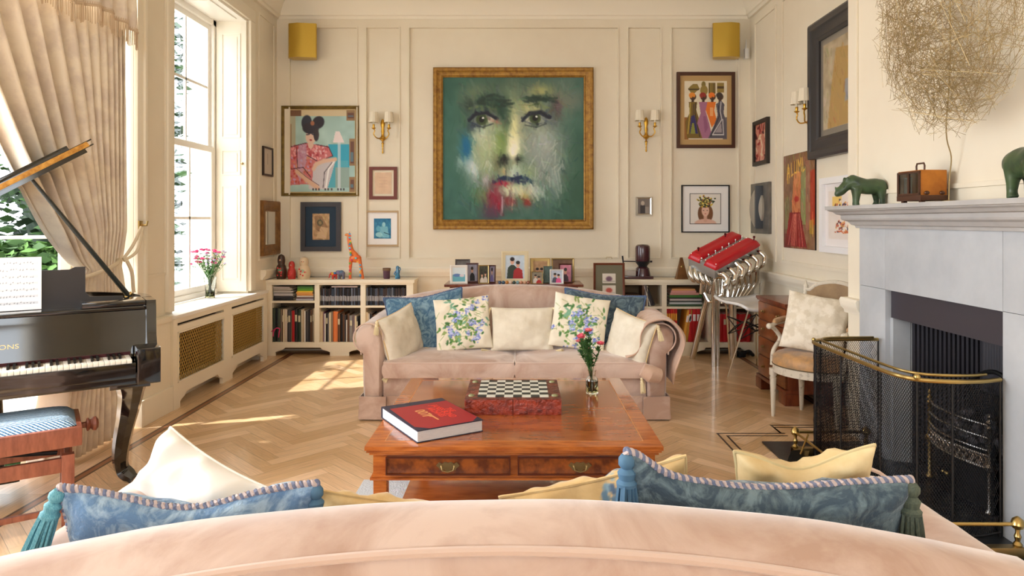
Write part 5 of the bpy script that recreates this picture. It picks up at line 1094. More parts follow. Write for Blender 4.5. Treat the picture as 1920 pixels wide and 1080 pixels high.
# ============================================================ SIDEBOARD TABLE WITH PHOTOGRAPHS BEHIND THE SOFA
tbz = .72; TY = 6.55
xa, xb = (833-CX)*TY/FPX, (1094-CX)*TY/FPX; tbz = CAMZ-(533-CY)*TY/FPX
t = thing('console_table', 'narrow brown console table behind the far sofa, covered in photographs', 'table', ((xa+xb)/2, TY, 0)); hw_ = (xb-xa)/2
MB().box(-hw_, hw_, -.02, .40, tbz-.025, tbz, .006).build('tabletop', mahog, t); MB().box(-hw_+.05, hw_-.05, .02, .36, tbz-.11, tbz-.025, .002).build('apron', mahog, t)
for x in (-hw_+.05, hw_-.10):
    for y in (.03, .31): MB().tube([(x+.025, y+.025, 0), (x+.025, y+.025, tbz-.10)], [.014, .024], 10).build('leg', mahog, t)
def stand_photo(label, x0, x1, y0, y1, Y, fmat, art, fw=.018, tilt=-.12, rz=0, name='photo_frame', zb=None, mount=None, mw=0):
    zb = tbz+.0005 if zb is None else zb; s = Y/FPX; w = (x1-x0)*s; h = max(.06, CAMZ-(y0-CY)*s-zb); x = ((x0+x1)/2-CX)*s
    t = thing(name, label, 'photo frame', (x, Y, zb), rot=(tilt, 0, rz)); X0 = Matrix.Translation((0, 0, h/2))
    d = .014; sec = [(0, d), (0, 0), (fw*.3, -.004), (fw, .002), (fw, d)]
    MB().grid([[(sx*(w/2-q), y, h/2+sz*(h/2-q)) for q, y in sec] for sx, sz in ((-1, -1), (1, -1), (1, 1), (-1, 1))], cu=True, cv=True).build('frame', fmat, t, ang=30)
    MB().box(-w/2+fw-.001, w/2-fw+.001, .007, d-.001, fw-.001, h-fw+.001).build('mount' if mount else 'backing', mount or blackm, t)
    aw, ah = w-2*fw-2*mw, h-2*fw-2*mw
    me = art.mesh('photograph', aw, ah, .006); o = bpy.data.objects.new('photograph', me); COL.objects.link(o); o.parent = t; o.location = (0, 0, h/2)
    MB().box(-w*.12, w*.12, d, d+.004, .03, h*.75, X=Matrix.Rotation(.0, 4, 'X')).tube([(0, d+.004, h*.7), (0, d+.06+h*.15, .012+.0)], .004, 6).build('strut', blackm, t)
    return t
def ph(bgc, figs, seed=0):
    c = Canvas(36, 46, bgc); c.noise(8, 6)
    for x, y, s, hair, skin, cl in figs:
        c.poly([(x-s*1.7, 1), (x-s*1.5, y+s*2.2), (x-s*.6, y+s*1.3), (x+s*.6, y+s*1.3), (x+s*1.5, y+s*2.2), (x+s*1.7, 1)], cl); c.ell(x, y+s*.25, s*.75, s, skin, 0, .25, 1); c.ell(x, y-s*.45, s*.85, s*.62, hair, 0, .25, 1)
    return c
sk, dk = (214, 166, 140), (50, 38, 34)
crf = mt('cream_frame', (226, 210, 172), .5); svf = mt('bright_silver', (222, 220, 216), .2, metal=.7); brf = plain((86, 48, 36), .4); gdf = mt('pale_gold_frame', (196, 168, 110), .35, metal=.6)
c = Canvas(36, 46, (226, 240, 248)); c.rect(0, .5, 1, 1, (110, 186, 206)); c.ell(.35, .55, .3, .12, (96, 130, 190), 0, .3, .8); c.ell(.75, .58, .2, .1, (230, 220, 230), 0, .3, .8)
stand_photo('photograph of blue sea in a wide white frame, leftmost on the console table', 844, 877, 497, 537, 6.57, plain((238, 236, 232), .35), c, .024, rz=.15)
stand_photo('dark landscape photo frame seen above the leftmost white frame', 853, 881, 486, 520, 6.80, plain((90, 84, 84), .4), ph((110, 104, 100), []), .016)
stand_photo('tall purplish-brown photo frame of a standing person, second group from the left', 874, 898, 493, 535, 6.72, plain((104, 78, 80), .4), ph((170, 170, 190), [(.5, .3, .16, dk, sk, (40, 40, 46))]), .016, rz=.25)
stand_photo('photo in a pale gold frame with dark greenery, left of centre on the console table', 897, 917, 497, 536, 6.60, gdf, ph((60, 60, 44), [(.3, .5, .14, dk, sk, (220, 210, 200)), (.7, .45, .14, dk, sk, (210, 200, 190))]), .010, rz=.08)
stand_photo('small photo in a dark brown frame just left of the cream framed children', 915, 929, 497, 534, 6.68, brf, ph((150, 140, 160), [(.5, .3, .2, dk, sk, (120, 110, 170))]), .012, rz=-.1)
c = Canvas(60, 80, (206, 220, 234)); c.noise(5, 8)
for x, y, s, cl in ((.36, .22, .13, (50, 66, 56)), (.66, .36, .12, (176, 40, 44))):
    c.poly([(x-s*2.2, 1), (x-s*1.8, y+s*2.4), (x-s*.6, y+s*1.5), (x+s*.6, y+s*1.5), (x+s*1.9, y+s*2.4), (x+s*2.2, 1)], cl); c.ell(x, y+s*.35, s*.8, s*1.05, (222, 170, 146), 0, .25, 1); c.ell(x, y-s*.4, s*.9, s*.65, (44, 34, 34), 0, .25, 1)
stand_photo('largest cream framed photograph of two children, one in green and one in red', 940, 991, 471, 533, 6.70, crf, c, .040, tilt=-.08)
stand_photo('photo of a group in a broad pale gold frame right of the two children', 994, 1032, 484, 534, 6.80, gdf, ph((190, 150, 110), [(.3, .5, .13, dk, sk, (150, 80, 70)), (.6, .5, .13, dk, sk, (60, 60, 70))]), .03)
stand_photo('large brown and gold frame at the right end of the console table', 1034, 1077, 484, 534, 6.82, gdf, ph((120, 90, 70), []), .016)
stand_photo('photo of a person in red in a thin gold frame, front row right of centre', 996, 1018, 509, 536, 6.58, gdf, ph((140, 130, 110), [(.35, .35, .14, dk, sk, (220, 214, 204)), (.68, .5, .16, dk, sk, (190, 40, 44))]), .007)
stand_photo('small green-grey photo frame between two gold frames on the console table', 1019, 1036, 499, 532, 6.70, plain((104, 122, 112), .4), ph((90, 110, 104), []), .012)
stand_photo('photo of two people, one in pink, in a bright white frame, front row right', 1031, 1057, 505, 538, 6.57, plain((236, 234, 230), .35), ph((196, 204, 220), [(.35, .35, .15, dk, sk, (80, 80, 100)), (.66, .42, .14, dk, sk, (226, 90, 150))]), .012)
stand_photo('photo on pink ground in a red-brown frame, rightmost on the console table', 1047, 1073, 494, 535, 6.68, brf, ph((196, 120, 140), [(.5, .35, .17, dk, sk, (70, 50, 60))]), .014, rz=-.15)
cols = ((60, 80, 110), (50, 90, 120), (206, 140, 70), (220, 196, 180), (60, 80, 74), (120, 160, 170), (200, 140, 110), (214, 170, 140), (150, 90, 70))
names = ('navy', 'dark blue', 'orange', 'cream', 'dark green', 'pale blue', 'copper', 'peach', 'russet')
for k, (cl, nm) in enumerate(zip(cols, names)):
    px = 937+k*6.7; rr_ = .017; o = MB().ball((0, 0, rr_), rr_, 14).lathe([(.006, 0), (.012, .002), (.010, .006)], n=12).build('glass_marble_ball', plain(cl, .15, coat=.6), loc=((px-CX)*6.52/FPX, 6.552, tbz+.0005)); tag(o, '%s little polished egg in the row before the large cream photo frame' % nm, 'egg', 'row of polished eggs')
c = Canvas(50, 70, (112, 108, 86))
for k in range(3):
    y0 = .17+.225*k; c.rect(.25, y0, .75, y0+.19, (222, 216, 206)); c.ell(.5, y0+.10, .12, .05, ((120, 90, 110), (196, 90, 80), (120, 150, 170))[k], 0, .4, .9); c.line([(.28, y0+.15), (.72, y0+.15)], .008, (120, 116, 110), .6)
q = P(1142.5, 600, 6.85)
t = stand_photo('tall mahogany frame holding three stamps on olive ground, right of the console table', 1113, 1172, 493, 600, 6.85, mt('mahogany_frame', (110, 56, 34), .35), c, .022, tilt=-.04, zb=.42)
mb = MB().box(-.17, .17, -.12, .12, .39, .4195, .004); 
for x in (-.14, .14):
    for y in (-.09, .09): mb.tube([(x, y, 0), (x, y, .39)], .014, 8)
tag(mb.build('plant_stand', mahog, loc=(q.x, 6.87, 0)), 'small wooden stool under the framed stamps, hidden behind the sofa', 'stool')
MB().tube([(-.03, 0, .595), (-.025, 0, .615), (.025, 0, .615), (.03, 0, .595)], .003, 6).build('hanging_ring', brass, t)
# ============================================================ ENGINE SCULPTURE
A_, B_, C_, D_ = P(1291, 484, 6.62), P(1345, 503, 6.40), P(1426, 456, 6.74), P(1376, 440, 6.93)
e1 = (B_-A_).normalized(); e2 = ((C_-B_)+(D_-A_)).normalized(); e3 = e1.cross(e2).normalized()
if e3.z < 0: e3 = -e3
e1 = e2.cross(e3).normalized(); e1 = e1 if (B_-A_).dot(e1) > 0 else -e1
We, Le = (B_-A_).length, ((C_-B_).length+(D_-A_).length)/2
XE = Matrix(((e1.x, e2.x, e3.x, A_.x), (e1.y, e2.y, e3.y, A_.y), (e1.z, e2.z, e3.z, A_.z), (0, 0, 0, 1)))

base0 = Vector((A_.x+.2, A_.y, 0)); t = thing('engine_sculpture', 'sculpture of a red-topped car engine standing on chrome exhaust pipes', 'sculpture', base0); XE = Matrix.Translation(-base0) @ XE
alu = mt('cast_aluminium', (176, 178, 178), .4, metal=.7); redm = mt('red_crackle', (196, 14, 34), .38, coat=.3, bump=.15, bscale=160)
MB().box(0, We, 0, Le, -.10, -.005, .008, X=XE).box(We*.38, We*.62, .01, Le-.01, -.005, .02, .004, X=XE).build('engine_block', alu, t)
for a, b in ((-.015, We*.44), (We*.56, We+.015)):
    rows = []; m = 14
    for k in range(25):
        v = k/24; s_ = min(1, (1-(2*v-1)**12))**.3 if 0 < v < 1 else .35; r = []
        for i in range(m+1):
            a_ = PI*i/m; cx = (a+b)/2; rx = (b-a)/2; r.append((cx-rx*math.cos(a_)*(.86+.14*s_), Le*v, -.005+(.062*math.sin(a_)**.6)*s_+.01*(abs(math.sin(a_*2))**2)*s_))
        rows.append(r)
    MB().grid(rows, X=XE, capu=True).build('cam_cover', redm, t, ang=50)
mb = MB()
for k in range(7):
    for x in (.0, We*.42, We*.58, We): mb.lathe([(.009, .0), (.009, .022), (.005, .028)], X=XE @ Matrix.Translation((x+(.012 if x < We/2 else -.012)*(1 if x in (0, We) else 0), .03+(Le-.06)*k/6, .02 if x in (0, We) else .018)), n=8)
mb.build('cover_bolts', chrome, t)
for k, (x, y) in enumerate(((.04, .10), (.04, .52), (We-.04, .66))): MB().lathe([(.006, .05), (.006, .075), (.012, .08), (.010, .095)], X=XE @ Matrix.Translation((x, Le*y/.7, 0)), n=8).build('filler_cap', plain((90, 20, 24), .4), t)
text('V12', .05, alu, t, XE @ Matrix.Translation((We*.78, Le*.5, .060)) @ Matrix.Rotation(PI/2, 4, 'Z'), .001, name='cast_lettering') if False else None
IX = XE
def eng(x, y, z): return IX @ Vector((x, y, z))
for k in range(6):   # right-hand headers: out, round and down
    y = .05+(Le-.10)*k/5; p0 = eng(We-.01, y, -.06); p1 = eng(We+.05, y+.01, -.055)
    tgt = Vector((2.02+.075*k, 6.55+.07*k, .78))-base0
    pts = cat_rom([p0, p0.lerp(p1, .6), p1, p1+Vector((.03, -.025, -.045)), p1+Vector((.01, -.025, -.115)), p1.lerp(tgt, .55)+Vector((-.01, 0, -.0)), tgt, tgt+Vector((-.02-.02*k, -.0, -.16))], 6)
    MB().tube(pts, .024, 12).build('exhaust_pipe', chrome, t)
for k in range(4):   # left-hand headers curling to the left leg
    y = .03+.13*k; p0 = eng(.02+.05*k, .0+.02*k, -.09); tgt = Vector((1.80+.05*k, 6.72, .82))-base0
    pts = cat_rom([p0, p0+Vector((-.005, -.03, -.07)), p0+Vector((.03, -.03, -.13)), tgt+Vector((-.02, -.03, .06)), tgt+Vector((0, 0, -.02)), tgt+Vector((-.0-.01*k, .02, -.14))], 6)
    MB().tube(pts, .021, 12).build('exhaust_pipe', chrome, t)
def leg(pts, r, nm='pipe_leg'): MB().tube([Vector(p)-base0 for p in pts], r, 14).build(nm, chrome, t)
leg(cat_rom([(1.90, 6.72, .82), (1.84, 6.74, .70), (1.86, 6.76, .60), (1.83, 6.80, .46), (1.76, 6.93, .0)], 6), [.022]*12+[.030]*13)
leg([(1.875, 6.56, .86), (1.875, 6.56, 0)], .026); leg([(1.925, 6.60, .84), (1.915, 6.58, .0)], .018); leg([(1.98, 6.62, .86), (1.96, 6.60, .60)], .022); leg([(2.03, 6.60, .86), (2.02, 6.62, .60)], .02)
leg([(2.14, 6.86, .84), (2.19, 6.98, .0)], .040); leg([(2.05, 6.85, .82), (2.10, 6.9, .55)], .024)
mb = MB().tube([Vector(p)-base0 for p in cat_rom([(1.86, 6.50, .87), (1.98, 6.46, .865), (2.06, 6.48, .89), (2.09, 6.5, .96), (2.07, 6.52, 1.0)], 5)], .02, 10).tube([Vector(p)-base0 for p in cat_rom([(1.80, 6.62, .70), (1.84, 6.58, .62), (1.90, 6.54, .66), (1.94, 6.50, .70)], 5)], .018, 10); mb.build('linking_pipe', chrome, t)
# white bar stool with chrome legs and black wires
sc = Vector((2.13, 6.22, 0)); t = thing('wire_base_stool', 'glossy white moulded seat on thin chrome legs with crossed black wires', 'stool', sc, -.0)
mb = MB(); rows = []
for i in range(21):
    u = -1+2*i/20; r = []
    for j in range(15):
        v = -1+2*j/14; r.append((.26*u*(1-.06*v*v), .25*v*(1-.06*u*u), .66+.03*(abs(u)**3)+.035*(max(0, v))**3-.035*max(0, -v)**4-.012))
    rows.append(r)
o = mb.grid(rows, X=Matrix.Rotation(.35, 4, 'Z')).build('seat', mt('white_plastic', (240, 240, 240), .2, coat=.5), t, ang=60); sd = o.modifiers.new('t', 'SOLIDIFY'); sd.thickness = .022; sd.offset = -1
Rz = Matrix.Rotation(.35, 4, 'Z')
LT = [Rz @ Vector((sx*.17, sy*.16, .63)) for sx, sy in ((-1, -1), (1, -1), (1, 1), (-1, 1))]; LB = [Vector((1.865, 6.10, 0))-sc, Vector((2.36, 6.22, 0))-sc, Vector((2.30, 6.60, 0))-sc, Vector((2.00, 6.45, 0))-sc]
for a, b in zip(LT, LB): MB().tube([a, b], .009, 8).build('leg', chrome, t)
mb = MB(); L_ = lambda k, f: LT[k].lerp(LB[k], f)
for a, b in ((0, 1), (1, 2), (2, 3), (3, 0), (0, 2), (1, 3)):
    mb.tube([L_(a, .18), L_(a, .3).lerp(L_(b, .3), .5), L_(b, .45)], .005, 6).tube([L_(a, .45), L_(a, .3).lerp(L_(b, .3), .5), L_(b, .18)], .005, 6)
mb.build('wire_bracing', blackm, t)
q = P(1392, 655, 7.02); tag(MB().tube(cat_rom([(-.12, 0, .02), (-.06, -.03, .05), (0, 0, .03), (.06, -.02, .06), (.10, .0, .03), (.12, .02, .012)], 5), .018, 8).box(-.05, .03, -.03, .03, 0, .05, .01).build('cable_bundle', plain((30, 30, 32), .7), loc=(q.x, 7.03, .0)), 'black cables bundled on the floor under the right bookcase', 'cables')
# ============================================================ CHEST AND ARMCHAIR
cx0, cx1, cy0, cy1, ch = 2.02, 2.45, 5.16, 5.78, .77
t = thing('chest_of_drawers', 'small mahogany chest of drawers against the right wall, drawers facing left', 'chest of drawers', ((cx0+cx1)/2, (cy0+cy1)/2, 0)); mx, my = (cx1-cx0)/2, (cy1-cy0)/2
walnut = mt('walnut_veneer', (150, 84, 42), .28, col2=(104, 52, 24), scale=7, stretch=(1, 1, 2.5), coat=.4)
MB().box(-mx-.012, mx, -my-.012, my+.012, ch-.022, ch, .006).box(-mx-.004, mx, -my-.004, my+.004, ch-.034, ch-.022, .003).build('top', mahog, t)
MB().box(-mx+.016, mx, -my, my, .10, ch-.034).build('carcass', mahog, t)
zz = [.115, .285, .44, .58, .73]
for k in range(4):
    d = MB().box(-mx, -mx+.018, -my+.02, my-.02, zz[k]+.006, zz[k+1]-.006, .003).build('drawer', walnut, t)
    for y in (-.16, .16):
        kb_ = MB().lathe([(.013, 0), (.015, .003), (.006, .006), (.006, .014), (.011, .02), (.004, .026)], X=Matrix.Translation((-mx, y, (zz[k]+zz[k+1])/2)) @ Matrix.Rotation(-PI/2, 4, 'Y'), n=10).build('drawer_knob', abrass, d)
mb = MB()
for a, b, c_, d_ in ((-mx-.012, mx, -my-.012, -my+.12), (-mx-.012, mx, my-.12, my+.012)): mb.box(a, a+.12, c_, d_, 0, .09, .006).box(b-.12, b, c_, d_, 0, .09, .006)
mb.box(-mx-.008, mx, -my-.008, my+.008, .085, .115, .006).build('plinth', mahog, t)
# armchair
ac = Vector((2.06, 4.78, 0)); f = math.atan2(-.6, -.8); rz = f+PI/2   # local front = -Y
t = thing('armchair', 'French painted armchair with worn gold silk seat in front of the chest of drawers', 'armchair', ac, rz)
pw = mt('distressed_white_paint', (214, 204, 186), .6, col2=(150, 136, 116), scale=24, contrast=(.55, .72)); gsilk = mt('worn_gold_silk', (196, 150, 100), .5, col2=(158, 128, 96), scale=12, contrast=(.4, .6), sheen=.3, bump=.2, bscale=20); cane = mt('brown_silk_back', (156, 128, 92), .6, col2=(138, 110, 78), scale=10)
def rail_pts(r1, r2_, n, a0, a1): return [(r1*math.cos(a0+(a1-a0)*k/n), -r2_*math.sin(a0+(a1-a0)*k/n)) for k in range(n+1)]
so = [(-.24, .20), (-.27, .0)]+[(-.27*math.cos(a), -.02-.22*math.sin(a)) for a in [PI*k/12 for k in range(13)]]+[(.27, .0), (.24, .20)]
mb = MB().prism(so, .33, .385, 'z'); mb.build('seat_rail', pw, t)
rows = []
for k, (s_, z) in enumerate(((1.0, .385), (1.01, .41), (.99, .44), (.9, .465), (.7, .478), (.35, .485), (.02, .486))): rows.append([(x*s_, (y+.01)*s_-.01, z) for x, y in cat_rom([Vector((a, b, 0)) for a, b in so], 2) for _ in (0,)] if False else [(p.x*s_, (p.y)*s_, z) for p in cat_rom([Vector((a, b, 0)) for a, b in so], 2, closed=True)])
MB().grid(rows, cv=True, capu=True).build('seat', gsilk, t, ang=60)
MB().tube([(p.x*1.005, p.y*1.005, .388) for p in cat_rom([Vector((a, b, 0)) for a, b in so], 2, closed=True)], .0045, 6, closed=True).build('nail_trim', plain((96, 80, 54), .5), t)
for x, y, sl in ((-.235, -.12, 0), (.235, -.12, 0), (-.20, .19, .04), (.20, .19, .04)):
    MB().lathe([(.011, 0), (.014, .02), (.016, .10), (.022, .25), (.024, .28), (.018, .285), (.027, .30), (.027, .345)], (x, y+sl*0, 0), 12).build('leg', pw, t)
for s in (-1, 1):   # back posts, arms
    mb = MB().tube([(s*.21, .20, .33), (s*.225, .24, .60), (s*.225, .29, .90)], [.02, .018, .016], 10).lathe([(.018, .90), (.02, .915), (.012, .925), (.006, .95), (0, .955)], (s*.225, .29, 0), 10); mb.build('back_post', pw, t)
    mb = MB().tube(cat_rom([(s*.255, -.10, .36), (s*.265, -.07, .46), (s*.255, .0, .54), (s*.27, -.03, .60), (s*.275, -.08, .635)], 5), .016, 10).tube(cat_rom([(s*.275, -.10, .64), (s*.272, .0, .655), (s*.25, .12, .665), (s*.228, .255, .70)], 5), .014, 10).ball((s*.276, -.105, .638), .022, 12); a = mb.build('arm', pw, t)
    MB().tube(cat_rom([(s*.274, -.05, .665), (s*.268, .04, .675), (s*.255, .12, .68)], 5), [.012]+[.022]*9+[.012], 10).build('arm_pad', gsilk, a)
top = [(-.225, .56), (-.225, .86)]+[(-.19, .885), (-.13, .93), (0, .955), (.13, .93), (.19, .885)]+[(.225, .86), (.225, .56)]
Xb = Matrix.Rotation(-.16, 4, 'X')
def bq(x, z): return Vector((x, .13+.18*z, z))
tp = cat_rom([bq(x, z) for x, z in top], 3); MB().tube(tp+[bq(.2, .52), bq(-.2, .52)], .016, 8, closed=True).build('back_frame', pw, t)
mb = MB(); ctr = bq(0, .72); ring = tp+[bq(.2, .52), bq(-.2, .52)]
for off in (-.014, .012): mb.grid([[p+Vector((0, off*.4, 0)) for p in ring], [ctr+(p-ctr)*.6+Vector((0, off*1.3, 0)) for p in ring], [ctr+(p-ctr)*.02+Vector((0, off*1.5, 0)) for p in ring]], cv=True, capu=False)
mb.build('backrest', cane, t, ang=70)
pillow('cream patterned cushion on the French armchair', (2.085, 4.80, .675), .42, .42, .13, (R_(-20), R_(8), rz*.0+R_(-28)), mt('cream_damask', (236, 226, 208), .8, col2=(220, 208, 186), scale=14, detail=6, contrast=(.45, .55), bump=.2, bscale=25), 20, pinch=.06)
# ============================================================ FIREPLACE
fx = 2.13
t = thing('fireplace', 'pale grey stone fireplace with black iron interior under the mantelshelf', 'fireplace', (2.17, (fy0+fy1)/2, 0)); oy = (fy0+fy1)/2
sy0, sy1 = 2.71-oy, 4.27-oy; a0, a1 = fy0-oy, fy1-oy
for a, b in ((sy0, a0), (a1, sy1)): MB().box(fx-2.17, 0, a, b, 0, 1.0, .003).build('jamb', stone, t)
mb = MB().box(fx-2.17, 0, sy0, a0-.001, 1.002, 1.36, .002).box(fx-2.17, 0, a0+.001, a1-.001, 1.0, 1.36, .002).box(fx-2.17, 0, a1+.001, sy1, 1.002, 1.36, .002); mb.build('lintel', stone, t)
pr = [(0, 1.355), (-.055, 1.355), (-.06, 1.37), (-.075, 1.375), (-.09, 1.395), (-.115, 1.405), (-.12, 1.415), (-.12, 1.435), (-.14, 1.44), (-.155, 1.455), (-.175, 1.462), (-.18, 1.468), (-.19, 1.470), (-.19, 1.492), (0, 1.492)]
mshelf = mt('mantel_stone', (186, 184, 182), .5, col2=(172, 170, 169), scale=4)
rows = []   # mitred returns at both ends
for sgn, base_y in ((-1, sy0), (1, sy1)):
    pass
pts4 = []
ring = []
for d, z in pr:
    e = max(0, -d-.04); ring.append([(0, sy1+e+.0, z), (d, sy1+e, z), (d, sy0-e, z), (0, sy0-e, z)])
mb = MB().grid(ring, capu=True); mb.build('mantelshelf', mshelf, t, ang=25)
fe = mt('fireback_iron', (60, 58, 64), .45, metal=.3); fe2 = mt('register_plate', (74, 70, 78), .4, metal=.4)
MB().box(-.005, .006, a0, a1, .838, 1.0).build('register_plate', fe2, t)
for y in (a0, a1-.03): MB().box(-.01, .10, y, y+.03, 0, .838 if y > 0 else .838).build('inner_slip', stone, t)
mb = MB(); n = 22; zt = .84
def ribs(p, q, n):
    rows = []
    for k in range(n*4+1):
        f_ = k/(n*4); x = p[0]+(q[0]-p[0])*f_; y = p[1]+(q[1]-p[1])*f_; nx, ny = -(q[1]-p[1]), (q[0]-p[0]); L_ = math.hypot(nx, ny); d = (0, .006, .010, .006)[k % 4]; rows.append([(x+nx/L_*d, y+ny/L_*d, .0), (x+nx/L_*d, y+ny/L_*d, 1.0)])
    mb.grid(rows)
ribs((.09, a1-.031), (.39, a1-.20), 16); ribs((.39, a1-.20), (.39, a0+.20), 26); ribs((.39, a0+.20), (.09, a0+.031), 16)
mb.box(0, .44, a0, a1, .98, 1.0); mb.prism([(.02, a1-.03), (.39, a1-.2), (.39, a0+.2), (.02, a0+.03)], .001, .012, 'z')
mb.build('fireback', fe, t)
MB().lathe([(.001, 0), (.15, 0), (.16, .01), (.165, .02), (.15, .03), (.14, .02), (.001, .022)], X=Matrix.Translation((.34, -.24, .56)) @ Matrix.Rotation(-PI/2, 4, 'Y'), n=32).build('roundel', mt('blued_iron', (86, 92, 106), .4, metal=.4), t)
# fire basket
t = thing('fire_grate', 'steel and iron basket grate with brass finials inside the fireplace', 'fire grate', (2.22, 3.455, 0.012))
steel = mt('polished_steel', (176, 172, 170), .25, metal=1); g0, g1_ = -.235, .235
for y in (g0, g1_):
    MB().lathe([(.016, 0), (.02, .01), (.010, .03), (.010, .20), (.02, .21), (.022, .225), (.010, .24), (.010, .40), (.016, .41), (.010, .42), (.016, .435), (.006, .45), (.010, .462), (.001, .48)], (0, y, 0), 12).build('post', abrass if y > 0 else steel, t)
def bow(z, d=.05): return [(-d*(1-(y/g1_)**2), y, z) for y in [g0+(g1_-g0)*k/12 for k in range(13)]]
for z in (.42, .36, .30): MB().tube(bow(z), .007, 8).build('front_bar', steel, t)
mb = MB().grid([[(x, y, .215), (x, y, .275)] for x, y, z in bow(0)]).grid([[(x+.004, y, .215), (x+.004, y, .275)] for x, y, z in bow(0)])
mb.tube(bow(.215), .007, 6).tube(bow(.275), .007, 6)
for k in range(11):
    x, y, _ = bow(0)[k+1]; mb.tube([(x-.004+.0*a, y+.014*math.cos(a), .245+.018*math.sin(a)) for a in [2*PI*q/10 for q in range(10)]], .0035, 5, closed=True)
mb.build('pierced_fret', steel, t)
mb = MB().grid([[(x+.01, y, .02), (x+.01, y, .21)] for x, y, z in bow(0)]).box(.0, .20, g0, g1_, .20, .21); d = mb.build('ash_door', ironm, t); MB().ball((-.055, 0, .11), .012, 10).ball((-.055, .03, .11), .008, 8).build('knob', brass, d)
mb = MB()
for k in range(7): mb.box(.01, .20, g0+.03+.065*k, g0+.045+.065*k, .21, .222)
mb.prism([(.20, g0), (.21, g0), (.21, g1_), (.20, g1_)], .0, .5, 'z').tube([(.195, y, .5+.12*math.cos(y/g1_*PI/2)) for y in [g0+(g1_-g0)*k/12 for k in range(13)]], .012, 8); mb.build('firebasket', ironm, t)
rr = random.Random(3); gl = MB()
for k in range(40):
    s_ = rr.uniform(.025, .04); X = Matrix.Translation((rr.uniform(.02, .17), rr.uniform(g0+.04, g1_-.04), rr.uniform(.25, .38))) @ Matrix.Rotation(rr.random()*3, 4, (1, 1, 0)); gl.ball((0, 0, 0), (s_, s_*.8, s_*.7), 6, X=X)
gl.build('coals', mt('coal', (40, 38, 42), .7, col2=(90, 88, 96), scale=30), t, ang=10)['kind'] = 'stuff'
# folding spark guard
t = thing('fire_screen', 'tall brass-railed black mesh fire guard standing round the fireplace opening', 'fire screen', (1.9, 3.5, .012))
plan = [(2.115, 4.02), (2.0, 4.015), (1.86, 4.01), (1.74, 3.985), (1.69, 3.91), (1.685, 3.75), (1.69, 3.4), (1.695, 3.2), (1.715, 3.06), (1.77, 2.99), (1.88, 2.96), (2.0, 2.965), (2.115, 3.0)]
pl = cat_rom([Vector((x-1.9, y-3.5, 0)) for x, y in plan], 8); zt = .69
def at(z, off=0): return [Vector((p.x-off, p.y, z)) for p in pl]
MB().tube([Vector((p.x*1.0-.0, p.y, zt)) for p in pl], .010, 8).build('rail', brass, t)
MB().tube([Vector((p.x*.90+.012, p.y*.93, zt+.018)) for p in pl[3:-3]], .007, 8).build('rail', brass, t)
L_ = [0]
for a, b in zip(pl, pl[1:]): L_.append(L_[-1]+(b-a).length)
def pos(s):
    s = min(max(s, 0), L_[-1]-1e-5)
    for i in range(len(L_)-1):
        if L_[i+1] >= s: return pl[i].lerp(pl[i+1], (s-L_[i])/(L_[i+1]-L_[i]))
mb = MB(); step = .012; H_ = zt-.03; T_ = L_[-1]; n = int(T_/step)
for sl in (1, -1):
    for k in range(-int(H_/step)-1, n+int(H_/step)+1):
        s0 = k*step; pts = []
        m = 9
        for q in range(m+1):
            z = .02+H_*q/m; s = s0+sl*(z)*.62
            if 0 <= s <= T_: p = pos(s); pts.append((p.x, p.y, z))
        if len(pts) > 1: mb.tube(pts, .0014, 3)
o = mb.build('wire_mesh', mt('black_wire', (26, 26, 30), .5, metal=.5), t)
mb = MB()
for i in (0, 4*8-10, 4*8+2, 5*8+4, 7*8, 8*8+6, 10*8, 12*8):
    p = pl[min(i, len(pl)-1)]; mb.tube([(p.x, p.y, 0), (p.x, p.y, zt)], .005, 6)
mb.tube(at(.02), .006, 6); mb.build('stiles', blackm, t)
for i_, r_ in ((70, .016), (28, .012)): MB().ball((pl[i_].x, pl[i_].y, zt+.010), r_, 10).build('finial', brass, t)
# brass fender
t = thing('fender', 'low brass fender with ball-topped corner posts round the hearth', 'fender', (1.85, 3.44, .012)); fb = [(2.06-1.85, 4.05-3.44), (1.64-1.85, 4.05-3.44), (1.64-1.85, 2.82-3.44), (2.06-1.85, 2.82-3.44)]
mb = MB()
for (x0, y0), (x1, y1) in zip(fb, fb[1:]): mb.box(min(x0, x1)-.02, max(x0, x1)+.02, min(y0, y1)-.02, max(y0, y1)+.02, 0, .045, .006)
mb.build('kerb', abrass, t); MB().tube([(x, y, .135) for x, y in fb], .008, 10).build('rail', brass, t)
for x, y in fb: MB().lathe([(.016, .045), (.018, .052), (.009, .065), (.014, .085), (.008, .10), (.010, .115), (.020, .12), (.026, .135), (.020, .155), (.006, .166), (.001, .168)], (x, y, 0), 14).build('post', brass, t)
tl = thing('fire_shovel', 'small hearth shovel leaning on the far corner of the fender', 'shovel', (1.58, 3.86, .012))
MB().grid([[(-.05, -.03, .10), (-.06, .03, .0)], [(0, -.02, .10), (0, .04, .0)], [(.05, -.03, .10), (.06, .03, .0)]]).build('pan', silver, tl); MB().tube([(0, -.03, .08), (.03, -.06, .20)], .005, 8).build('handle', brass, tl)
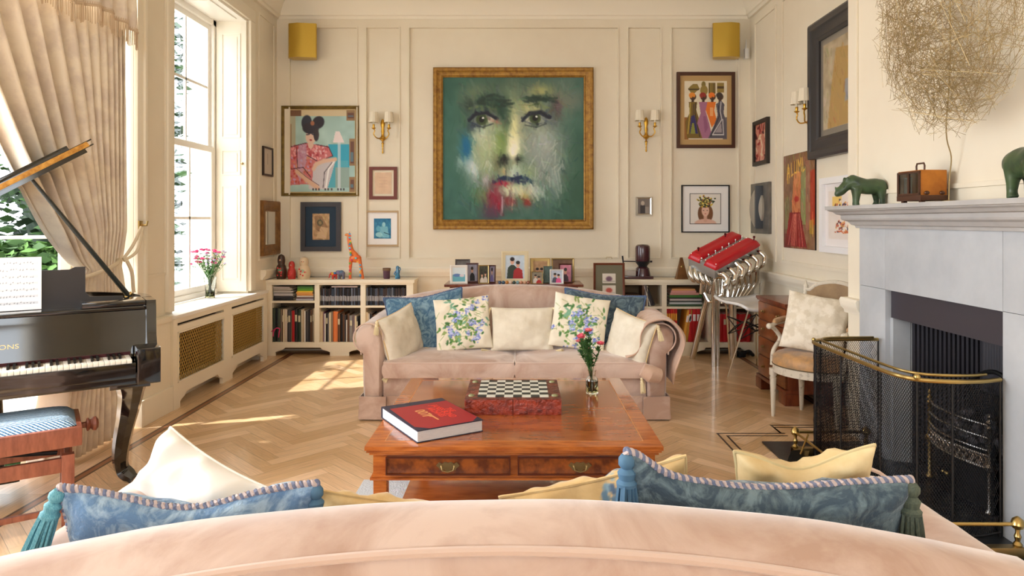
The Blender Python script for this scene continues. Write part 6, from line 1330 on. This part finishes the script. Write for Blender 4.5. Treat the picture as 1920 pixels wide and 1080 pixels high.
# ============================================================ MANTEL ORNAMENTS, WIRE TREE
mz = 1.4925
bz_g = mt('green_patina_bronze', (70, 92, 58), .45, col2=(46, 62, 44), scale=14, coat=.15)
def rhino(label, loc, s, rz):
    t = thing('rhinoceros_figure', label, 'figurine', loc, rz)
    mb = MB()   # body runs along x, head at -x
    prof = [(.52, .36, .02, .03), (.50, .40, .12, .10), (.42, .44, .17, .17), (.25, .45, .19, .185), (.05, .44, .185, .175), (-.12, .48, .20, .165), (-.24, .54, .19, .15), (-.31, .55, .17, .13), (-.38, .50, .165, .12), (-.45, .43, .17, .115), (-.52, .37, .15, .10), (-.58, .32, .12, .09), (-.63, .29, .09, .075), (-.66, .275, .05, .05), (-.67, .27, .01, .01)]
    rows = []
    for x, z, rz_, ry in prof: rows.append([(x*s, ry*math.cos(2*PI*k/20)*s*1.15, (z+rz_*math.sin(2*PI*k/20))*s) for k in range(20)])
    mb.grid([[tuple(q) for q in r] for r in rows], cv=True, capu=True)
    for x, y, fx_ in ((-.20, -.10, 0), (-.20, .10, .05), (.36, -.10, 0), (.36, .10, -.05)):
        x += fx_; mb.tube([(x*s, y*s, .42*s), ((x+.0)*s, y*s*1.1, .20*s), ((x+(.02 if x > 0 else -.01))*s, y*s*1.1, .07*s), ((x-.01)*s, y*s*1.1, .0)], [.12*s, .075*s, .06*s, .08*s], 12)
    for y in (-.10, .10): mb.tube([(-.42*s, y*s*.8, .56*s), (-.41*s, y*s*1.1, .64*s), (-.40*s, y*s*1.15, .70*s)], [.035*s, .045*s, .008*s], 8)
    mb.tube([(-.61*s, 0, .36*s), (-.655*s, 0, .41*s), (-.665*s, 0, .45*s)], [.04*s, .026*s, .006*s], 8).tube([(.51*s, 0, .50*s), (.55*s, 0, .38*s), (.54*s, 0, .24*s)], [.018*s, .014*s, .02*s], 8)
    o = mb.build('body', bz_g, t, ang=70); md = o.modifiers.new('m', 'REMESH'); md.mode = 'VOXEL'; md.voxel_size = .0075*s/.25; md.use_smooth_shade = True; sm = o.modifiers.new('s', 'SMOOTH'); sm.iterations = 3
    MB().ball((-.50*s, -.12*s, .43*s), .014*s, 8).ball((-.50*s, .12*s, .43*s), .014*s, 8).build('eyes', blackm, t)
    return t
rhino('dark green bronze rhinoceros standing sideways at the far end of the mantelshelf', (2.052, 4.06, mz), .25, R_(-6))
rhino('dark green bronze rhinoceros facing the room at the near end of the mantelshelf', (2.075, 2.74, mz), .335, R_(78))
t = thing('carriage_lantern', 'copper and glass carrying lantern with a bail handle on the mantelshelf', 'lantern', (2.035, 3.46, mz), R_(4)); cop = mt('burnished_copper', (196, 126, 52), .3, metal=.6, col2=(160, 96, 40), scale=6); cb = mt('dark_copper', (84, 54, 38), .4, metal=.4)
mb = MB().box(-.06, .075, -.09, -.084, .035, .155).box(.069, .075, -.084, .09, .035, .155).box(-.06, .069, .084, .09, .035, .155).box(-.06, .075, -.09, .09, .155, .16, .002); mb.build('copper_case', cop, t)
MB().box(-.065, .08, -.095, .095, .008, .035, .003).box(-.05, -.03, -.08, -.06, 0, .008).box(-.05, -.03, .06, .08, 0, .008).build('base', cb, t)
mb = MB()
for a, b in ((-.09, -.078), (-.006, .006), (.078, .09)): mb.box(-.066, -.056, a, b, .035, .155)
mb.box(-.066, -.056, -.09, .09, .145, .155).box(-.066, -.056, -.09, .09, .035, .045); mb.build('glazed_door_frame', cb, t)
MB().box(-.062, -.060, -.078, .078, .045, .145).build('glass', glassm, t); MB().box(-.045, -.043, -.0, .062, .045, .128).build('reflection_card', plain((176, 200, 206), .6), t)  # blue-grey card stands in for reflections in the lantern glass
MB().tube([(.0, -.03, .16), (.0, -.032, .185), (.0, -.026, .198), (.0, .026, .198), (.0, .032, .185), (.0, .03, .16)], .0045, 8).build('handle', cb, t)
for x in (-.03, .05): MB().ball((x, -.094, .046), (.014, .006, .010), 10).build('foot_clasp', cb, t)
t = thing('wire_tree_sculpture', 'large round tangle of fine gold-brown wire on a thin stem above the mantelshelf', 'sculpture', (2.115, 3.36, mz))
wc = Vector((1.925-2.115, 3.05-3.36, 2.395-mz)); rr = random.Random(12); wm_ = mt('gold_brown_wire', (170, 148, 104), .45, metal=.5)
def inside():
    while True:
        p = Vector((rr.uniform(-1, 1), rr.uniform(-1, 1), rr.uniform(-1, 1)))
        if p.length <= 1: return p.normalized()*p.length**.45
mb = MB()
for k in range(2500):
    p = inside(); l = rr.uniform(.14, .36); P0 = Vector((p.x*.215, p.y*.50, p.z*.62))
    for _ in range(8):
        th, cz = rr.uniform(0, 2*PI), rr.uniform(-1, 1); cr = math.sqrt(1-cz*cz); Q0 = P0+Vector((cr*math.cos(th), cr*math.sin(th), cz))*l
        if (Q0.x/.23)**2+(Q0.y/.53)**2+(Q0.z/.65)**2 < 1: break
    else: continue
    if p.y-p.z < .2 and rr.random() < .55: continue
    mb.tube([wc+P0, wc+Q0], .0009, 3)
mb.build('wire_tangle', wm_, t); MB().tube(cat_rom([(0, .0, 0), (.01, .01, .12), (-.0, -.02, .22), (-.05, -.06, .34), (-.12, -.20, .6), (-.17, -.28, .9)], 5), .003, 6).lathe([(.035, 0), (.035, .006), (.004, .010)], n=20).build('stem', wm_, t)
# ============================================================ PIANO
Rp = R_(35); C0 = Vector((-1.81, 3.45, 0)); MP = Matrix.Translation(C0) @ Matrix.Rotation(Rp, 4, 'Z'); MPi = MP.inverted()
def rayl(px, py, yl):
    o = MPi @ Vector((0, 0, CAMZ)); d = (MPi.to_3x3() @ Vector(((px-CX)/FPX, 1, -(py-CY)/FPX))); s = (yl-o.y)/d.y; return o+d*s
for nm, px, py, yl in (('rimtop', 300, 565, .15), ('lidtip', 168, 280, .45), ('lidleft', 0, 395, .45), ('goldtip', 166, 268, .45), ('uptip', 137, 266, .45), ('prop0', 70, 340, .5), ('prop1', 243, 553, .5), ('deskR', 160, 500, .34), ('deskRb', 160, 545, .34), ('deskB', 80, 583, .34), ('sheet', 78, 487, .32), ('sheetB', 80, 585, .32), ('sons', 16, 651, .17), ('keyR', 275, 670, .02), ('arm', 300, 650, .02), ('legtop', 265, 715, .1), ('fb', 200, 560, .2), ('fbb', 200, 680, .17), ('slabL', 183, 570, .25), ('slabR', 290, 560, .25)):
    q = rayl(px, py, yl); print('PIANO', nm, [round(v, 3) for v in q])
t = thing('grand_piano', 'black lacquered grand piano with raised lid standing in the bay', 'piano', C0, Rp)
W_ = 1.48
out = [(0, .345), (0, .50), (-.05, .66), (-.20, .84), (-.38, .96), (-.55, 1.08), (-.72, 1.24), (-.92, 1.36), (-1.14, 1.40), (-1.34, 1.32), (-1.46, 1.15), (-1.48, 1.0)]
oc = [(p.x, p.y) for p in cat_rom([Vector((a, b, 0)) for a, b in out], 5)]+[(-1.48, .345)]
def inset(poly, d):
    c_ = Vector((sum(p[0] for p in poly)/len(poly), sum(p[1] for p in poly)/len(poly))); r = []
    n = len(poly)
    for i in range(n):
        a, b = Vector(poly[i-1]), Vector(poly[(i+1) % n]); tt = (b-a); 
        if tt.length < 1e-6: r.append(poly[i]); continue
        tt.normalize(); nn = Vector((-tt.y, tt.x)); p = Vector(poly[i]); s_ = 1 if (c_-p).dot(nn) > 0 else -1; r.append(tuple(p+nn*s_*d))
    return r
zr = .985
ic = inset(oc, .045); ic = [(min(-.045, x), max(.39, y)) for x, y in ic]
mb = MB(); no = len(oc)
mb.grid([[(oc[i][0], oc[i][1], .62), (oc[i][0], oc[i][1], zr), (ic[i][0], ic[i][1], zr), (ic[i][0], ic[i][1], .62)] for i in range(no)], cu=True, cv=True)
mb.build('rim', blackg, t, ang=40)
MB().prism([(x, y) for x, y in inset(oc, .03)], .63, .66, 'z').build('soundboard', mt('spruce_board', (180, 130, 74), .5), t)
ip = [(x, max(y, .34)) for x, y in inset(oc, .07)]
MB().prism(ip, .86, .875, 'z').build('iron_plate', mt('gold_iron_plate', (178, 136, 66), .35, metal=.7), t)
# keybed, key slip, cheeks
MB().box(-W_, 0, .02, .36, .585, .64, .004).build('keybed', blackg, t)
MB().box(-W_+.11, -.11, .0, .022, .62, .695, .003).build('key_slip', blackg, t)
for s in (0, 1):
    x0, x1 = (-.105, 0) if s == 0 else (-W_, -W_+.105)
    ck = MB().box(x0, x1, -.005, .14, .585, .765, .008).build('cheek_block', blackg, t)
    x0, x1 = (-.045, 0) if s == 0 else (-W_, -W_+.045)
    MB().prism([(.13, .76), (.155, .80), (.165, .86), (.168, .95), (.18, zr), (.36, zr), (.36, .62), (.13, .62)], x0, x1, 'x').build('arm', blackg, t, ang=50)
kz = .712; kx0, kx1 = -W_+.125, -.125; kw = (kx1-kx0)/52
wk, bk_ = mt('ivory_key', (240, 236, 224), .2, coat=.4), mt('ebony_key', (16, 14, 16), .25)
me = MB().box(.0006, kw-.0006, .012, .165, .685, kz, .0015).mesh('white_key'); me.materials.append(wk)
for k in range(52): o = bpy.data.objects.new('white_key', me); COL.objects.link(o); o.parent = t; o.location = (kx0+kw*k, 0, 0)
me2 = MB().prism([(.06, kz), (.066, kz+.013), (.16, kz+.014), (.16, kz)], -.0055, .0055, 'x').mesh('black_key'); me2.materials.append(bk_)
for k in range(51):
    if (k+5) % 7 in (0, 1, 3, 4, 5): o = bpy.data.objects.new('black_key', me2); COL.objects.link(o); o.parent = t; o.location = (kx0+kw*(k+1), 0, 0)
MB().box(kx0-.005, kx1+.005, .158, .163, .70, .728).build('name_felt', plain((64, 24, 28), .9), t)
fbo = MB().prism([(.165, .70), (.172, .72), (.185, .90), (.19, .935), (.205, .94), (.205, .70)], -W_+.045, -.045, 'x').build('fallboard', blackg, t, ang=50)
q = rayl(16, 651, .174); text('SONS', .031, mt('gold_leaf', (226, 204, 150), .5), fbo, Matrix.Translation((q.x-.008, .1715, q.z)) @ Matrix.Rotation(PI/2-.10, 4, 'X'), .0004, sx=1.25)
MB().box(-W_+.045, -.045, .20, .34, .935, .955, .004).build('key_block_cover', blackg, t)
for x0, x1 in ((-.33, -.05), (-W_+.05, -W_+.33)): MB().box(x0, x1, .165, .33, .962, .988, .004).build('desk_slide', blackg, t)
dR, dT = rayl(160, 500, .34), rayl(160, 500, .34)
dxr = dR.x; dk = MB().prism([(-W_/2-(dxr+W_/2)*1.0, .955), (dxr+.17, .955), (dxr+.17, 1.0), (dxr+.02, 1.005), (dxr, 1.03), (dxr, dR.z), (dxr-.045, dR.z), (dxr-.07, dR.z-.012), (-W_/2-(dxr+W_/2), dR.z-.012)], .335, .347, 'y').build('music_desk', mt('black_desk', (38, 36, 38), .3, coat=.2), t)
sw = .21; sA = rayl(78, 487, .33); c = Canvas(150, 200, (246, 248, 252)); rq = random.Random(5)
for k in range(7):
    y0 = .10+k*.125
    for l in range(5): c.line([(.07, y0+l*.009), (.94, y0+l*.009)], .0026, (150, 156, 170), .8)
    for l in range(14): x = .12+.8*l/14+rq.uniform(-.015, .015); yy = y0+rq.uniform(-.005, .035); c.ell(x, yy, .010, .006, (60, 64, 80), 0, .4, .9); c.line([(x+.008, yy), (x+.008, yy-.025)], .0028, (80, 84, 100), .8)
sh = bpy.data.objects.new('sheet_music', c.mesh('sheet_music', .235, .262)); COL.objects.link(sh)
sh.location = MP @ Vector((sA.x-.118, .322, .957+.131)); sh.rotation_euler = (R_(-3), 0, Rp); tag(sh, 'open sheet of printed music standing on the piano music desk', 'sheet music')
sd = sh.modifiers.new('t', 'SOLIDIFY'); sd.thickness = .001
c2 = sh.copy(); COL.objects.link(c2); c2.location = MP @ Vector((sA.x-.118-.24, .322, .957+.131)); c2['label'] = 'second sheet of music further left on the piano music desk'
# lid on its prop
hx, hz = -W_, zr+.01; tip = rayl(163, 286, .45); la = math.atan2(tip.z-hz, tip.x-hx); Ll = math.hypot(tip.z-hz, tip.x-hx); print('LID', math.degrees(la), Ll)
XLm = Matrix.Translation((hx, 0, hz)) @ Matrix.Rotation(-la, 4, 'Y')
lid_out = [(x-hx, max(y, .45)) for x, y in oc]; lid_out = [((x)*Ll/W_, y) for x, y in lid_out]
MB().prism(lid_out, 0, .022, 'z', X=XLm).build('lid', blackg, t, ang=30)
MB().box(.0, Ll+.03, .44, .462, .023, .050, .002, X=XLm).build('reflection_strip', mt('lid_gold_reflection', (190, 140, 66), .35, metal=.6, col2=(150, 100, 40), scale=40), t)  # gold strip stands in for the wood's reflection between lid and flap
MB().box(0, Ll-.06, .445, .80, .051, .076, .003, X=XLm).box(.0, Ll+.055, .441, .460, .046, .053, X=XLm).box(0, Ll+.05, .441, .460, .020, .027, X=XLm).build('front_flap', blackg, t)
p1 = rayl(243, 553, .50); p0 = XLm @ Vector((Ll*.80, .50, 0)); pA = rayl(70, 341, .50); print('PROP', p0, p1, pA)
MB().tube([(p1.x, .50, zr-.01), p0], [.014, .009], 8).build('prop_stick', mt('prop_black', (30, 34, 32), .3), t)
MB().tube([(p1.x-.02, .50, zr-.012), (p1.x+.012, .50, zr+.012)], .012, 8).build('prop_hinge', brass, t)
# legs
def pleg(x, y, dy):
    pts = cat_rom([(x, y, .60), (x, y, .52), (x-.012, y+dy*.1, .42), (x-.03, y+dy*.5, .28), (x-.035, y+dy*.9, .16), (x-.02, y+dy*1.1, .08), (x+.03, y+dy*.8, .03)], 5)
    rr_ = [.085, .08, .075, .07, .065, .06, .058, .056, .054, .052, .050, .048, .046, .045, .044, .043, .042, .041, .040, .039, .038, .037, .036, .036, .036, .038, .04, .04, .038, .03, .03]
    MB().tube(pts, rr_[:len(pts)], 8).box(x-.10, x+.08, y-.08, y+.08, .56, .60, .006).build('leg', blackg, t, ang=30)
pleg(-.12, .13, .16); pleg(-W_+.12, .13, .16); pleg(-1.1, 1.08, .12)
mb = MB()
for x in (-W_/2-.07, -W_/2+.07): mb.lathe([(.018, .13), (.024, .16), (.014, .2), (.020, .35), (.014, .5), (.026, .56), (.03, .60)], (x, .50, 0), 12)
mb.box(-W_/2-.16, -W_/2+.16, .40, .60, .08, .135, .02).box(-W_/2-.13, -W_/2+.13, .42, .58, .57, .62, .01); mb.build('pedal_lyre', blackg, t)
for k in (-1, 0, 1): MB().box(-W_/2+k*.06-.013, -W_/2+k*.06+.013, .28, .42, .055, .065, .004).build('pedal', brass, t)
# piano stool
BC = MP @ Vector((-.34-.375, -.15+.17, 0)); t = thing('piano_bench', 'adjustable mahogany piano bench with blue and white woven seat', 'bench', (BC.x, BC.y, 0), Rp)
sm_ = mt('bench_wood', (140, 84, 66), .4, col2=(112, 62, 48), scale=8, stretch=(5, 1, 1)); bw, bd = .375, .185
seat_m = M('woven_seat', (120, 160, 190), .8, bump=.5, bscale=120); nt = seat_m.node_tree; N, L = nt.nodes, nt.links
tc = N.new('ShaderNodeTexCoord'); wv = N.new('ShaderNodeTexWave'); wv.wave_type = 'BANDS'; wv.bands_direction = 'DIAGONAL'; wv.inputs['Scale'].default_value = 34; wv.inputs['Distortion'].default_value = .6; L.new(tc.outputs['Object'], wv.inputs['Vector'])
rp_ = N.new('ShaderNodeValToRGB'); rp_.color_ramp.elements[0].position = .35; rp_.color_ramp.elements[0].color = (*lin((50, 92, 130)), 1); rp_.color_ramp.elements[1].position = .65; rp_.color_ramp.elements[1].color = (*lin((176, 198, 214)), 1); L.new(wv.outputs['Fac'], rp_.inputs[0]); L.new(rp_.outputs[0], N['Principled BSDF'].inputs['Base Color'])
MB().box(-bw, bw, -bd, bd, .372, .462, .016).build('seat_box', sm_, t)
rows = []
for i in range(25):
    u = -1+2*i/24; rows.append([(u*(bw-.022), v*(bd-.018), .462+.040*((1-u**10)*(1-v**8))**.5) for v in [-1+2*j/16 for j in range(17)]])
MB().grid(rows).build('seat', seat_m, t, ang=80)
for x in (-bw+.055, bw-.055):
    for y in (-bd+.045, bd-.045): MB().box(x-.025, x+.025, y-.022, y+.022, 0, .335, .003).build('leg', sm_, t)
for y in (-bd+.045, bd-.045): MB().box(-bw+.08, bw-.08, y-.012, y+.012, .255, .32, .002).build('stretcher', sm_, t)
for x in (-bw+.055, bw-.055): MB().box(x-.01, x+.01, -bd+.06, bd-.06, .255, .32, .002).build('stretcher', sm_, t)
MB().box(-bw+.08, bw-.08, -bd+.035, -bd+.055, .07, .095, .002).build('stretcher', sm_, t)
mb = MB()
for s in (-1, 1): mb.tube([(-.28, s*.10, .335), (.02, s*.10, .372)], .010, 8).tube([(.28, s*.10, .335), (-.02, s*.10, .372)], .010, 8)
mb.build('lifting_mechanism', ironm, t)
for s in (-1, 1): MB().lathe([(.014, 0), (.014, .02), (.03, .024), (.032, .03), (.022, .04), (.032, .05), (.034, .062), (.020, .072), (.001, .074)], X=Matrix.Translation((s*bw, 0, .42)) @ Matrix.Rotation(s*PI/2, 4, 'Y'), n=16).build('knob', sm_, t)
# ============================================================ CURTAIN AND PELMET IN THE BAY OPENING
ctm = mt('cream_damask_curtain', (240, 228, 208), .8, col2=(222, 208, 192), scale=7, detail=6, contrast=(.42, .60), bump=.1, bscale=20, sheen=.2)
ctm.node_tree.nodes['Principled BSDF'].inputs['Subsurface Weight'].default_value = 0
cXp = -2.66
t = thing('curtain', 'long cream damask curtain tied back at the near side of the bay window pier', 'curtain', (cXp, 4.5, 0))
zt_, ztie = 2.75, 1.10
def curt(s, z):
    """s 0..1 across the cloth from the wall end (0) to the free edge (1)"""
    full = 1.62
    if z >= ztie:
        f_ = (z-ztie)/(zt_-ztie); g_ = f_**.75; sp = (.36*s)*(1-g_)+full*(.34*s+.66*s**2.3)*g_; w_ = .36+(full-.36)*g_; off = .16*(1-f_)**2
    else:
        f_ = (ztie-z)/ztie; w_ = .36+.42*f_**.7; sp = s*w_; off = .16*(1-f_)
    y = .06-off*.3-sp
    nf = 13; fl = .5+.5*math.sin(s*2*PI*nf+.6*math.sin(z*1.7+s*9)+mnoise.noise(Vector((s*6, z*.6, 1)))*1.4)
    gath = 1-min(1, w_/full); amp = .045+.035*gath
    if z >= ztie and z < ztie+.25: amp *= .45+.55*(z-ztie)/.25
    if z < ztie: amp *= .5+.5*min(1, (ztie-z)/.35)+.25*(ztie-z)
    x = amp*(fl-.5)*2+.10*(1-abs((z-ztie)/1.2))*(abs(z-ztie) < 1.2)*0 
    y += .018*math.sin(s*2*PI*nf*1.0+1.4+z*.7)
    return (x, y, z)
zs = [.012+(ztie-.012)*k/22 for k in range(22)]+[ztie+(zt_-ztie)*k/34 for k in range(35)]
o = MB().grid([[curt(i/300, z) for z in zs] for i in range(301)]).build('curtain_cloth', ctm, t, ang=80)
sd = o.modifiers.new('t', 'SOLIDIFY'); sd.thickness = .004
cw = mt('tie_cord', (226, 212, 186), .8)
mb = MB(); ty = -.03-.06
ring = [(.10*math.cos(a), -.25+.235*math.sin(a), ztie+.0+.05*math.sin(a)) for a in [2*PI*k/24 for k in range(24)]]
mb.tube(ring, .013, 8, closed=True).build('tieback_cord', cw, t)
mb = MB().tube(cat_rom([(.08, -.05, ztie+.05), (.10, .03, ztie+.14), (.11, .11, ztie+.26)], 5), .010, 8).tube(cat_rom([(.09, -.06, ztie+.04), (.12, .04, ztie+.10), (.115, .115, ztie+.25)], 5), .010, 8)
mb.tube(cat_rom([(.11, -.06, ztie+.04), (.12, -.02, ztie-.04), (.12, .0, ztie-.16), (.125, .03, ztie-.24)], 5), .011, 8); mb.build('tieback_cord', cw, t)
tag(MB().box(0, .012, -.02, .02, -.03, .03, .003).tube([(0, 0, 0), (.05, 0, .0), (.055, 0, .03)], .007, 8).build('tieback_hook', brass, loc=(XL+.03, 4.66, ztie+.27)), 'small brass curtain tie-back hook on the pier beside the curtain', 'hook')
t = thing('pelmet', 'fringed cream damask pelmet over the bay curtain', 'pelmet', (XL+.0, 4.5, 2.6))
def pel(s, v): # s 0..1 from pier end leftwards, v 0 bottom..1 top
    L_ = 3.3; y = -.03-s*L_; sw_ = .10*math.sin(min(1, s*3)*PI)**2
    dr = .0+.06*abs(math.sin(s*PI*5)); zb = .02+dr-.03*math.cos(s*40)*0
    x = .11+.022*math.sin(s*2*PI*26+math.sin(s*30))*(1-v)+.012*math.sin(s*70)
    return (x, y, zb+(.75-zb)*v)
MB().grid([[pel(i/260, j/12) for j in range(13)] for i in range(261)]).build('valance', ctm, t, ang=80)
MB().grid([[(x*.11/.11 if False else x, -.03, .05+.7*j/4) for j in range(5)] for x in (0, .04, .08, .11)]).build('valance_return', ctm, t)
fr_ = MB()
for i in range(420):
    x, y, z = pel(i/420, 0); l = .10+.01*math.sin(i*.9); fr_.tube([(x, y, z+.02), (x+random.uniform(-.004, .004), y+random.uniform(-.003, .003), z-l)], .0032, 4)
fr_.build('fringe', mt('beige_fringe', (206, 184, 156), .85), t)['kind'] = 'stuff'
MB().tube([pel(i/200, 0) for i in range(201)], .008, 6).build('braid', MT['beige_fringe'], t)
